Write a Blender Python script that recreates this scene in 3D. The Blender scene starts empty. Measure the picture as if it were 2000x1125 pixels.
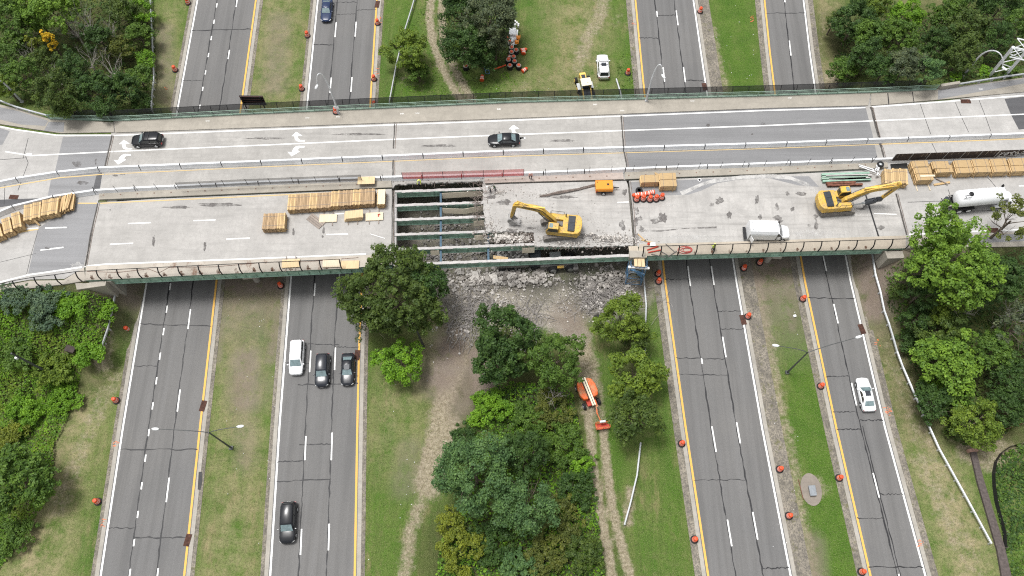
import bpy, bmesh, math, random
import numpy as np
from mathutils import Vector, Matrix
random.seed(7); RNG = np.random.default_rng(7)
R = math.radians
SC = bpy.context.scene
COL = SC.collection
# ------------------------------------------------------------------ camera
CAM_H, PITCH, FOC = 104.3, R(65.9), 1542.0
cd = bpy.data.cameras.new("camera"); cam = bpy.data.objects.new("camera", cd); COL.objects.link(cam)
cam.location = (0, 0, CAM_H); cam.rotation_euler = (math.pi/2 - PITCH, 0, 0)
cd.sensor_width = 36; cd.lens = 36*FOC/2000; cd.clip_start = 1; cd.clip_end = 5000
SC.camera = cam
# ------------------------------------------------------------------ overcast sky and sun
w = bpy.data.worlds.new("World"); SC.world = w; w.use_nodes = True
nt = w.node_tree; nt.nodes.clear()
sky = nt.nodes.new("ShaderNodeTexSky"); sky.sky_type = 'NISHITA'; sky.sun_disc = False
SUN_EL, SUN_AZ = R(74), R(300)
sky.sun_elevation = SUN_EL; sky.sun_rotation = SUN_AZ; sky.dust_density = 4; sky.ozone_density = 1.0; sky.air_density = 1.0
hs = nt.nodes.new("ShaderNodeHueSaturation"); hs.inputs['Saturation'].default_value = 0.12
bg = nt.nodes.new("ShaderNodeBackground"); bg.inputs['Strength'].default_value = 0.12
wo = nt.nodes.new("ShaderNodeOutputWorld")
nt.links.new(sky.outputs[0], hs.inputs['Color']); nt.links.new(hs.outputs[0], bg.inputs[0]); nt.links.new(bg.outputs[0], wo.inputs[0])
sd = bpy.data.lights.new("sun", 'SUN'); sd.energy = 2.0; sd.angle = R(15); sd.color = (1, .98, .955)
so = bpy.data.objects.new("sun", sd); COL.objects.link(so)
so.rotation_euler = (math.pi/2 - SUN_EL, 0, math.pi - SUN_AZ)
SC.view_settings.view_transform = 'Standard'; SC.view_settings.look = 'None'
SC.view_settings.exposure = 0.47; SC.view_settings.gamma = 1
SC.cycles.use_denoising = False; SC.cycles.filter_width = 1.15; SC.cycles.sample_clamp_indirect = 4
SC.cycles.max_bounces = 6; SC.cycles.transparent_max_bounces = 16
# ------------------------------------------------------------------ where a line of sight of the survey photo meets a level
CP, SP = math.cos(PITCH), math.sin(PITCH)
DECK = 6.8
def G(px, py, z=0.0):
    u = (px-1000)/FOC; v = (py-562.5)/FOC
    t = (CAM_H - z)/(SP + v*CP)
    return Vector((t*u, t*(CP - v*SP), z))
def D(px, py, dz=0.0): return G(px, py, DECK+dz)
def Ds(l, dz=0.0): return [D(x, y, dz) for x, y in l]
def Gs(l, z=0.0): return [G(x, y, z) for x, y in l]
def ip(x, tab):
    xs = [a for a, _ in tab]; ys = [b for _, b in tab]
    if xs[0] > xs[-1]: xs.reverse(); ys.reverse()
    if x <= xs[0]: return ys[0] + (ys[1]-ys[0])*(x-xs[0])/(xs[1]-xs[0])
    if x >= xs[-1]: return ys[-1] + (ys[-1]-ys[-2])*(x-xs[-1])/(xs[-1]-xs[-2])
    return float(np.interp(x, xs, ys))
# ------------------------------------------------------------------ mesh builder
class MB:
    def __init__(s): s.v = []; s.f = []; s.m = []
    def add(s, vs, fs, mi=0):
        o = len(s.v); s.v += [tuple(p) for p in vs]
        for f in fs: s.f.append([i+o for i in f]); s.m.append(mi)
    def poly(s, pts, mi=0):
        p = [Vector(q) for q in pts]; n = Vector((0, 0, 0))
        for i in range(len(p)): n += p[i].cross(p[(i+1) % len(p)])
        if n.z < 0: p.reverse()
        s.add(p, [list(range(len(p)))], mi)
    def prism(s, pts, z0, z1, mi=0, ms=None):
        p = [Vector((q[0], q[1], 0)) for q in pts]
        a = sum(p[i].x*p[(i+1) % len(p)].y - p[(i+1) % len(p)].x*p[i].y for i in range(len(p)))
        if a < 0: p.reverse()
        n = len(p); vs = [(q.x, q.y, z1) for q in p] + [(q.x, q.y, z0) for q in p]
        s.add(vs, [list(range(n))], mi)
        s.add(vs, [list(range(2*n-1, n-1, -1))] + [[i, i+n, (i+1) % n + n, (i+1) % n] for i in range(n)], mi if ms is None else ms)
    def box(s, c, d, rz=0, mi=0, M=None):
        vs = []
        for k in range(8):
            q = Vector(((k & 1)-.5, ((k >> 1) & 1)-.5, (k >> 2)-.5)); q = Vector((q.x*d[0], q.y*d[1], q.z*d[2]))
            if rz: q = Matrix.Rotation(rz, 3, 'Z') @ q
            if M is not None: q = M @ q
            vs.append(q + Vector(c))
        s.add(vs, [(0, 2, 3, 1), (4, 5, 7, 6), (0, 1, 5, 4), (2, 6, 7, 3), (0, 4, 6, 2), (1, 3, 7, 5)], mi)
    def bar(s, a, b, w, h, mi=0, up=(0, 0, 1)):
        a = Vector(a); b = Vector(b); t = (b-a).normalized(); u = Vector(up)
        if abs(t.dot(u)) > .99: u = Vector((0, 1, 0))
        x = t.cross(u).normalized(); y = x.cross(t)
        c = [(-w/2, -h/2), (w/2, -h/2), (w/2, h/2), (-w/2, h/2)]
        vs = [a + x*i + y*j for i, j in c] + [b + x*i + y*j for i, j in c]
        s.add(vs, [(0, 1, 2, 3), (7, 6, 5, 4)] + [(i, i+4, (i+1) % 4+4, (i+1) % 4) for i in range(4)], mi)
    def tube(s, pts, r, n=6, mi=0, cap=True):
        pts = [Vector(p) for p in pts]; rs = r if isinstance(r, (list, tuple)) else [r]*len(pts)
        vs = []; prev = None
        for i, p in enumerate(pts):
            t = (pts[min(i+1, len(pts)-1)] - pts[max(i-1, 0)]).normalized()
            u = Vector((0, 0, 1)) if abs(t.z) < .9 else Vector((1, 0, 0))
            if prev is not None: u = prev
            x = t.cross(u).normalized(); y = x.cross(t).normalized(); prev = y
            for k in range(n):
                a = 2*math.pi*k/n; vs.append(p + (x*math.cos(a) + y*math.sin(a))*rs[i])
        fs = [(i*n+k, i*n+(k+1) % n, (i+1)*n+(k+1) % n, (i+1)*n+k) for i in range(len(pts)-1) for k in range(n)]
        if cap: fs += [list(range(n-1, -1, -1)), list(range((len(pts)-1)*n, len(pts)*n))]
        s.add(vs, fs, mi)
    def lathe(s, prof, c=(0, 0, 0), n=14, mi=0, mis=None, M=None):
        vs = []
        for r, z in prof:
            for k in range(n):
                a = 2*math.pi*k/n; q = Vector((r*math.cos(a), r*math.sin(a), z))
                vs.append((M @ q if M is not None else q) + Vector(c))
        for i in range(len(prof)-1):
            o = len(s.v) if i == 0 else o
            if i == 0: s.v += [tuple(p) for p in vs]
            for k in range(n):
                s.f.append([o+i*n+k, o+i*n+(k+1) % n, o+(i+1)*n+(k+1) % n, o+(i+1)*n+k]); s.m.append(mis[i] if mis else mi)
        s.f.append([o+(len(prof)-1)*n+k for k in range(n)]); s.m.append(mis[-1] if mis else mi)
        s.f.append([o+k for k in range(n-1, -1, -1)]); s.m.append(mis[0] if mis else mi)
    def loft(s, secs, mi=0, cap=True):
        n = len(secs[0]); o = []
        for q in secs: o += list(q)
        fs = [(i*n+k, i*n+(k+1) % n, (i+1)*n+(k+1) % n, (i+1)*n+k) for i in range(len(secs)-1) for k in range(n)]
        if cap: fs += [list(range(n-1, -1, -1)), list(range((len(secs)-1)*n, len(secs)*n))]
        s.add(o, fs, mi)
    def ribbon(s, pts, w, mi=0, z=None, jit=0):
        pts = [Vector(p) for p in pts]; L = []; Rr = []
        for i, p in enumerate(pts):
            t = (pts[min(i+1, len(pts)-1)] - pts[max(i-1, 0)]); t.z = 0; t.normalize(); nrm = Vector((-t.y, t.x, 0))
            ww = w*(1+random.uniform(-jit, jit)) if jit else w
            q = p.copy()
            if z is not None: q.z = z
            L.append(q + nrm*ww/2); Rr.append(q - nrm*ww/2)
        n = len(pts); s.add(L+Rr, [(n+i, n+i+1, i+1, i) for i in range(n-1)], mi)
    def build(s, name, mats, parent=None, smooth=False, bev=0, loc=None, rz=0, seg=2, fix=False):
        me = bpy.data.meshes.new(name); me.from_pydata(s.v, [], s.f)
        for m in (mats if isinstance(mats, (list, tuple)) else [mats]): me.materials.append(m)
        me.polygons.foreach_set("material_index", s.m)
        if fix:
            b = bmesh.new(); b.from_mesh(me); bmesh.ops.recalc_face_normals(b, faces=b.faces); b.to_mesh(me); b.free()
        if bev:
            b = bmesh.new(); b.from_mesh(me); bmesh.ops.remove_doubles(b, verts=b.verts, dist=1e-4)
            es = [e for e in b.edges if len(e.link_faces) == 2 and e.calc_face_angle(0) > .6]
            bmesh.ops.bevel(b, geom=es, offset=bev, segments=seg, profile=.6, affect='EDGES', clamp_overlap=True)
            b.to_mesh(me); b.free()
        if smooth:
            me.polygons.foreach_set("use_smooth", [True]*len(me.polygons))
            if hasattr(me, "set_sharp_from_angle"): me.set_sharp_from_angle(angle=R(38 if smooth is True else smooth))
        me.update()
        o = bpy.data.objects.new(name, me); COL.objects.link(o)
        if parent is not None: o.parent = parent
        if loc is not None: o.location = loc
        if rz: o.rotation_euler = (0, 0, rz)
        return o
def tag(o, label=None, cat=None, group=None, kind=None):
    if label: o["label"] = label
    if cat: o["category"] = cat
    if group: o["group"] = group
    if kind: o["kind"] = kind
    return o
def thing(name, label, cat, loc=(0, 0, 0), rz=0, group=None):
    o = bpy.data.objects.new(name, None); COL.objects.link(o); o.empty_display_size = .5
    o.location = loc; o.rotation_euler = (0, 0, rz); return tag(o, label, cat, group)
def dup(root, loc, rz=0, label=None, sc=None, group=None):
    def cp(o, par):
        c = o.copy(); COL.objects.link(c)
        if par is not None: c.parent = par
        for ch in o.children: cp(ch, c)
        return c
    r = cp(root, None); r.location = loc; r.rotation_euler = (0, 0, rz)
    if sc is not None: r.scale = sc
    if label: r["label"] = label
    if group: r["group"] = group
    return r
USED = set()
def spawn(root, *a, **k):
    """first call moves the original itself, later calls copy it"""
    if root.name in USED: return dup(root, *a, **k)
    USED.add(root.name); loc = a[0]; rz = a[1] if len(a) > 1 else k.get('rz', 0)
    root.location = loc; root.rotation_euler = (0, 0, rz)
    if k.get('sc') is not None: root.scale = k['sc']
    lb = a[2] if len(a) > 2 else k.get('label')
    if lb: root["label"] = lb
    if k.get('group'): root["group"] = k['group']
    return root
# ------------------------------------------------------------------ node materials
class NM:
    def __init__(s, name):
        s.mat = bpy.data.materials.new(name); s.mat.use_nodes = True; s.t = s.mat.node_tree; s.b = s.t.nodes["Principled BSDF"]
        s.pos = s.n("ShaderNodeNewGeometry").outputs['Position']; s._oc = None
    def n(s, t, **k):
        q = s.t.nodes.new(t)
        for a, v in k.items(): setattr(q, a, v)
        return q
    def set(s, sock, v):
        if hasattr(v, 'is_output') or isinstance(v, bpy.types.NodeSocket): s.t.links.new(v, sock)
        elif isinstance(v, (tuple, list)) and len(v) == 3 and sock.type == 'RGBA': sock.default_value = (*v, 1)
        else: sock.default_value = v
    def oc(s):
        if s._oc is None: s._oc = s.n("ShaderNodeTexCoord").outputs['Object']
        return s._oc
    def map(s, sc, vec=None, loc=(0, 0, 0), rot=(0, 0, 0)):
        q = s.n("ShaderNodeMapping"); s.set(q.inputs[0], vec or s.pos); q.inputs['Scale'].default_value = sc; q.inputs['Location'].default_value = loc; q.inputs['Rotation'].default_value = rot
        return q.outputs[0]
    def noise(s, sc, det=4, ro=.55, vec=None, dis=0, col=False):
        q = s.n("ShaderNodeTexNoise"); s.set(q.inputs['Vector'], vec or s.pos); q.inputs['Scale'].default_value = sc
        q.inputs['Detail'].default_value = det; q.inputs['Roughness'].default_value = ro; q.inputs['Distortion'].default_value = dis
        return q.outputs[1 if col else 0]
    def vor(s, sc, vec=None, out='Color', feat='F1'):
        q = s.n("ShaderNodeTexVoronoi", feature=feat); s.set(q.inputs['Vector'], vec or s.pos); q.inputs['Scale'].default_value = sc
        return q.outputs[out]
    def ramp(s, f, st, mode='LINEAR'):
        q = s.n("ShaderNodeValToRGB"); q.color_ramp.interpolation = mode; s.set(q.inputs[0], f); e = q.color_ramp.elements
        while len(e) < len(st): e.new(.5)
        for i, (p, c) in enumerate(st):
            e[i].position = p; c = (c, c, c) if not isinstance(c, tuple) else c; e[i].color = (*c, 1)
        return q.outputs[0]
    def mix(s, f, a, b, mode='MIX'):
        q = s.n("ShaderNodeMix", data_type='RGBA', blend_type=mode); s.set(q.inputs['Factor'], f); s.set(q.inputs['A'], a); s.set(q.inputs['B'], b)
        return q.outputs['Result']
    def m(s, op, a, b=0.0, clamp=False):
        q = s.n("ShaderNodeMath", operation=op, use_clamp=clamp); s.set(q.inputs[0], a); s.set(q.inputs[1], b); return q.outputs[0]
    def attr(s, n):
        q = s.n("ShaderNodeAttribute", attribute_name=n); return q.outputs['Fac']
    def bump(s, h, st=.3, d=.05):
        q = s.n("ShaderNodeBump"); q.inputs['Strength'].default_value = st; q.inputs['Distance'].default_value = d; s.set(q.inputs['Height'], h); s.set(s.b.inputs['Normal'], q.outputs[0])
    def fin(s, col, rough=.8, metal=0, spec=.3, **k):
        s.set(s.b.inputs['Base Color'], col); s.set(s.b.inputs['Roughness'], rough); s.b.inputs['Metallic'].default_value = metal
        s.b.inputs['Specular IOR Level'].default_value = spec
        for a, v in k.items(): s.set(s.b.inputs[a.replace('_', ' ')], v)
        return s.mat
def mul(c, k): return tuple(min(1, x*k) for x in c)
def simple(name, c, rough=.6, metal=0, var=.18, sc=3.0, spec=.4, **k):
    n = NM(name); f = n.noise(sc, 4)
    return n.fin(n.ramp(f, [(.3, mul(c, 1-var)), (.7, mul(c, 1+var))]), rough, metal, spec, **k)
# ------------------------------------------------------------------ materials of the setting
def mat_concrete(name, c, stain=.35, joint=None):
    n = NM(name); a = n.noise(.35, 6, .65); b = n.noise(2.2, 6, .7); st = n.noise(1, 5, .6, n.map((.12, 1.6, 1)))
    st2 = n.noise(1, 5, .6, n.map((2.4, .22, 1)))
    col = n.mix(n.ramp(a, [(.35, 0.), (.7, 1.)]), mul(c, .86), mul(c, 1.1))
    col = n.mix(n.ramp(b, [(.42, 0.), (.72, .55)]), col, mul(c, .72)); col = n.mix(n.ramp(n.noise(.16, 7, .7), [(.5, 0.), (.68, stain)]), col, mul(c, .66))
    col = n.mix(n.ramp(st, [(.5, 0.), (.8, stain)]), col, mul(c, .55))
    col = n.mix(n.ramp(st2, [(.52, 0.), (.8, stain*.8)]), col, mul(c, .62))
    sp = n.noise(7, 3, .6); col = n.mix(n.ramp(sp, [(.69, 0.), (.75, .6)]), col, mul(c, .4))
    n.bump(n.noise(9, 5, .7), .25, .03)
    return n.fin(col, .9)
def mat_asphalt(name, c, warm=(1, 1, 1), ax=0):
    n = NM(name); a = n.noise(.06, 5, .6); g = n.noise(14, 4, .8); st = n.noise(1, 4, .6, n.map((.03, .9, 1) if ax else (.9, .03, 1)))
    col = n.mix(n.ramp(a, [(.35, 0.), (.65, 1.)]), mul(c, .9), tuple(c[i]*1.12*warm[i] for i in range(3)))
    col = n.mix(n.ramp(st, [(.42, 0.), (.68, .55)]), col, mul(c, 1.3))
    col = n.mix(n.ramp(st, [(.3, .45), (.45, 0.)]), col, mul(c, .72)); s3 = n.noise(1, 5, .65, n.map((.012, 1.1, 1) if ax else (1.1, .012, 1))); col = n.mix(n.ramp(s3, [(.48, 0.), (.66, .3)]), col, mul(c, .7))
    col = n.mix(n.ramp(g, [(.35, .6), (.62, 0.)]), col, mul(c, .55))
    col = n.mix(n.ramp(n.noise(.9, 5, .7), [(.6, 0.), (.75, .3)]), col, mul(c, .7))
    n.bump(g, .3, .02)
    return n.fin(col, .88)
M = {}
M['asphalt'] = mat_asphalt('highway_asphalt', (.172, .170, .168), (1.02, 1, .97))
M['asphalt2'] = mat_asphalt('deck_asphalt', (.225, .225, .228), ax=1)
M['asphalt3'] = mat_asphalt('patched_asphalt', (.265, .265, .27), ax=1)
M['asphalt_dark'] = mat_asphalt('dark_asphalt', (.11, .11, .115), ax=1)
M['conc'] = mat_concrete('deck_concrete', (.425, .410, .388))
M['conc_n'] = mat_concrete('north_deck_concrete', (.39, .376, .353), .45)
M['conc_s'] = mat_concrete('worn_deck_concrete', (.445, .430, .408), .75)
M['conc_w'] = mat_concrete('approach_concrete', (.43, .418, .40), .3)
M['walk'] = mat_concrete('sidewalk_concrete', (.37, .34, .29), .3)
M['kerb'] = mat_concrete('kerb_concrete', (.40, .375, .33), .5)
M['barrier'] = mat_concrete('barrier_concrete', (.76, .775, .79), .16)
M['girdertop'] = mat_concrete('chipped_concrete', (.52, .50, .485), .7)
def mat_rustwalk():
    n = NM('rusty_parapet_concrete'); c = (.44, .40, .345); a = n.noise(.5, 6, .65)
    col = n.mix(n.ramp(a, [(.35, 0.), (.7, 1.)]), mul(c, .85), mul(c, 1.12))
    r = n.noise(.45, 6, .75, n.map((1, .5, 1))); col = n.mix(n.ramp(r, [(.58, 0.), (.68, .8)]), col, (.16, .075, .04))
    r2 = n.noise(1.1, 6, .7); col = n.mix(n.ramp(r2, [(.62, 0.), (.72, .5)]), col, (.10, .09, .08))
    return n.fin(col, .9)
M['rustwalk'] = mat_rustwalk()
M['white'] = None
def mat_paint(name, c, under):
    n = NM(name); f = n.noise(3.5, 6, .8); return n.fin(n.mix(n.ramp(f, [(.58, 0.), (.7, 1.)]), c, under), .7)
M['white'] = mat_paint('white_road_paint', (.82, .82, .80), (.35, .35, .35))
M['yellow'] = mat_paint('yellow_road_paint', (.74, .43, .10), (.30, .2, .1))
M['yellowpale'] = mat_paint('faded_yellow_paint', (.62, .46, .22), (.4, .36, .28))
M['tar'] = simple('tar_seam', (.022, .022, .024), .6, 0, .3); M['joint'] = simple('joint_seal', (.075, .068, .062), .8, 0, .45, 4)
def mat_shoulder():
    n = NM('gravel_shoulder'); a = n.noise(.5, 6, .7); g = n.vor(7); gg = n.n("ShaderNodeRGBToBW"); n.set(gg.inputs[0], g)
    col = n.mix(n.ramp(a, [(.35, 0.), (.65, 1.)]), (.16, .145, .12), (.32, .285, .23))
    col = n.mix(n.ramp(gg.outputs[0], [(.3, .6), (.7, 0.)]), col, (.08, .075, .07))
    col = n.mix(n.ramp(n.noise(.8, 6, .75), [(.56, 0.), (.64, .75)]), col, (.12, .12, .05))
    return n.fin(col, .95)
M['shoulder'] = mat_shoulder()
def mat_ground():
    n = NM('ground_cover')
    big = n.noise(.055, 5, .6); mid = n.noise(.33, 6, .65); fine = n.noise(3.2, 6, .75); ff = n.noise(9, 3, .7)
    st = n.noise(1, 6, .65, n.map((.55, .06, 1)), 0); st2 = n.noise(1, 6, .7, n.map((2.2, .2, 1)))
    g = n.mix(n.ramp(big, [(.38, 0.), (.62, 1.)]), (.050, .122, .014), (.090, .162, .024))
    g = n.mix(n.ramp(st, [(.40, 0.), (.60, .9)]), g, (.125, .162, .044))
    g = n.mix(n.ramp(mid, [(.5, 0.), (.68, .6)]), g, (.20, .18, .088))
    g = n.mix(n.ramp(n.noise(.17, 7, .78), [(.48, 0.), (.62, .7)]), g, (.055, .130, .014)); g = n.mix(n.ramp(n.noise(.24, 8, .8, n.map((1.6, .6, 1))), [(.53, 0.), (.64, .75)]), g, (.24, .20, .105)); g = n.mix(n.ramp(st2, [(.48, 0.), (.68, .7)]), g, (.055, .095, .018)); g = n.mix(n.ramp(n.noise(1.3, 7, .8), [(.5, 0.), (.66, .6)]), g, (.07, .095, .028))
    lush = n.attr('lush'); lg = n.mix(n.ramp(mid, [(.3, 0.), (.7, 1.)]), (.045, .112, .010), (.085, .160, .020))
    g = n.mix(n.m('MULTIPLY', lush, n.ramp(n.noise(.5, 5, .7), [(.3, .55), (.6, 1.)])), g, lg)
    dry = n.attr('dry'); dm = n.m('MULTIPLY', dry, n.ramp(n.noise(.42, 7, .75), [(.36, 0.), (.62, 1.)]))
    g = n.mix(dm, g, (.36, .295, .18))
    
    soil = n.attr('soil'); g = n.mix(n.m('MULTIPLY', soil, n.ramp(n.noise(.8, 5, .7), [(.25, .4), (.55, 1.)])), g, n.mix(mid, (.035, .042, .016), (.075, .07, .03)))
    dirt = n.attr('dirt'); dd = n.ramp(n.m('ADD', dirt, n.m('MULTIPLY', n.m('SUBTRACT', n.noise(.75, 8, .85), .5), 2.2)), [(.42, 0.), (.9, .9)])
    dc = n.mix(n.ramp(n.noise(2.2, 6, .8), [(.38, 0.), (.64, 1.)]), (.21, .165, .115), (.47, .40, .31))
    g = n.mix(dd, g, dc)
    rub = n.attr('rubble'); rr = n.ramp(n.m('ADD', rub, n.m('MULTIPLY', n.m('SUBTRACT', n.noise(.35, 8, .82), .5), 1.6)), [(.35, 0.), (.75, 1.)])
    rc = n.mix(n.ramp(n.noise(.45, 7, .75), [(.36, 0.), (.62, 1.)]), (.22, .195, .168), (.41, .37, .328))
    rc = n.mix(n.ramp(n.noise(4, 5, .8), [(.55, 0.), (.7, .6)]), rc, (.52, .48, .44))
    g = n.mix(rr, g, rc)
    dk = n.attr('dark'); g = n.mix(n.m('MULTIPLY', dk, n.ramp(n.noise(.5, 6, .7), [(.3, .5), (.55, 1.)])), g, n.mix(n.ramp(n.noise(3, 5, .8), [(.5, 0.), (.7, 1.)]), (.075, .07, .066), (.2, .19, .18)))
    g = n.mix(n.ramp(fine, [(.32, .5), (.5, 0.)]), g, (.04, .05, .015), 'MULTIPLY')
    g = n.mix(n.ramp(ff, [(.52, 0.), (.66, .6)]), g, (.27, .29, .13)); g = n.mix(n.ramp(n.noise(6.5, 4, .8), [(.34, .7), (.48, 0.)]), g, (.03, .045, .012))
    brn = n.attr('brown'); g = n.mix(n.m('MULTIPLY', brn, n.ramp(n.noise(.6, 7, .75), [(.25, 0.), (.5, 1.)])), g, n.mix(mid, (.17, .125, .095), (.26, .225, .19)))
    n.bump(n.m('ADD', fine, n.m('MULTIPLY', ff, .6)), .7, .12)
    return n.fin(g, .95, 0, .15)
M['ground'] = mat_ground()
# ------------------------------------------------------------------ terrain: flat highway cutting, embankments that carry the approach roads
WEST = [D(x, y) for x, y in [(-900, 60), (-200, 175), (0, 200), (40, 208), (100, 232), (232, 240), (205, 400), (168, 556), (100, 556), (0, 575), (-300, 690), (-1100, 1100)]]
EAST = [D(x, y) for x, y in [(1712, 180), (1832, 172), (2000, 140), (2300, 100), (3300, 0), (3300, 480), (2100, 482), (2000, 486), (1768, 494), (1740, 330)]]
SX = 3.0
def sdf(X, Y, poly):
    px = np.array([p.x*SX for p in poly]); py = np.array([p.y for p in poly]); X = X*SX
    d = np.full(X.shape, 1e9); ins = np.zeros(X.shape, bool); n = len(poly)
    for i in range(n):
        x0, y0, x1, y1 = px[i], py[i], px[(i+1) % n], py[(i+1) % n]
        ex, ey = x1-x0, y1-y0; t = np.clip(((X-x0)*ex + (Y-y0)*ey)/(ex*ex+ey*ey), 0, 1)
        d = np.minimum(d, np.hypot(X-x0-t*ex, Y-y0-t*ey))
        c = ((y0 > Y) != (y1 > Y)) & (X < (x1-x0)*(Y-y0)/(y1-y0+1e-12) + x0); ins ^= c
    return np.where(ins, 0, d)
def height(X, Y):
    X = np.asarray(X, float); Y = np.asarray(Y, float); h = np.zeros(X.shape)
    for P_ in (WEST, EAST):
        d = sdf(X, Y, P_); t = np.clip((d-.25)/13.0, 0, 1); h = np.maximum(h, (DECK-.08)*(1-t)*(1-t*t*.35))
    return h
def hz(x, y): return float(height(np.array([x]), np.array([y]))[0])
def T(px, py, up=0.0):
    z = 0.0
    for i in range(26):
        p = G(px, py, z+up); z = .55*z + .45*hz(p.x, p.y)
    p = G(px, py, z+up); return p
xs = np.concatenate([np.linspace(-900, -125, 22), np.arange(-120, 120.01, .5), np.linspace(125, 900, 22)])
ys = np.concatenate([np.linspace(-500, -18, 14), np.arange(-15, 135.01, .5), np.linspace(140, 1400, 26)])
GX, GY = np.meshgrid(xs, ys); GH = height(GX, GY)
def strokes(lst):
    a = np.zeros(GX.shape)
    for pts, r, s in lst:
        P_ = [G(x, y) for x, y in pts] if not isinstance(pts[0], Vector) else pts
        for i in range(max(1, len(P_)-1)):
            p, q = P_[i], P_[min(i+1, len(P_)-1)]
            x0, x1 = min(p.x, q.x)-r*2, max(p.x, q.x)+r*2; y0, y1 = min(p.y, q.y)-r*2, max(p.y, q.y)+r*2
            k = (GX > x0) & (GX < x1) & (GY > y0) & (GY < y1)
            ex, ey = q.x-p.x, q.y-p.y; t = np.clip(((GX[k]-p.x)*ex + (GY[k]-p.y)*ey)/max(ex*ex+ey*ey, 1e-6), 0, 1)
            d = np.hypot(GX[k]-p.x-t*ex, GY[k]-p.y-t*ey)/r
            a[k] = np.maximum(a[k], s*np.clip(1.35-d*.8, 0, 1))
    return a
masks = {}
masks['dirt'] = strokes([
    ([(905, 690), (880, 745), (862, 800), (850, 870), (830, 930)], 1.5, 1.05), ([(872, 830), (838, 945)], 1.9, 1.15), ([(830, 960), (800, 1040), (790, 1125), (786, 1180)], 1.1, .8),
    ([(1118, 610), (1140, 680), (1152, 740), (1158, 800)], 1.6, .95), ([(1150, 820), (1158, 900), (1168, 970), (1180, 1040), (1196, 1125), (1205, 1180)], .6, 1.15), ([(1178, 830), (1186, 920), (1196, 990), (1212, 1060), (1232, 1130), (1240, 1180)], .6, 1.15),
    ([(848, -40), (838, 30), (845, 80), (862, 130), (893, 185), (905, 200)], .7, 1.1), ([(868, -40), (862, 30), (866, 85), (886, 130), (915, 185), (925, 200)], .7, 1.1), ([(855, 60), (880, 150), (910, 195)], 1.8, .4),
    ([(1185, -30), (1172, 30), (1150, 70), (1135, 110)], 1.6, .72), ([(1140, 90), (1128, 130)], 1.5, .6), ([(1150, 60), (1160, 30), (1215, 40)], 2.5, .4),
    ([(1388, 60), (1400, 130), (1415, 175)], 1.4, .7), ([(1475, 540), (1492, 640), (1505, 720), (1520, 800)], 1.4, .75), ([(1530, 830), (1550, 930), (1560, 1000), (1580, 1100), (1590, 1160)], 1.2, .72),
    ([(232, 600), (220, 660), (205, 720)], 1.2, .7), ([(236, 730), (190, 800), (150, 900), (110, 1000)], 1.6, .55), ([(1745, 690), (1800, 850), (1860, 1010), (1900, 1110)], 2.2, .5), ([(1800, 900), (1870, 1060)], 1.6, .6), ([(1575, 955), (1600, 955)], 1.6, .7), ([(1610, 20), (1600, 100), (1612, 160)], 1.0, .45), ([(1618, 150), (1622, 170)], 1.6, .9),
    ([(1890, 880), (1930, 900), (1960, 880)], 2.0, .75), ([(1225, 1020), (1232, 960)], .8, .8), ([(960, 640), (930, 700)], 1.6, .6), ([(1020, 170), (1010, 185)], 1.6, .45), ([(820, 165), (790, 160)], 2.0, .4), ([(1700, 520), (1715, 620)], 1.2, .6)])
masks['rubble'] = strokes([([(790, 480), (1000, 470), (1210, 470)], 5.5, 1), ([(860, 560), (960, 570), (1060, 575), (1150, 585), (1230, 570)], 3.2, 1), ([(880, 600), (1000, 610), (1110, 625)], 2.2, .9),
    ([(1060, 600), (1120, 650)], 2.4, .72), ([(870, 610), (905, 660)], 2.0, .65), ([(780, 400), (1230, 390)], 9, 1)])
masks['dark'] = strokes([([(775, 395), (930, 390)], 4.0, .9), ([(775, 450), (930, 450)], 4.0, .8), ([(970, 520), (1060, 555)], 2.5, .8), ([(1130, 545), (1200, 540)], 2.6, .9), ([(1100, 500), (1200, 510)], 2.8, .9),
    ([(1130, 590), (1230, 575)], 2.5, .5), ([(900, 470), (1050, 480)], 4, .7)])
masks['brown'] = strokes([([(430, 560), (560, 558)], 1.6, 1), ([(425, 470), (560, 470)], 12, 1), ([(1450, 480), (1560, 480)], 12, .9), ([(1470, 515), (1540, 512)], 1.8, 1), ([(1680, 470), (1690, 540), (1705, 610)], 1.7, 1.1), ([(262, 550), (262, 590)], 1.5, .9), ([(1690, 480), (1730, 500)], 3, .8), ([(930, 700), (945, 760)], 1.8, 1.1), ([(885, 665), (872, 715), (860, 735)], 2.6, 1),
    ([(470, 620), (480, 900)], 1.5, .35), ([(545, 40), (535, 170)], 1.8, .5), ([(320, 60), (325, 200)], 1.4, .5), ([(1660, 470), (1700, 480)], 8, .8), ([(245, 470), (260, 560)], 3, .7), ([(1590, 1060), (1600, 1150)], 1.2, .6), ([(1530, 560), (1548, 640)], .8, .7), ([(480, 700), (478, 780)], 2.0, .8), ([(440, 600), (425, 700)], .7, .6), ([(545, 590), (530, 700)], .8, .7), ([(925, 700), (900, 800)], 1.6, .7), ([(1120, 640), (1105, 620)], 2, .8), ([(800, 880), (790, 950)], 1.5, .4), ([(700, 560), (745, 530)], 2.5, .8), ([(1265, 515), (1278, 545)], 1.6, .8), ([(640, 640), (740, 640)], 1, .1), ([(470, 720), (500, 760)], 2.5, .4)])
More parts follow.
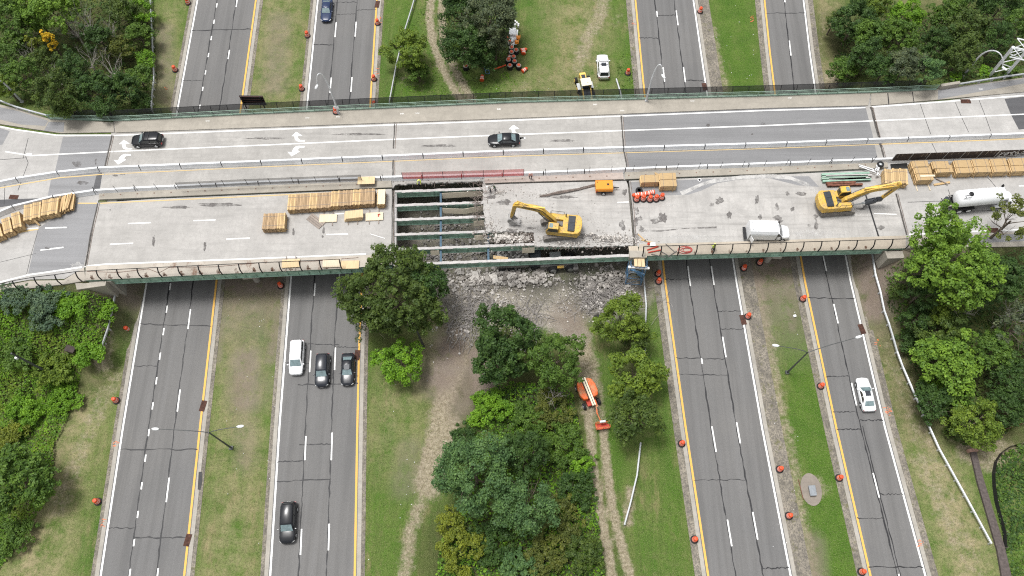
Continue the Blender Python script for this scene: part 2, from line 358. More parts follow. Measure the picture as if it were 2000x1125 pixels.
masks['lush'] = strokes([([(1530, 540), (1570, 700), (1590, 850), (1620, 1000), (1660, 1160)], 3.0, 1), ([(1425, -30), (1440, 60), (1455, 170)], 3.4, 1), ([(790, 0), (790, 60), (800, 190)], 2.2, .8), ([(1215, 110), (1230, 170)], 2.4, .9), ([(975, 165), (960, 180)], 2.8, .9), ([(1050, 30), (1060, 100)], 3, .4),
    ([(1270, 560), (1290, 700), (1310, 850), (1340, 1000), (1360, 1160)], 2.0, .55), ([(1185, 740), (1200, 900)], 2.0, .8), ([(795, 800), (780, 950), (770, 1160)], 2, .35), ([(240, 700), (210, 1000)], 1, .3), ([(140, 1000), (120, 1150)], 1.3, .7), ([(1710, 650), (1790, 850), (1850, 1125)], 1.2, .8), ([(350, 20), (330, 180)], .9, .6), ([(880, 80), (890, 160), (930, 190)], 2, .9), ([(1900, 900), (1930, 1000), (1985, 1130)], 2.0, .5), ([(450, 620), (430, 760)], 1, .5), ([(530, 720), (510, 900)], .8, .6)])
masks['dry'] = strokes([([(1730, 680), (1800, 850), (1860, 1000), (1910, 1160)], 3.4, .9), ([(150, 760), (130, 900), (90, 1000), (60, 1150)], 4, .85), ([(470, 600), (470, 800), (460, 1000), (450, 1160)], 4, .55), ([(545, 20), (530, 190)], 4, .6), ([(1620, 10), (1630, 80), (1620, 150)], 2.2, .8), ([(1120, 40), (1130, 160), (1050, 180)], 5, .6), ([(790, 760), (760, 860), (900, 720)], 4, .4), ([(860, 640), (840, 760)], 3.5, .6), ([(1900, 870), (1960, 870)], 2.4, .8), ([(330, 20), (320, 190)], 2, .5), ([(1850, 8), (1780, 10)], 3, .6)])
masks['soil'] = strokes([([(-60, 20), (120, 40), (220, 60), (230, 180), (120, 180), (0, 120)], 5.5, 1), ([(1660, 80), (1800, 60), (2000, 60), (2000, 140), (1700, 140)], 6, 1), ([(0, 620), (140, 620), (190, 620), (150, 700), (60, 760), (0, 900), (30, 960)], 5, .9), ([(1750, 540), (1850, 560), (2000, 560), (2000, 800), (1800, 660)], 6, 1), ([(1830, 780), (1900, 800), (1990, 780)], 5, 1), ([(930, 760), (1080, 780), (1000, 900), (1090, 1000), (900, 1080), (1120, 1100), (1010, 1140)], 5, 1), ([(920, 60), (960, 90)], 5, 1), ([(785, 130), (815, 148)], 1.5, .9), ([(980, 680), (1080, 720)], 3.0, .9), ([(1225, 640), (1240, 820)], 1.4, .8), ([(760, 560), (770, 640)], 3.5, .8)])
def grid_mesh(name, mat):
    ny, nx = GX.shape; me = bpy.data.meshes.new(name)
    co = np.stack([GX.ravel(), GY.ravel(), GH.ravel()], 1).astype(np.float32)
    i = np.arange(nx-1)[None, :] + nx*np.arange(ny-1)[:, None]; f = np.stack([i, i+1, i+nx+1, i+nx], -1).reshape(-1, 4).astype(np.int32)
    me.vertices.add(len(co)); me.vertices.foreach_set("co", co.ravel()); me.loops.add(f.size); me.loops.foreach_set("vertex_index", f.ravel())
    me.polygons.add(len(f)); me.polygons.foreach_set("loop_start", np.arange(0, f.size, 4, dtype=np.int32)); me.polygons.foreach_set("use_smooth", np.ones(len(f), bool))
    me.update(calc_edges=True); me.materials.append(mat)
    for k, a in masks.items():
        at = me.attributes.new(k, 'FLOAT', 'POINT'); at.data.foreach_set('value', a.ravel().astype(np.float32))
    o = bpy.data.objects.new(name, me); COL.objects.link(o); return o
tag(grid_mesh('ground', M['ground']), 'mown grass verges and dirt around the highway', 'ground', kind='structure')
# ------------------------------------------------------------------ the four roadways under the bridge
def road(name, left, right, cols, lanes, dashes, cracks, label, sh=(.5, .5)):
    mb = MB(); Y0 = [4200, 2200, 1400, 1125, 980, 835, 690, 550, 400, 215, 100, 0, -160, -420, -1100]
    LE = [G(ip(y, left), y) for y in Y0]; RE = [G(ip(y, right), y) for y in Y0]
    def off(E, d): return [p + Vector((d, 0, 0)) for p in E]
    def strip(a, b, z, mi):
        n = len(a); mb.add([(p.x, p.y, z) for p in a] + [(p.x, p.y, z) for p in b], [(i, n+i, n+i+1, i+1) for i in range(n-1)], mi)
    strip(off(LE, -.25), off(RE, .25), .05, 0)
    for E, s, w_ in ((LE, -1, sh[0]), (RE, 1, sh[1])):
        a, b = off(E, s*.25), off(E, s*.75); c = off(E, s*(.75+w_))
        if s > 0: strip(a, b, .056, 1); strip(b, c, .03, 5)
        else: strip(b, a, .056, 1); strip(c, b, .03, 5)
    mb.ribbon(LE, .24 if cols[0] == 2 else .28, cols[0], .06); mb.ribbon(RE, .24 if cols[1] == 2 else .28, cols[1], .06)
    def lp(k, y, z):
        a = G(ip(y, left), y); b = G(ip(y, right), y); p = a.lerp(b, k/lanes); p.z = z; return p
    for k in range(1, lanes):
        pts = []; y = 1250.0
        while y > -120: p = lp(k, y, 0); p.x += random.uniform(-.06, .06); pts.append(p); y -= 11
        mb.ribbon(pts, .15, 4, .064, .6)
        for y0, y1 in dashes[k-1]:
            d = .13; pts = [lp(k, y, 0)+Vector((d, 0, 0)) for y in (y0, (y0+y1)/2, y1)]
            mb.ribbon(pts, .2, 2, .068)
    if lanes == 2: mb.ribbon([lp(1, y, 0)+Vector((.32+random.uniform(-.05, .05), 0, 0)) for y in range(1250, 825, -11)], .11, 4, .0645, .5)
    for y, k0, k1 in cracks:
        pts = []; n = 14; ph = random.uniform(-1, 1)
        for i in range(n+1):
            k = k0 + (k1-k0)*i/n; p = lp(k, y - 5*(k-k0)*.4*ph, 0); p.y += random.uniform(-.1, .1); pts.append(p)
        mb.ribbon(pts, random.uniform(.07, .14), 4, .066, .6)
    return tag(mb.build(name, [M['asphalt'], M['kerb'], M['white'], M['yellow'], M['tar'], M['shoulder']]), label, 'road', kind='structure')
L1 = [(1125, 197), (838, 240), (550, 287), (225, 345), (0, 386)]; R1 = [(1125, 360), (838, 390.5), (550, 423), (215, 470), (0, 500)]
L2 = [(1125, 528), (835, 546), (550, 568), (215, 599), (0, 621)]; R2 = [(1125, 693), (835, 698), (650, 702), (205, 723), (0, 736)]
L3 = [(1125, 1383), (835, 1339), (550, 1299), (190, 1259), (0, 1241)]; R3 = [(1125, 1544), (835, 1488), (550, 1438), (180, 1380), (0, 1354)]
L4 = [(1125, 1700), (835, 1633), (550, 1572), (500, 1562), (175, 1511), (0, 1493)]; R4 = [(1125, 1807), (835, 1728), (550, 1661), (498, 1649), (175, 1590), (0, 1569)]
short = [(y-7, y+7) for y in (560, 604, 648, 696, 744, 793, 845, 895, 949, 1005, 1060, 1118, 1178)] + [(y-4, y+4) for y in (11, 43, 75, 108, 142, 174, 209, -20)]
road('road', L1, R1, (2, 3), 3, [short, [(604, 643), (761, 804), (933, 981), (1110, 1160), (-10, 14), (98, 116), (470, 505)]],
     [(60, 0, 3), (158, 0, 1), (633, 0, 3), (715, 0, 1), (878, 0, 3), (1031, 0, 1), (1050, 1, 3)], 'three lane roadway at far left below the bridge')
road('road', L2, R2, (2, 3), 3, [[(554, 578), (685, 727), (852, 899), (1033, 1084), (44, 73), (152, 182)], [(500, 560), (679, 723), (845, 899), (1023, 1075), (43, 72), (151, 180)]],
     [(29, 1, 2), (20, 2, 3), (5, 0.9, 2), (87, 0, 1), (672, .9, 2.2), (678, 2, 3), (709, 0, 1), (752, .6, 3), (868, .8, 2), (902, 0, 1), (940, 0, 2)], 'three lane roadway carrying the four queued cars')
road('road', L3, R3, (3, 2), 3, [[(520, 559), (700, 711), (833, 883), (1015, 1067), (22, 33), (132, 160)], [(520, 557), (658, 698), (825, 866), (1000, 1054), (21, 50), (132, 161)]],
     [(31, 1, 2), (74, 0, 1), (157, 2, 3), (546, 0, 1), (608, 2, 3), (643, 2, 3), (699, 0, 2), (731, 0, 2), (938, 0, 2), (1110, 2, 3)], 'empty three lane roadway right of the rubble', (.9, 1.9))
road('road', L4, R4, (3, 2), 2, [[(594, 632), (748, 792), (924, 972), (1121, 1160), (-15, 5), (80, 109), (500, 530)]],
     [(26, 0, 2), (582, 0, 2), (736, 0, 1), (805, 0, 1), (821, 1, 2), (838, 0, 1), (966, 1, 2), (1012, 0, 1), (1108, 0, 2)], 'two lane roadway at right with one white car', (.9, .9))
# ------------------------------------------------------------------ more materials
def mat_mesh(name, c, a):
    n = NM(name); tr = n.n("ShaderNodeBsdfTransparent"); mx = n.n("ShaderNodeMixShader"); mx.inputs[0].default_value = a
    o = n.t.nodes["Material Output"]; n.fin(c, .7); n.t.links.new(tr.outputs[0], mx.inputs[1]); n.t.links.new(n.b.outputs[0], mx.inputs[2]); n.t.links.new(mx.outputs[0], o.inputs[0])
    return n.mat
M['blackmesh'] = mat_mesh('black_wire_mesh', (.012, .013, .014), .70)
M['thinmesh'] = mat_mesh('thin_wire_mesh', (.03, .03, .03), .10)
M['greynet'] = mat_mesh('grey_netting', (.10, .10, .105), .55)
M['rednet'] = mat_mesh('red_netting', (.85, .06, .07), .62)
M['blackmetal'] = simple('black_metal', (.018, .018, .02), .5, .2)
M['green'] = simple('green_bridge_paint', (.26, .40, .315), .6, 0, .25, 1.2)
M['girdergreen'] = simple('dusty_lightened_girder_green', (.33, .48, .39), .75, 0, .3, 1.5)  # bridge green again, its colour lightened to offset the shade on the webs
M['greenpale'] = simple('faded_green_paint', (.26, .36, .29), .7, 0, .25, 1.2)
M['galv'] = simple('galvanised_steel', (.47, .49, .50), .45, .25, .12)
M['blue'] = simple('blue_paint', (.10, .22, .37), .55, 0, .3)
M['teal'] = simple('teal_steel_paint', (.045, .10, .15), .55, 0, .3)
M['rust'] = simple('rusty_steel', (.17, .07, .045), .8, .1, .5, 2.5)
M['rebar'] = simple('rebar_steel', (.19, .155, .135), .8, .1, .4, 2)
M['rubbermat'] = simple('black_rubber', (.02, .02, .02), .75, 0, .25)
def mat_wood(name, c, var=.4):
    n = NM(name); o = n.oc(); g = n.noise(1, 5, .6, n.map((9, .9, 9), o)); g2 = n.noise(1, 4, .6, n.map((2.2, .3, 2.2)))
    rp = n.n("ShaderNodeNewGeometry").outputs['Random Per Island']
    col = n.mix(rp, mul(c, 1-var), mul(c, 1+var*.6)); col = n.mix(n.ramp(g, [(.4, 0.), (.7, .5)]), col, mul(c, .55))
    col = n.mix(n.ramp(g2, [(.45, 0.), (.7, .35)]), col, mul(c, .75))
    return n.fin(col, .8)
M['wood'] = mat_wood('pine_lumber', (.58, .41, .215)); M['wood2'] = mat_wood('weathered_lumber', (.45, .315, .185)); M['ply'] = mat_wood('plywood', (.70, .535, .32), .12)
M['woodpale'] = mat_wood('pale_plywood', (.76, .65, .48), .08); M['woodgrey'] = mat_wood('grey_boards', (.30, .255, .22)); M['beige'] = mat_wood('form_plywood', (.50, .44, .35), .15)
M['woodend'] = mat_wood('cut_lumber_ends', (.52, .30, .10), .35)
# ------------------------------------------------------------------ overpass bridge
NEd = [(97, 231), (230, 236), (500, 222), (1000, 200), (1500, 187), (1712, 180), (1832, 174)]
NSd = [(225, 260), (500, 250), (1000, 232), (1500, 212), (1695, 207)]
MSd = [(190, 391), (500, 378), (765, 367), (1000, 357), (1225, 351), (1500, 340), (1740, 328)]
SEd = [(162, 549), (500, 533), (662, 526), (770, 518), (1257, 501), (1500, 494), (1768, 486)]
SWd = [(165, 521), (205, 519), (500, 508), (707, 500), (770, 496), (1250, 478), (1500, 471), (1768, 461)]
def cut(tab, x0, x1):
    ks = [x0] + [x for x, _ in tab if x0 < x < x1] + [x1]; return [(x, ip(x, tab)) for x in ks]
def jag(pts, a=1.6, step=5):
    o = []
    for i in range(len(pts)-1):
        p, q = pts[i], pts[i+1]; n = max(1, int(math.dist(p, q)/step))
        for k in range(n): t = k/n; j = 0 if (i == 0 and k == 0) else a; o.append((p[0]+(q[0]-p[0])*t+random.uniform(-j, j), p[1]+(q[1]-p[1])*t+random.uniform(-j, j)))
    return o + [pts[-1]]
M['rustspot'] = simple('rusty_bolt_pocket', (.20, .13, .10), .9, 0, .4)
BR = thing('overpass_bridge', 'long concrete road overpass with one span partly demolished', 'bridge', (0, 0, 0))
def slab(name, px, mats, lines=(), sheets=(), th=.28, z=0.0, ms=1):
    mb = MB(); mb.prism(Ds(px), DECK-th+z, DECK+z, 0, ms)
    for poly, mi, dz in sheets: mb.poly(Ds(poly, dz), mi)
    for pts, w_, mi, dz in lines: mb.ribbon(Ds(pts, dz), w_, mi)
    return mb.build(name, mats, BR)
ARROW_UP = [(258.4, 289.2), (258.4, 291.9), (245, 291.9), (241, 290), (238.7, 287), (238.2, 281.5), (232.2, 281.5), (241.8, 273), (253.8, 280.5), (245, 281.3), (245.3, 285.5), (247.5, 288), (250.5, 289.2)]
ARROW_DN = [(256, 301), (256, 304), (248, 304.3), (244.5, 306), (242.3, 309.5), (246.5, 312), (230.5, 321.5), (222.5, 312.5), (231, 313), (233.5, 307), (238, 302.5), (244, 300.8)]
def shift(p, dx, dy): return [(x+dx, y+dy) for x, y in p]
arrows = [(ARROW_UP, 5, .02), (ARROW_DN, 5, .02), (shift(ARROW_UP, 337, -15.5), 5, .02), (shift(ARROW_DN, 339, -16), 5, .02), (shift(ARROW_UP, 761, -29), 5, .02), (shift(ARROW_DN, 770, -33), 5, .02),
          ([(1012, 268), (1023, 268), (1023, 272), (1012, 272)], 5, .02)]
divider = [(10, 296), (60, 304), (220, 296), (500, 284), (770, 272), (1000, 263), (1215, 255), (1500, 245), (1705, 236), (2000, 223), (2300, 210)]
nedge = [(-200, 215), (0, 247), (30, 253), (110, 264), (225, 264.5), (500, 254), (1000, 235), (1500, 215.5), (1680, 210.5), (1800, 202), (2000, 186.5), (2300, 150)]
yel1 = [(-200, 415), (0, 367), (117, 347), (200, 340.5), (500, 326.5), (1000, 305), (1500, 290), (2000, 271), (2300, 262)]
def clip(tab, x0, x1): return cut(tab, x0, x1)
north = [(222, 236.5)] + cut(NEd, 230, 1700) + [(1703, 210), (1725, 300), (1733, 329)] + jag(list(reversed(cut(MSd, 943, 1733)))[0:0] + list(reversed(cut(MSd, 943, 1733))), .0, 400)[1:] + jag([(943, 354), (860, 357), (772, 361)], 1.6, 4) + list(reversed(cut(MSd, 192, 768))) + [(205, 320)]
slab('north_deck', north, [M['conc_n'], M['conc'], M['asphalt2'], M['yellowpale'], M['tar'], M['white'], M['walk'], M['kerb']],
     [(clip(divider, 222, 1705), .2, 5, .016), (clip(nedge, 225, 1690), .2, 5, .016), (clip(yel1, 205, 1722), .11, 3, .016)],
     [([(1216, 225)] + cut(NSd, 1218, 1690) + [(1704, 262), (1712, 300), (1716, 320), (1460, 326), (1226, 335)], 2, .008)] + arrows)
# raised north sidewalk and median kerb
slab('north_sidewalk', [(224, 239)] + cut(NEd, 230, 1700) + list(reversed(cut(NSd, 226, 1695))), [M['walk'], M['kerb']], [], [], .3, .16)
MNd = [(190, 383), (500, 370), (765, 359), (1000, 351), (1225, 344), (1500, 333), (1740, 321)]
MBd = [(190, 378), (500, 364), (765, 354), (1000, 346.5), (1225, 337), (1500, 327), (1740, 317)]
for a, b in ((194, 764), (946, 1216), (1220, 1732)):
    slab('median_kerb', cut(MBd, a, b) + list(reversed(cut(MSd, a+1, b+2))), [M['walk'] if a != 946 else mat_concrete('pink_dusted_concrete', (.44, .375, .335), .4), M['kerb'], M['rustspot']], [(cut(MNd, a+3, b-1), .06, 1, .03)], [([(x-1.2, ip(x, MNd)-2.4), (x+1.6, ip(x, MNd)-2.4), (x+1.6, ip(x, MNd)-.4), (x-1.2, ip(x, MNd)-.4)], 2, .212) for x in range(a+8, b-6, 33)], .3, .2)
slab('west_deck', [(191, 396)] + cut([(x, y+2) for x, y in MSd], 300, 765) + [(768, 420), (766, 519)] + list(reversed(cut(SEd, 164, 766))) + [(168, 521)],
     [M['conc'], M['green'], M['conc'], M['yellowpale'], M['tar'], M['white']],
     [([(196, 397), (500, 383), (700, 374)], .16, 3, .012), ([(165, 520), (205, 516), (500, 505), (715, 496)], .2, 5, .012)] +
     [(l, .17, 5, .012) for l in ([(250, 436.5), (294, 435)], [(378, 431), (421, 429.5)], [(215, 477), (260, 475)], [(442, 467), (488, 465)], [(637, 458), (680, 457)], [(655, 418), (672, 417)])])
mid = [(943, 358)] + cut([(x, y+2) for x, y in MSd], 950, 1223) + [(1226, 360), (1237, 478)] + jag([(1237, 479), (1150, 482), (1044, 481.5)], 1.5, 4) + jag([(1044, 481), (1043, 456), (1030, 453), (948, 452)], 1.6, 3)[1:] + jag([(948, 452), (944, 400), (943, 358)], 1.6, 3)[1:-1]
slab('broken_deck', mid, [M['conc_s'], M['girdertop'], M['conc'], M['yellow'], M['tar'], M['white']], [([(1206, 395.5), (1228, 394.5)], .17, 5, .012)])
slab('east_deck', [(1229, 353)] + cut([(x, y+2) for x, y in MSd], 1240, 1735) + [(1751, 377), (1771, 459), (1771, 486)] + list(reversed(cut(SEd, 1245, 1768))) + [(1241, 478)],
     [M['conc_s'], M['green'], M['asphalt3'], M['yellow'], M['tar'], M['white']], [([(1707, 417), (1751, 418.5)], .15, 5, .012), ([(1690, 378), (1703, 420), (1716, 462)], .22, 4, .013)],
     [([(1230, 356), (1400, 349), (1500, 345), (1580, 344), (1600, 365), (1560, 362), (1500, 347.5), (1440, 351), (1400, 358), (1370, 372), (1345, 380), (1234, 384)], 2, .006)])
for a, b in ((167, 766), (1246, 1768)):
    slab('south_parapet', [(x, y) for x, y in cut(SWd, a+2, b)] + list(reversed(cut(SEd, a, b))), [M['rustwalk'] if a < 500 else mat_concrete('sandy_parapet_concrete', (.46, .405, .33), .3), M['green']], [], [], .3, .18)
# expansion joints
def joint(pts, w_, name='expansion_joint'):
    w_ *= .62; mb = MB(); mb.ribbon(Ds(pts, .03), w_, 0, None, .3)
    q = [(x+3.4, y) for x, y in pts]; mb.ribbon(Ds(q, .026), .1, 1); mb.build(name, [M['joint'], M['rebar']], BR)
def wob(pts, n=8):
    o = []
    for i in range(n+1):
        y = pts[0][1] + (pts[-1][1]-pts[0][1])*i/n; o.append((ip(y, [(b, a) for a, b in pts]) + random.uniform(-.4, .4), y))
    return o
joint(wob([(219, 264), (205, 325)]), .3); joint(wob([(191, 397), (178, 455), (166, 520)]), .3); joint(wob([(771, 241), (768, 290)]), .28); joint(wob([(768, 312), (767, 346)]), .28); joint(wob([(766.5, 372), (765, 494)]), .2)
joint(wob([(1213, 226), (1218, 290)]), .32); joint(wob([(1219, 297), (1225, 330)]), .32); joint(wob([(1228, 354), (1235, 410), (1240, 477)]), .22); joint(wob([(1701, 209), (1716, 268)]), .4); joint(wob([(1718, 277), (1728, 312)]), .35); joint(wob([(1750, 378), (1761, 420), (1771, 459)]), .35)
# steel girders of the opened span
def girder(a, b, par=BR, h=1.15, top='girdertop', name='girder'):
    zt = DECK-.30; A = G(*a, zt); B = G(*b, zt); t = (B-A); L = t.length; ang = math.atan2(t.y, t.x)
    mb = MB(); c = lambda z: ((A.x+B.x)/2, (A.y+B.y)/2, z)
    mb.box(c(zt-.02), (L, .42, .05), ang, 0); mb.box(c(zt-.05-h/2), (L, .06, h), ang, 0); mb.box(c(zt-.05-h-.03), (L, .42, .06), ang, 0)
    n = int(L/1.4)
    for i in range(1, n):
        p = A.lerp(B, i/n)
        mb.box((p.x, p.y, zt-.05-h/2), (.03, .34, h-.01), ang, 0)
    g = mb.build(name, M['girdergreen'], par)
    tb = MB(); k = int(L/.5)
    for i in range(k):
        p = A.lerp(B, (i+.5)/k); tb.box((p.x+random.uniform(-.02, .02), p.y+random.uniform(-.03, .03), zt+.06+random.uniform(-.015, .03)), (L/k*1.03, .38+random.uniform(-.05, .07), .12), ang+random.uniform(-.05, .05))
    if top: tb.build('concrete_residue', M[top], g)
    return g, A, B
GL = [((771, 375), (1000, 367)), ((771, 402), (1000, 394)), ((771, 430), (1000, 422)), ((770, 459), (1060, 449)), ((772, 488), (1236, 470)), ((770, 518), (1240, 499))]
GIR = [girder(*g) for g in GL]
for a, b in (((165, 548), (766, 520)), ((1243, 500), (1770, 484))): girder(a, b, BR, 1.05, None, 'fascia_girder')
for a, b, m in (((861, 372), (861, 514), 'teal'), ((953.5, 452), (954, 512), 'teal')):
    mb = MB(); A = G(*a, DECK-.75); B = G(*b, DECK-.75); mb.bar(A, B, .28, .3); mb.bar(A+Vector((0, 0, -.55)), B+Vector((0, 0, -.55)), .12, .12)
    mb.build('cross_brace', M[m], BR)
def pier(a, b, z0=0.0, zt=DECK-1.65):
    A, B = G(*a, zt), G(*b, zt); ang = math.atan2((B-A).y, (B-A).x); L = (B-A).length; mb = MB(); c = (A+B)/2
    mb.box((c.x, c.y, zt-.45), (L, 1.3, .9), ang)
    for i in range(7):
        p = A.lerp(B, (i+.5)/7); mb.lathe([(.5, 0), (.5, zt-.9)], (p.x, p.y, 0), 14)
    mb.build('pier', M['kerb'], BR)
pier((766, 230), (762, 530)); pier((1219, 215), (1246, 515)); pier((495, 235), (480, 540)); pier((1500, 200), (1520, 500))
for pl in ([(222, 240), (236, 240), (215, 548), (158, 552)], [(1700, 195), (1716, 195), (1771, 486), (1730, 486)]):
    mb = MB(); mb.prism(Ds(pl), 0.0, DECK-.3); mb.build('abutment', M['kerb'], BR)
mb = MB(); mb.prism(Ds([(147, 553), (170, 553), (208, 549), (206, 558), (150, 566)]), 3.0, DECK+.05); mb.build('wing_wall', M['walk'], BR, bev=.05)
mb = MB(); mb.prism(Ds([(1730, 488), (1770, 488), (1768, 502), (1736, 503)]), 3.2, DECK-.3); mb.build('wing_wall', M['walk'], BR, bev=.05)
mb = MB(); mb.box(D(1244, 499, -.1), (2.2, 1.0, .9), -.03); mb.build('girder_seat', M['walk'], BR)
# diaphragm behind the west bearings
mb = MB(); mb.prism(Ds([(768.5, 372), (774, 372), (773, 517), (767.5, 517)], 0), DECK-1.5, DECK-.35); mb.build('end_diaphragm', M['girdertop'], BR)
# ------------------------------------------------------------------ approach roads on the embankments
def sheet(name, polys, lines, mats, label, base=0.0):
    mb = MB()
    for p, mi, dz in polys: mb.poly(Ds(p, base+dz), mi)
    for p, w_, mi, dz in lines: mb.ribbon(Ds(p, base+dz), w_, mi)
    return tag(mb.build(name, mats), label, 'road', kind='structure')
AM = [M['conc_w'], M['asphalt3'], M['asphalt_dark'], M['tar'], M['white'], M['yellowpale'], M['walk'], M['conc']]
sheet('approach_road', [([(-500, 190), (-200, 215), (0, 246), (30, 252), (110, 263), (224, 262), (204, 325), (191, 397), (167, 521), (125, 545), (60, 546), (0, 557), (-500, 690)], 0, 0),
    ([(123, 268), (219, 265), (204, 327), (106, 340)], 1, .006), ([(100, 349), (199, 334), (189, 378), (92, 388)], 1, .006), ([(123, 285), (214, 290), (204, 327), (106, 340)], 1, .01),
    ([(189, 340), (200, 337), (195, 371), (181, 372)], 2, .012), ([(-80, 396), (0, 390), (105, 386), (80, 391), (0, 405), (-60, 425)], 2, .007), ([(151, 396), (190, 398), (163, 521), (120, 528), (55, 534), (75, 446)], 1, .006),
    ([(-200, 250), (0, 250), (19, 256), (5, 282), (-60, 300)], 1, .006)],
    [(clip(nedge, -200, 224), .22, 4, .016), (clip(divider, 10, 220), .2, 4, .016), (clip(yel1, -200, 203), .16, 5, .016), ([(-120, 590), (0, 551), (55, 537), (160, 521.5)], .22, 4, .016),
     ([(-60, 490), (0, 467), (40, 453), (75, 447)], .25, 5, .016), ([(46, 447.5), (75, 445.5)], .2, 4, .018), ([(88, 445.5), (130, 444)], .2, 4, .016), ([(79, 488.5), (124, 483)], .2, 4, .016), ([(152, 397), (189, 397)], .2, 5, .016),
     ([(52, 300), (62, 301)], .25, 4, .017), ([(50, 305), (55, 318), (45, 345), (35, 372)], .07, 3, .008), ([(55, 270), (45, 310)], .07, 3, .008), ([(0, 312), (52, 308)], .07, 3, .008), ([(75, 447), (60, 500), (52, 535)], .06, 3, .009), ([(0, 512), (70, 495)], .05, 3, .009), ([(10, 352), (8, 400)], .07, 3, .009)],
    AM, 'west approach road with asphalt patches on pale concrete', -.002)
sheet('approach_road', [([(1705, 206), (1850, 196), (2000, 178), (2500, 120), (2500, 470), (2000, 462), (1890, 458), (1771, 487), (1760, 420), (1732, 330), (1718, 265)], 0, 0), ([(1962, 193), (2100, 178), (2100, 240), (1990, 253), (1975, 225)], 2, .006)],
    [(clip(nedge, 1703, 2300), .22, 4, .016), (clip(divider, 1706, 2300), .2, 4, .016), (clip(yel1, 1722, 2300), .16, 5, .016), ([(1773, 458), (1890, 452.5), (2100, 444)], .2, 4, .016), ([(1990, 363), (2030, 362)], .2, 4, .016)] +
    [(l, .07, 3, .01) for l in ([(1797, 202), (1810, 240), (1818, 262)], [(1866, 200), (1880, 233), (1892, 258)], [(1912, 195), (1925, 228), (1935, 256)], [(1818, 275), (1830, 300)], [(1852, 370), (1862, 400), (1877, 448)], [(1928, 345), (1945, 365), (1952, 400)], [(1868, 413), (1950, 411)], [(1773, 395), (1960, 388)])],
    AM, 'east approach road of jointed pale concrete', -.002)
def walk(px, mats, label, extra=(), name='pavement'):
    mb = MB(); mb.prism(Ds(px), DECK-.4, DECK+.14, 0)
    for p, mi, dz in extra: mb.poly(Ds(p, .14+dz), mi)
    return tag(mb.build(name, mats), label, 'sidewalk', kind='structure')
walk([(-300, 150), (0, 205), (38, 214), (97, 233), (222, 240), (224, 259), (120, 261), (0, 243), (-300, 200)], [M['walk'], M['asphalt3'], M['conc'], M['asphalt_dark']], 'curving sidewalk of mixed asphalt and concrete at upper left',
     [([(-200, 168), (0, 209), (36, 217), (94, 236), (88, 246), (40, 243), (-200, 185)], 1, .006), ([(95, 238), (126, 239), (124, 258), (86, 255)], 1, .012)])
walk([(1701, 183), (1830, 175), (2000, 152), (2300, 112), (2300, 140), (2000, 180), (1850, 194), (1700, 207)], [M['walk'], M['asphalt3'], M['kerb'], M['tar']], 'sidewalk running on from the bridge at upper right',
     [([(1832, 176), (2000, 153.5), (2250, 118), (2250, 126), (2000, 163), (1832, 194)], 1, .006), ([(1733, 182), (1735, 182), (1737, 203), (1735, 203)], 3, .008), ([(1781, 179), (1782.5, 179), (1786, 200), (1784.5, 200)], 3, .008)])
walk([(-300, 660), (0, 561), (58, 549), (125, 548), (165, 523), (168, 549), (125, 556), (58, 564), (0, 579), (-300, 690)], [M['rustwalk'], M['asphalt3']], 'narrow sidewalk along the southern edge at far left')
walk([(1771, 462), (1892, 459), (2100, 448), (2300, 440), (2300, 470), (2000, 482), (1771, 486)], [M['walk'], M['asphalt3']], 'asphalt sidewalk behind the big bright tree', [([(1895, 461), (2200, 447), (2200, 462), (1950, 473), (1880, 477)], 1, .006)])
# ------------------------------------------------------------------ concrete barriers
bm_ = MB(); prof = [(-.31, 0), (-.31, .07), (-.24, .3), (-.14, .81), (.14, .81), (.24, .3), (.31, .07), (.31, 0)]
bm_.loft([[Vector((x, y, z)) for y, z in prof] for x in (-3.0, 3.0)])
bar0 = thing('concrete_barrier', '', 'barrier'); bm_.build('wall_segment', M['barrier'], bar0, fix=True)
pm = MB(); pm.tube([(3.05, 0, .2), (3.05, 0, .86)], .09, 6); pm.tube([(3.0, .1, .5), (3.12, .16, .52), (3.18, 0, .5), (3.12, -.16, .52), (3.0, -.1, .5)], .03, 4); pm.build('connecting_pin', M['blackmetal'], bar0)
ROW1 = [(-130, 391), (0, 359), (117, 341), (200, 332.5), (500, 320.5), (1000, 299.5), (1500, 285), (2000, 266), (2100, 262)]
ROW2 = [(-130, 477), (0, 420), (25, 409), (67, 397), (105, 389), (155, 381), (190, 376.5), (267, 372), (500, 360.5), (750, 351), (1000, 344), (1225, 334.5), (1500, 324), (1737, 315), (2000, 306), (2100, 302)]
J1 = [-122, -43, 37, 117, 196, 276, 355, 435, 512, 591, 670, 748, 827, 905, 983, 1061, 1139, 1217, 1296, 1375, 1454, 1534, 1611, 1691, 1770, 1850, 1930, 2009]
J2 = [-48, 30, 109, 188, 267, 346, 425, 507, 585, 665, 745, 825, 902, 981, 1061, 1141, 1220, 1300, 1380, 1460, 1541, 1621, 1700, 1780, 1860, 1940, 2020]
ORD = ['', 'second ', 'third ', 'fourth ', 'fifth ', 'sixth ', 'seventh ', 'eighth ', 'ninth ', 'tenth ']
def rel(i, marks):
    """nearest landmark along a row -> words that count from it"""
    k = min(marks, key=lambda q: abs(q[0]-i)); d = i-k[0]
    return k[1] if d == 0 else (f"{'next' if abs(d) == 1 else ORD[abs(d)-1].strip()} {'east' if d > 0 else 'west'} of that {k[1]}")
LM1 = [(1, 'at the left frame edge'), (4, 'below the black hatchback'), (9, 'below the mid bridge turn arrows'), (14, 'below the black sedan'), (18, 'by the joint where grey asphalt starts'), (24, 'by the far east joint'), (26, 'at the right frame edge')]
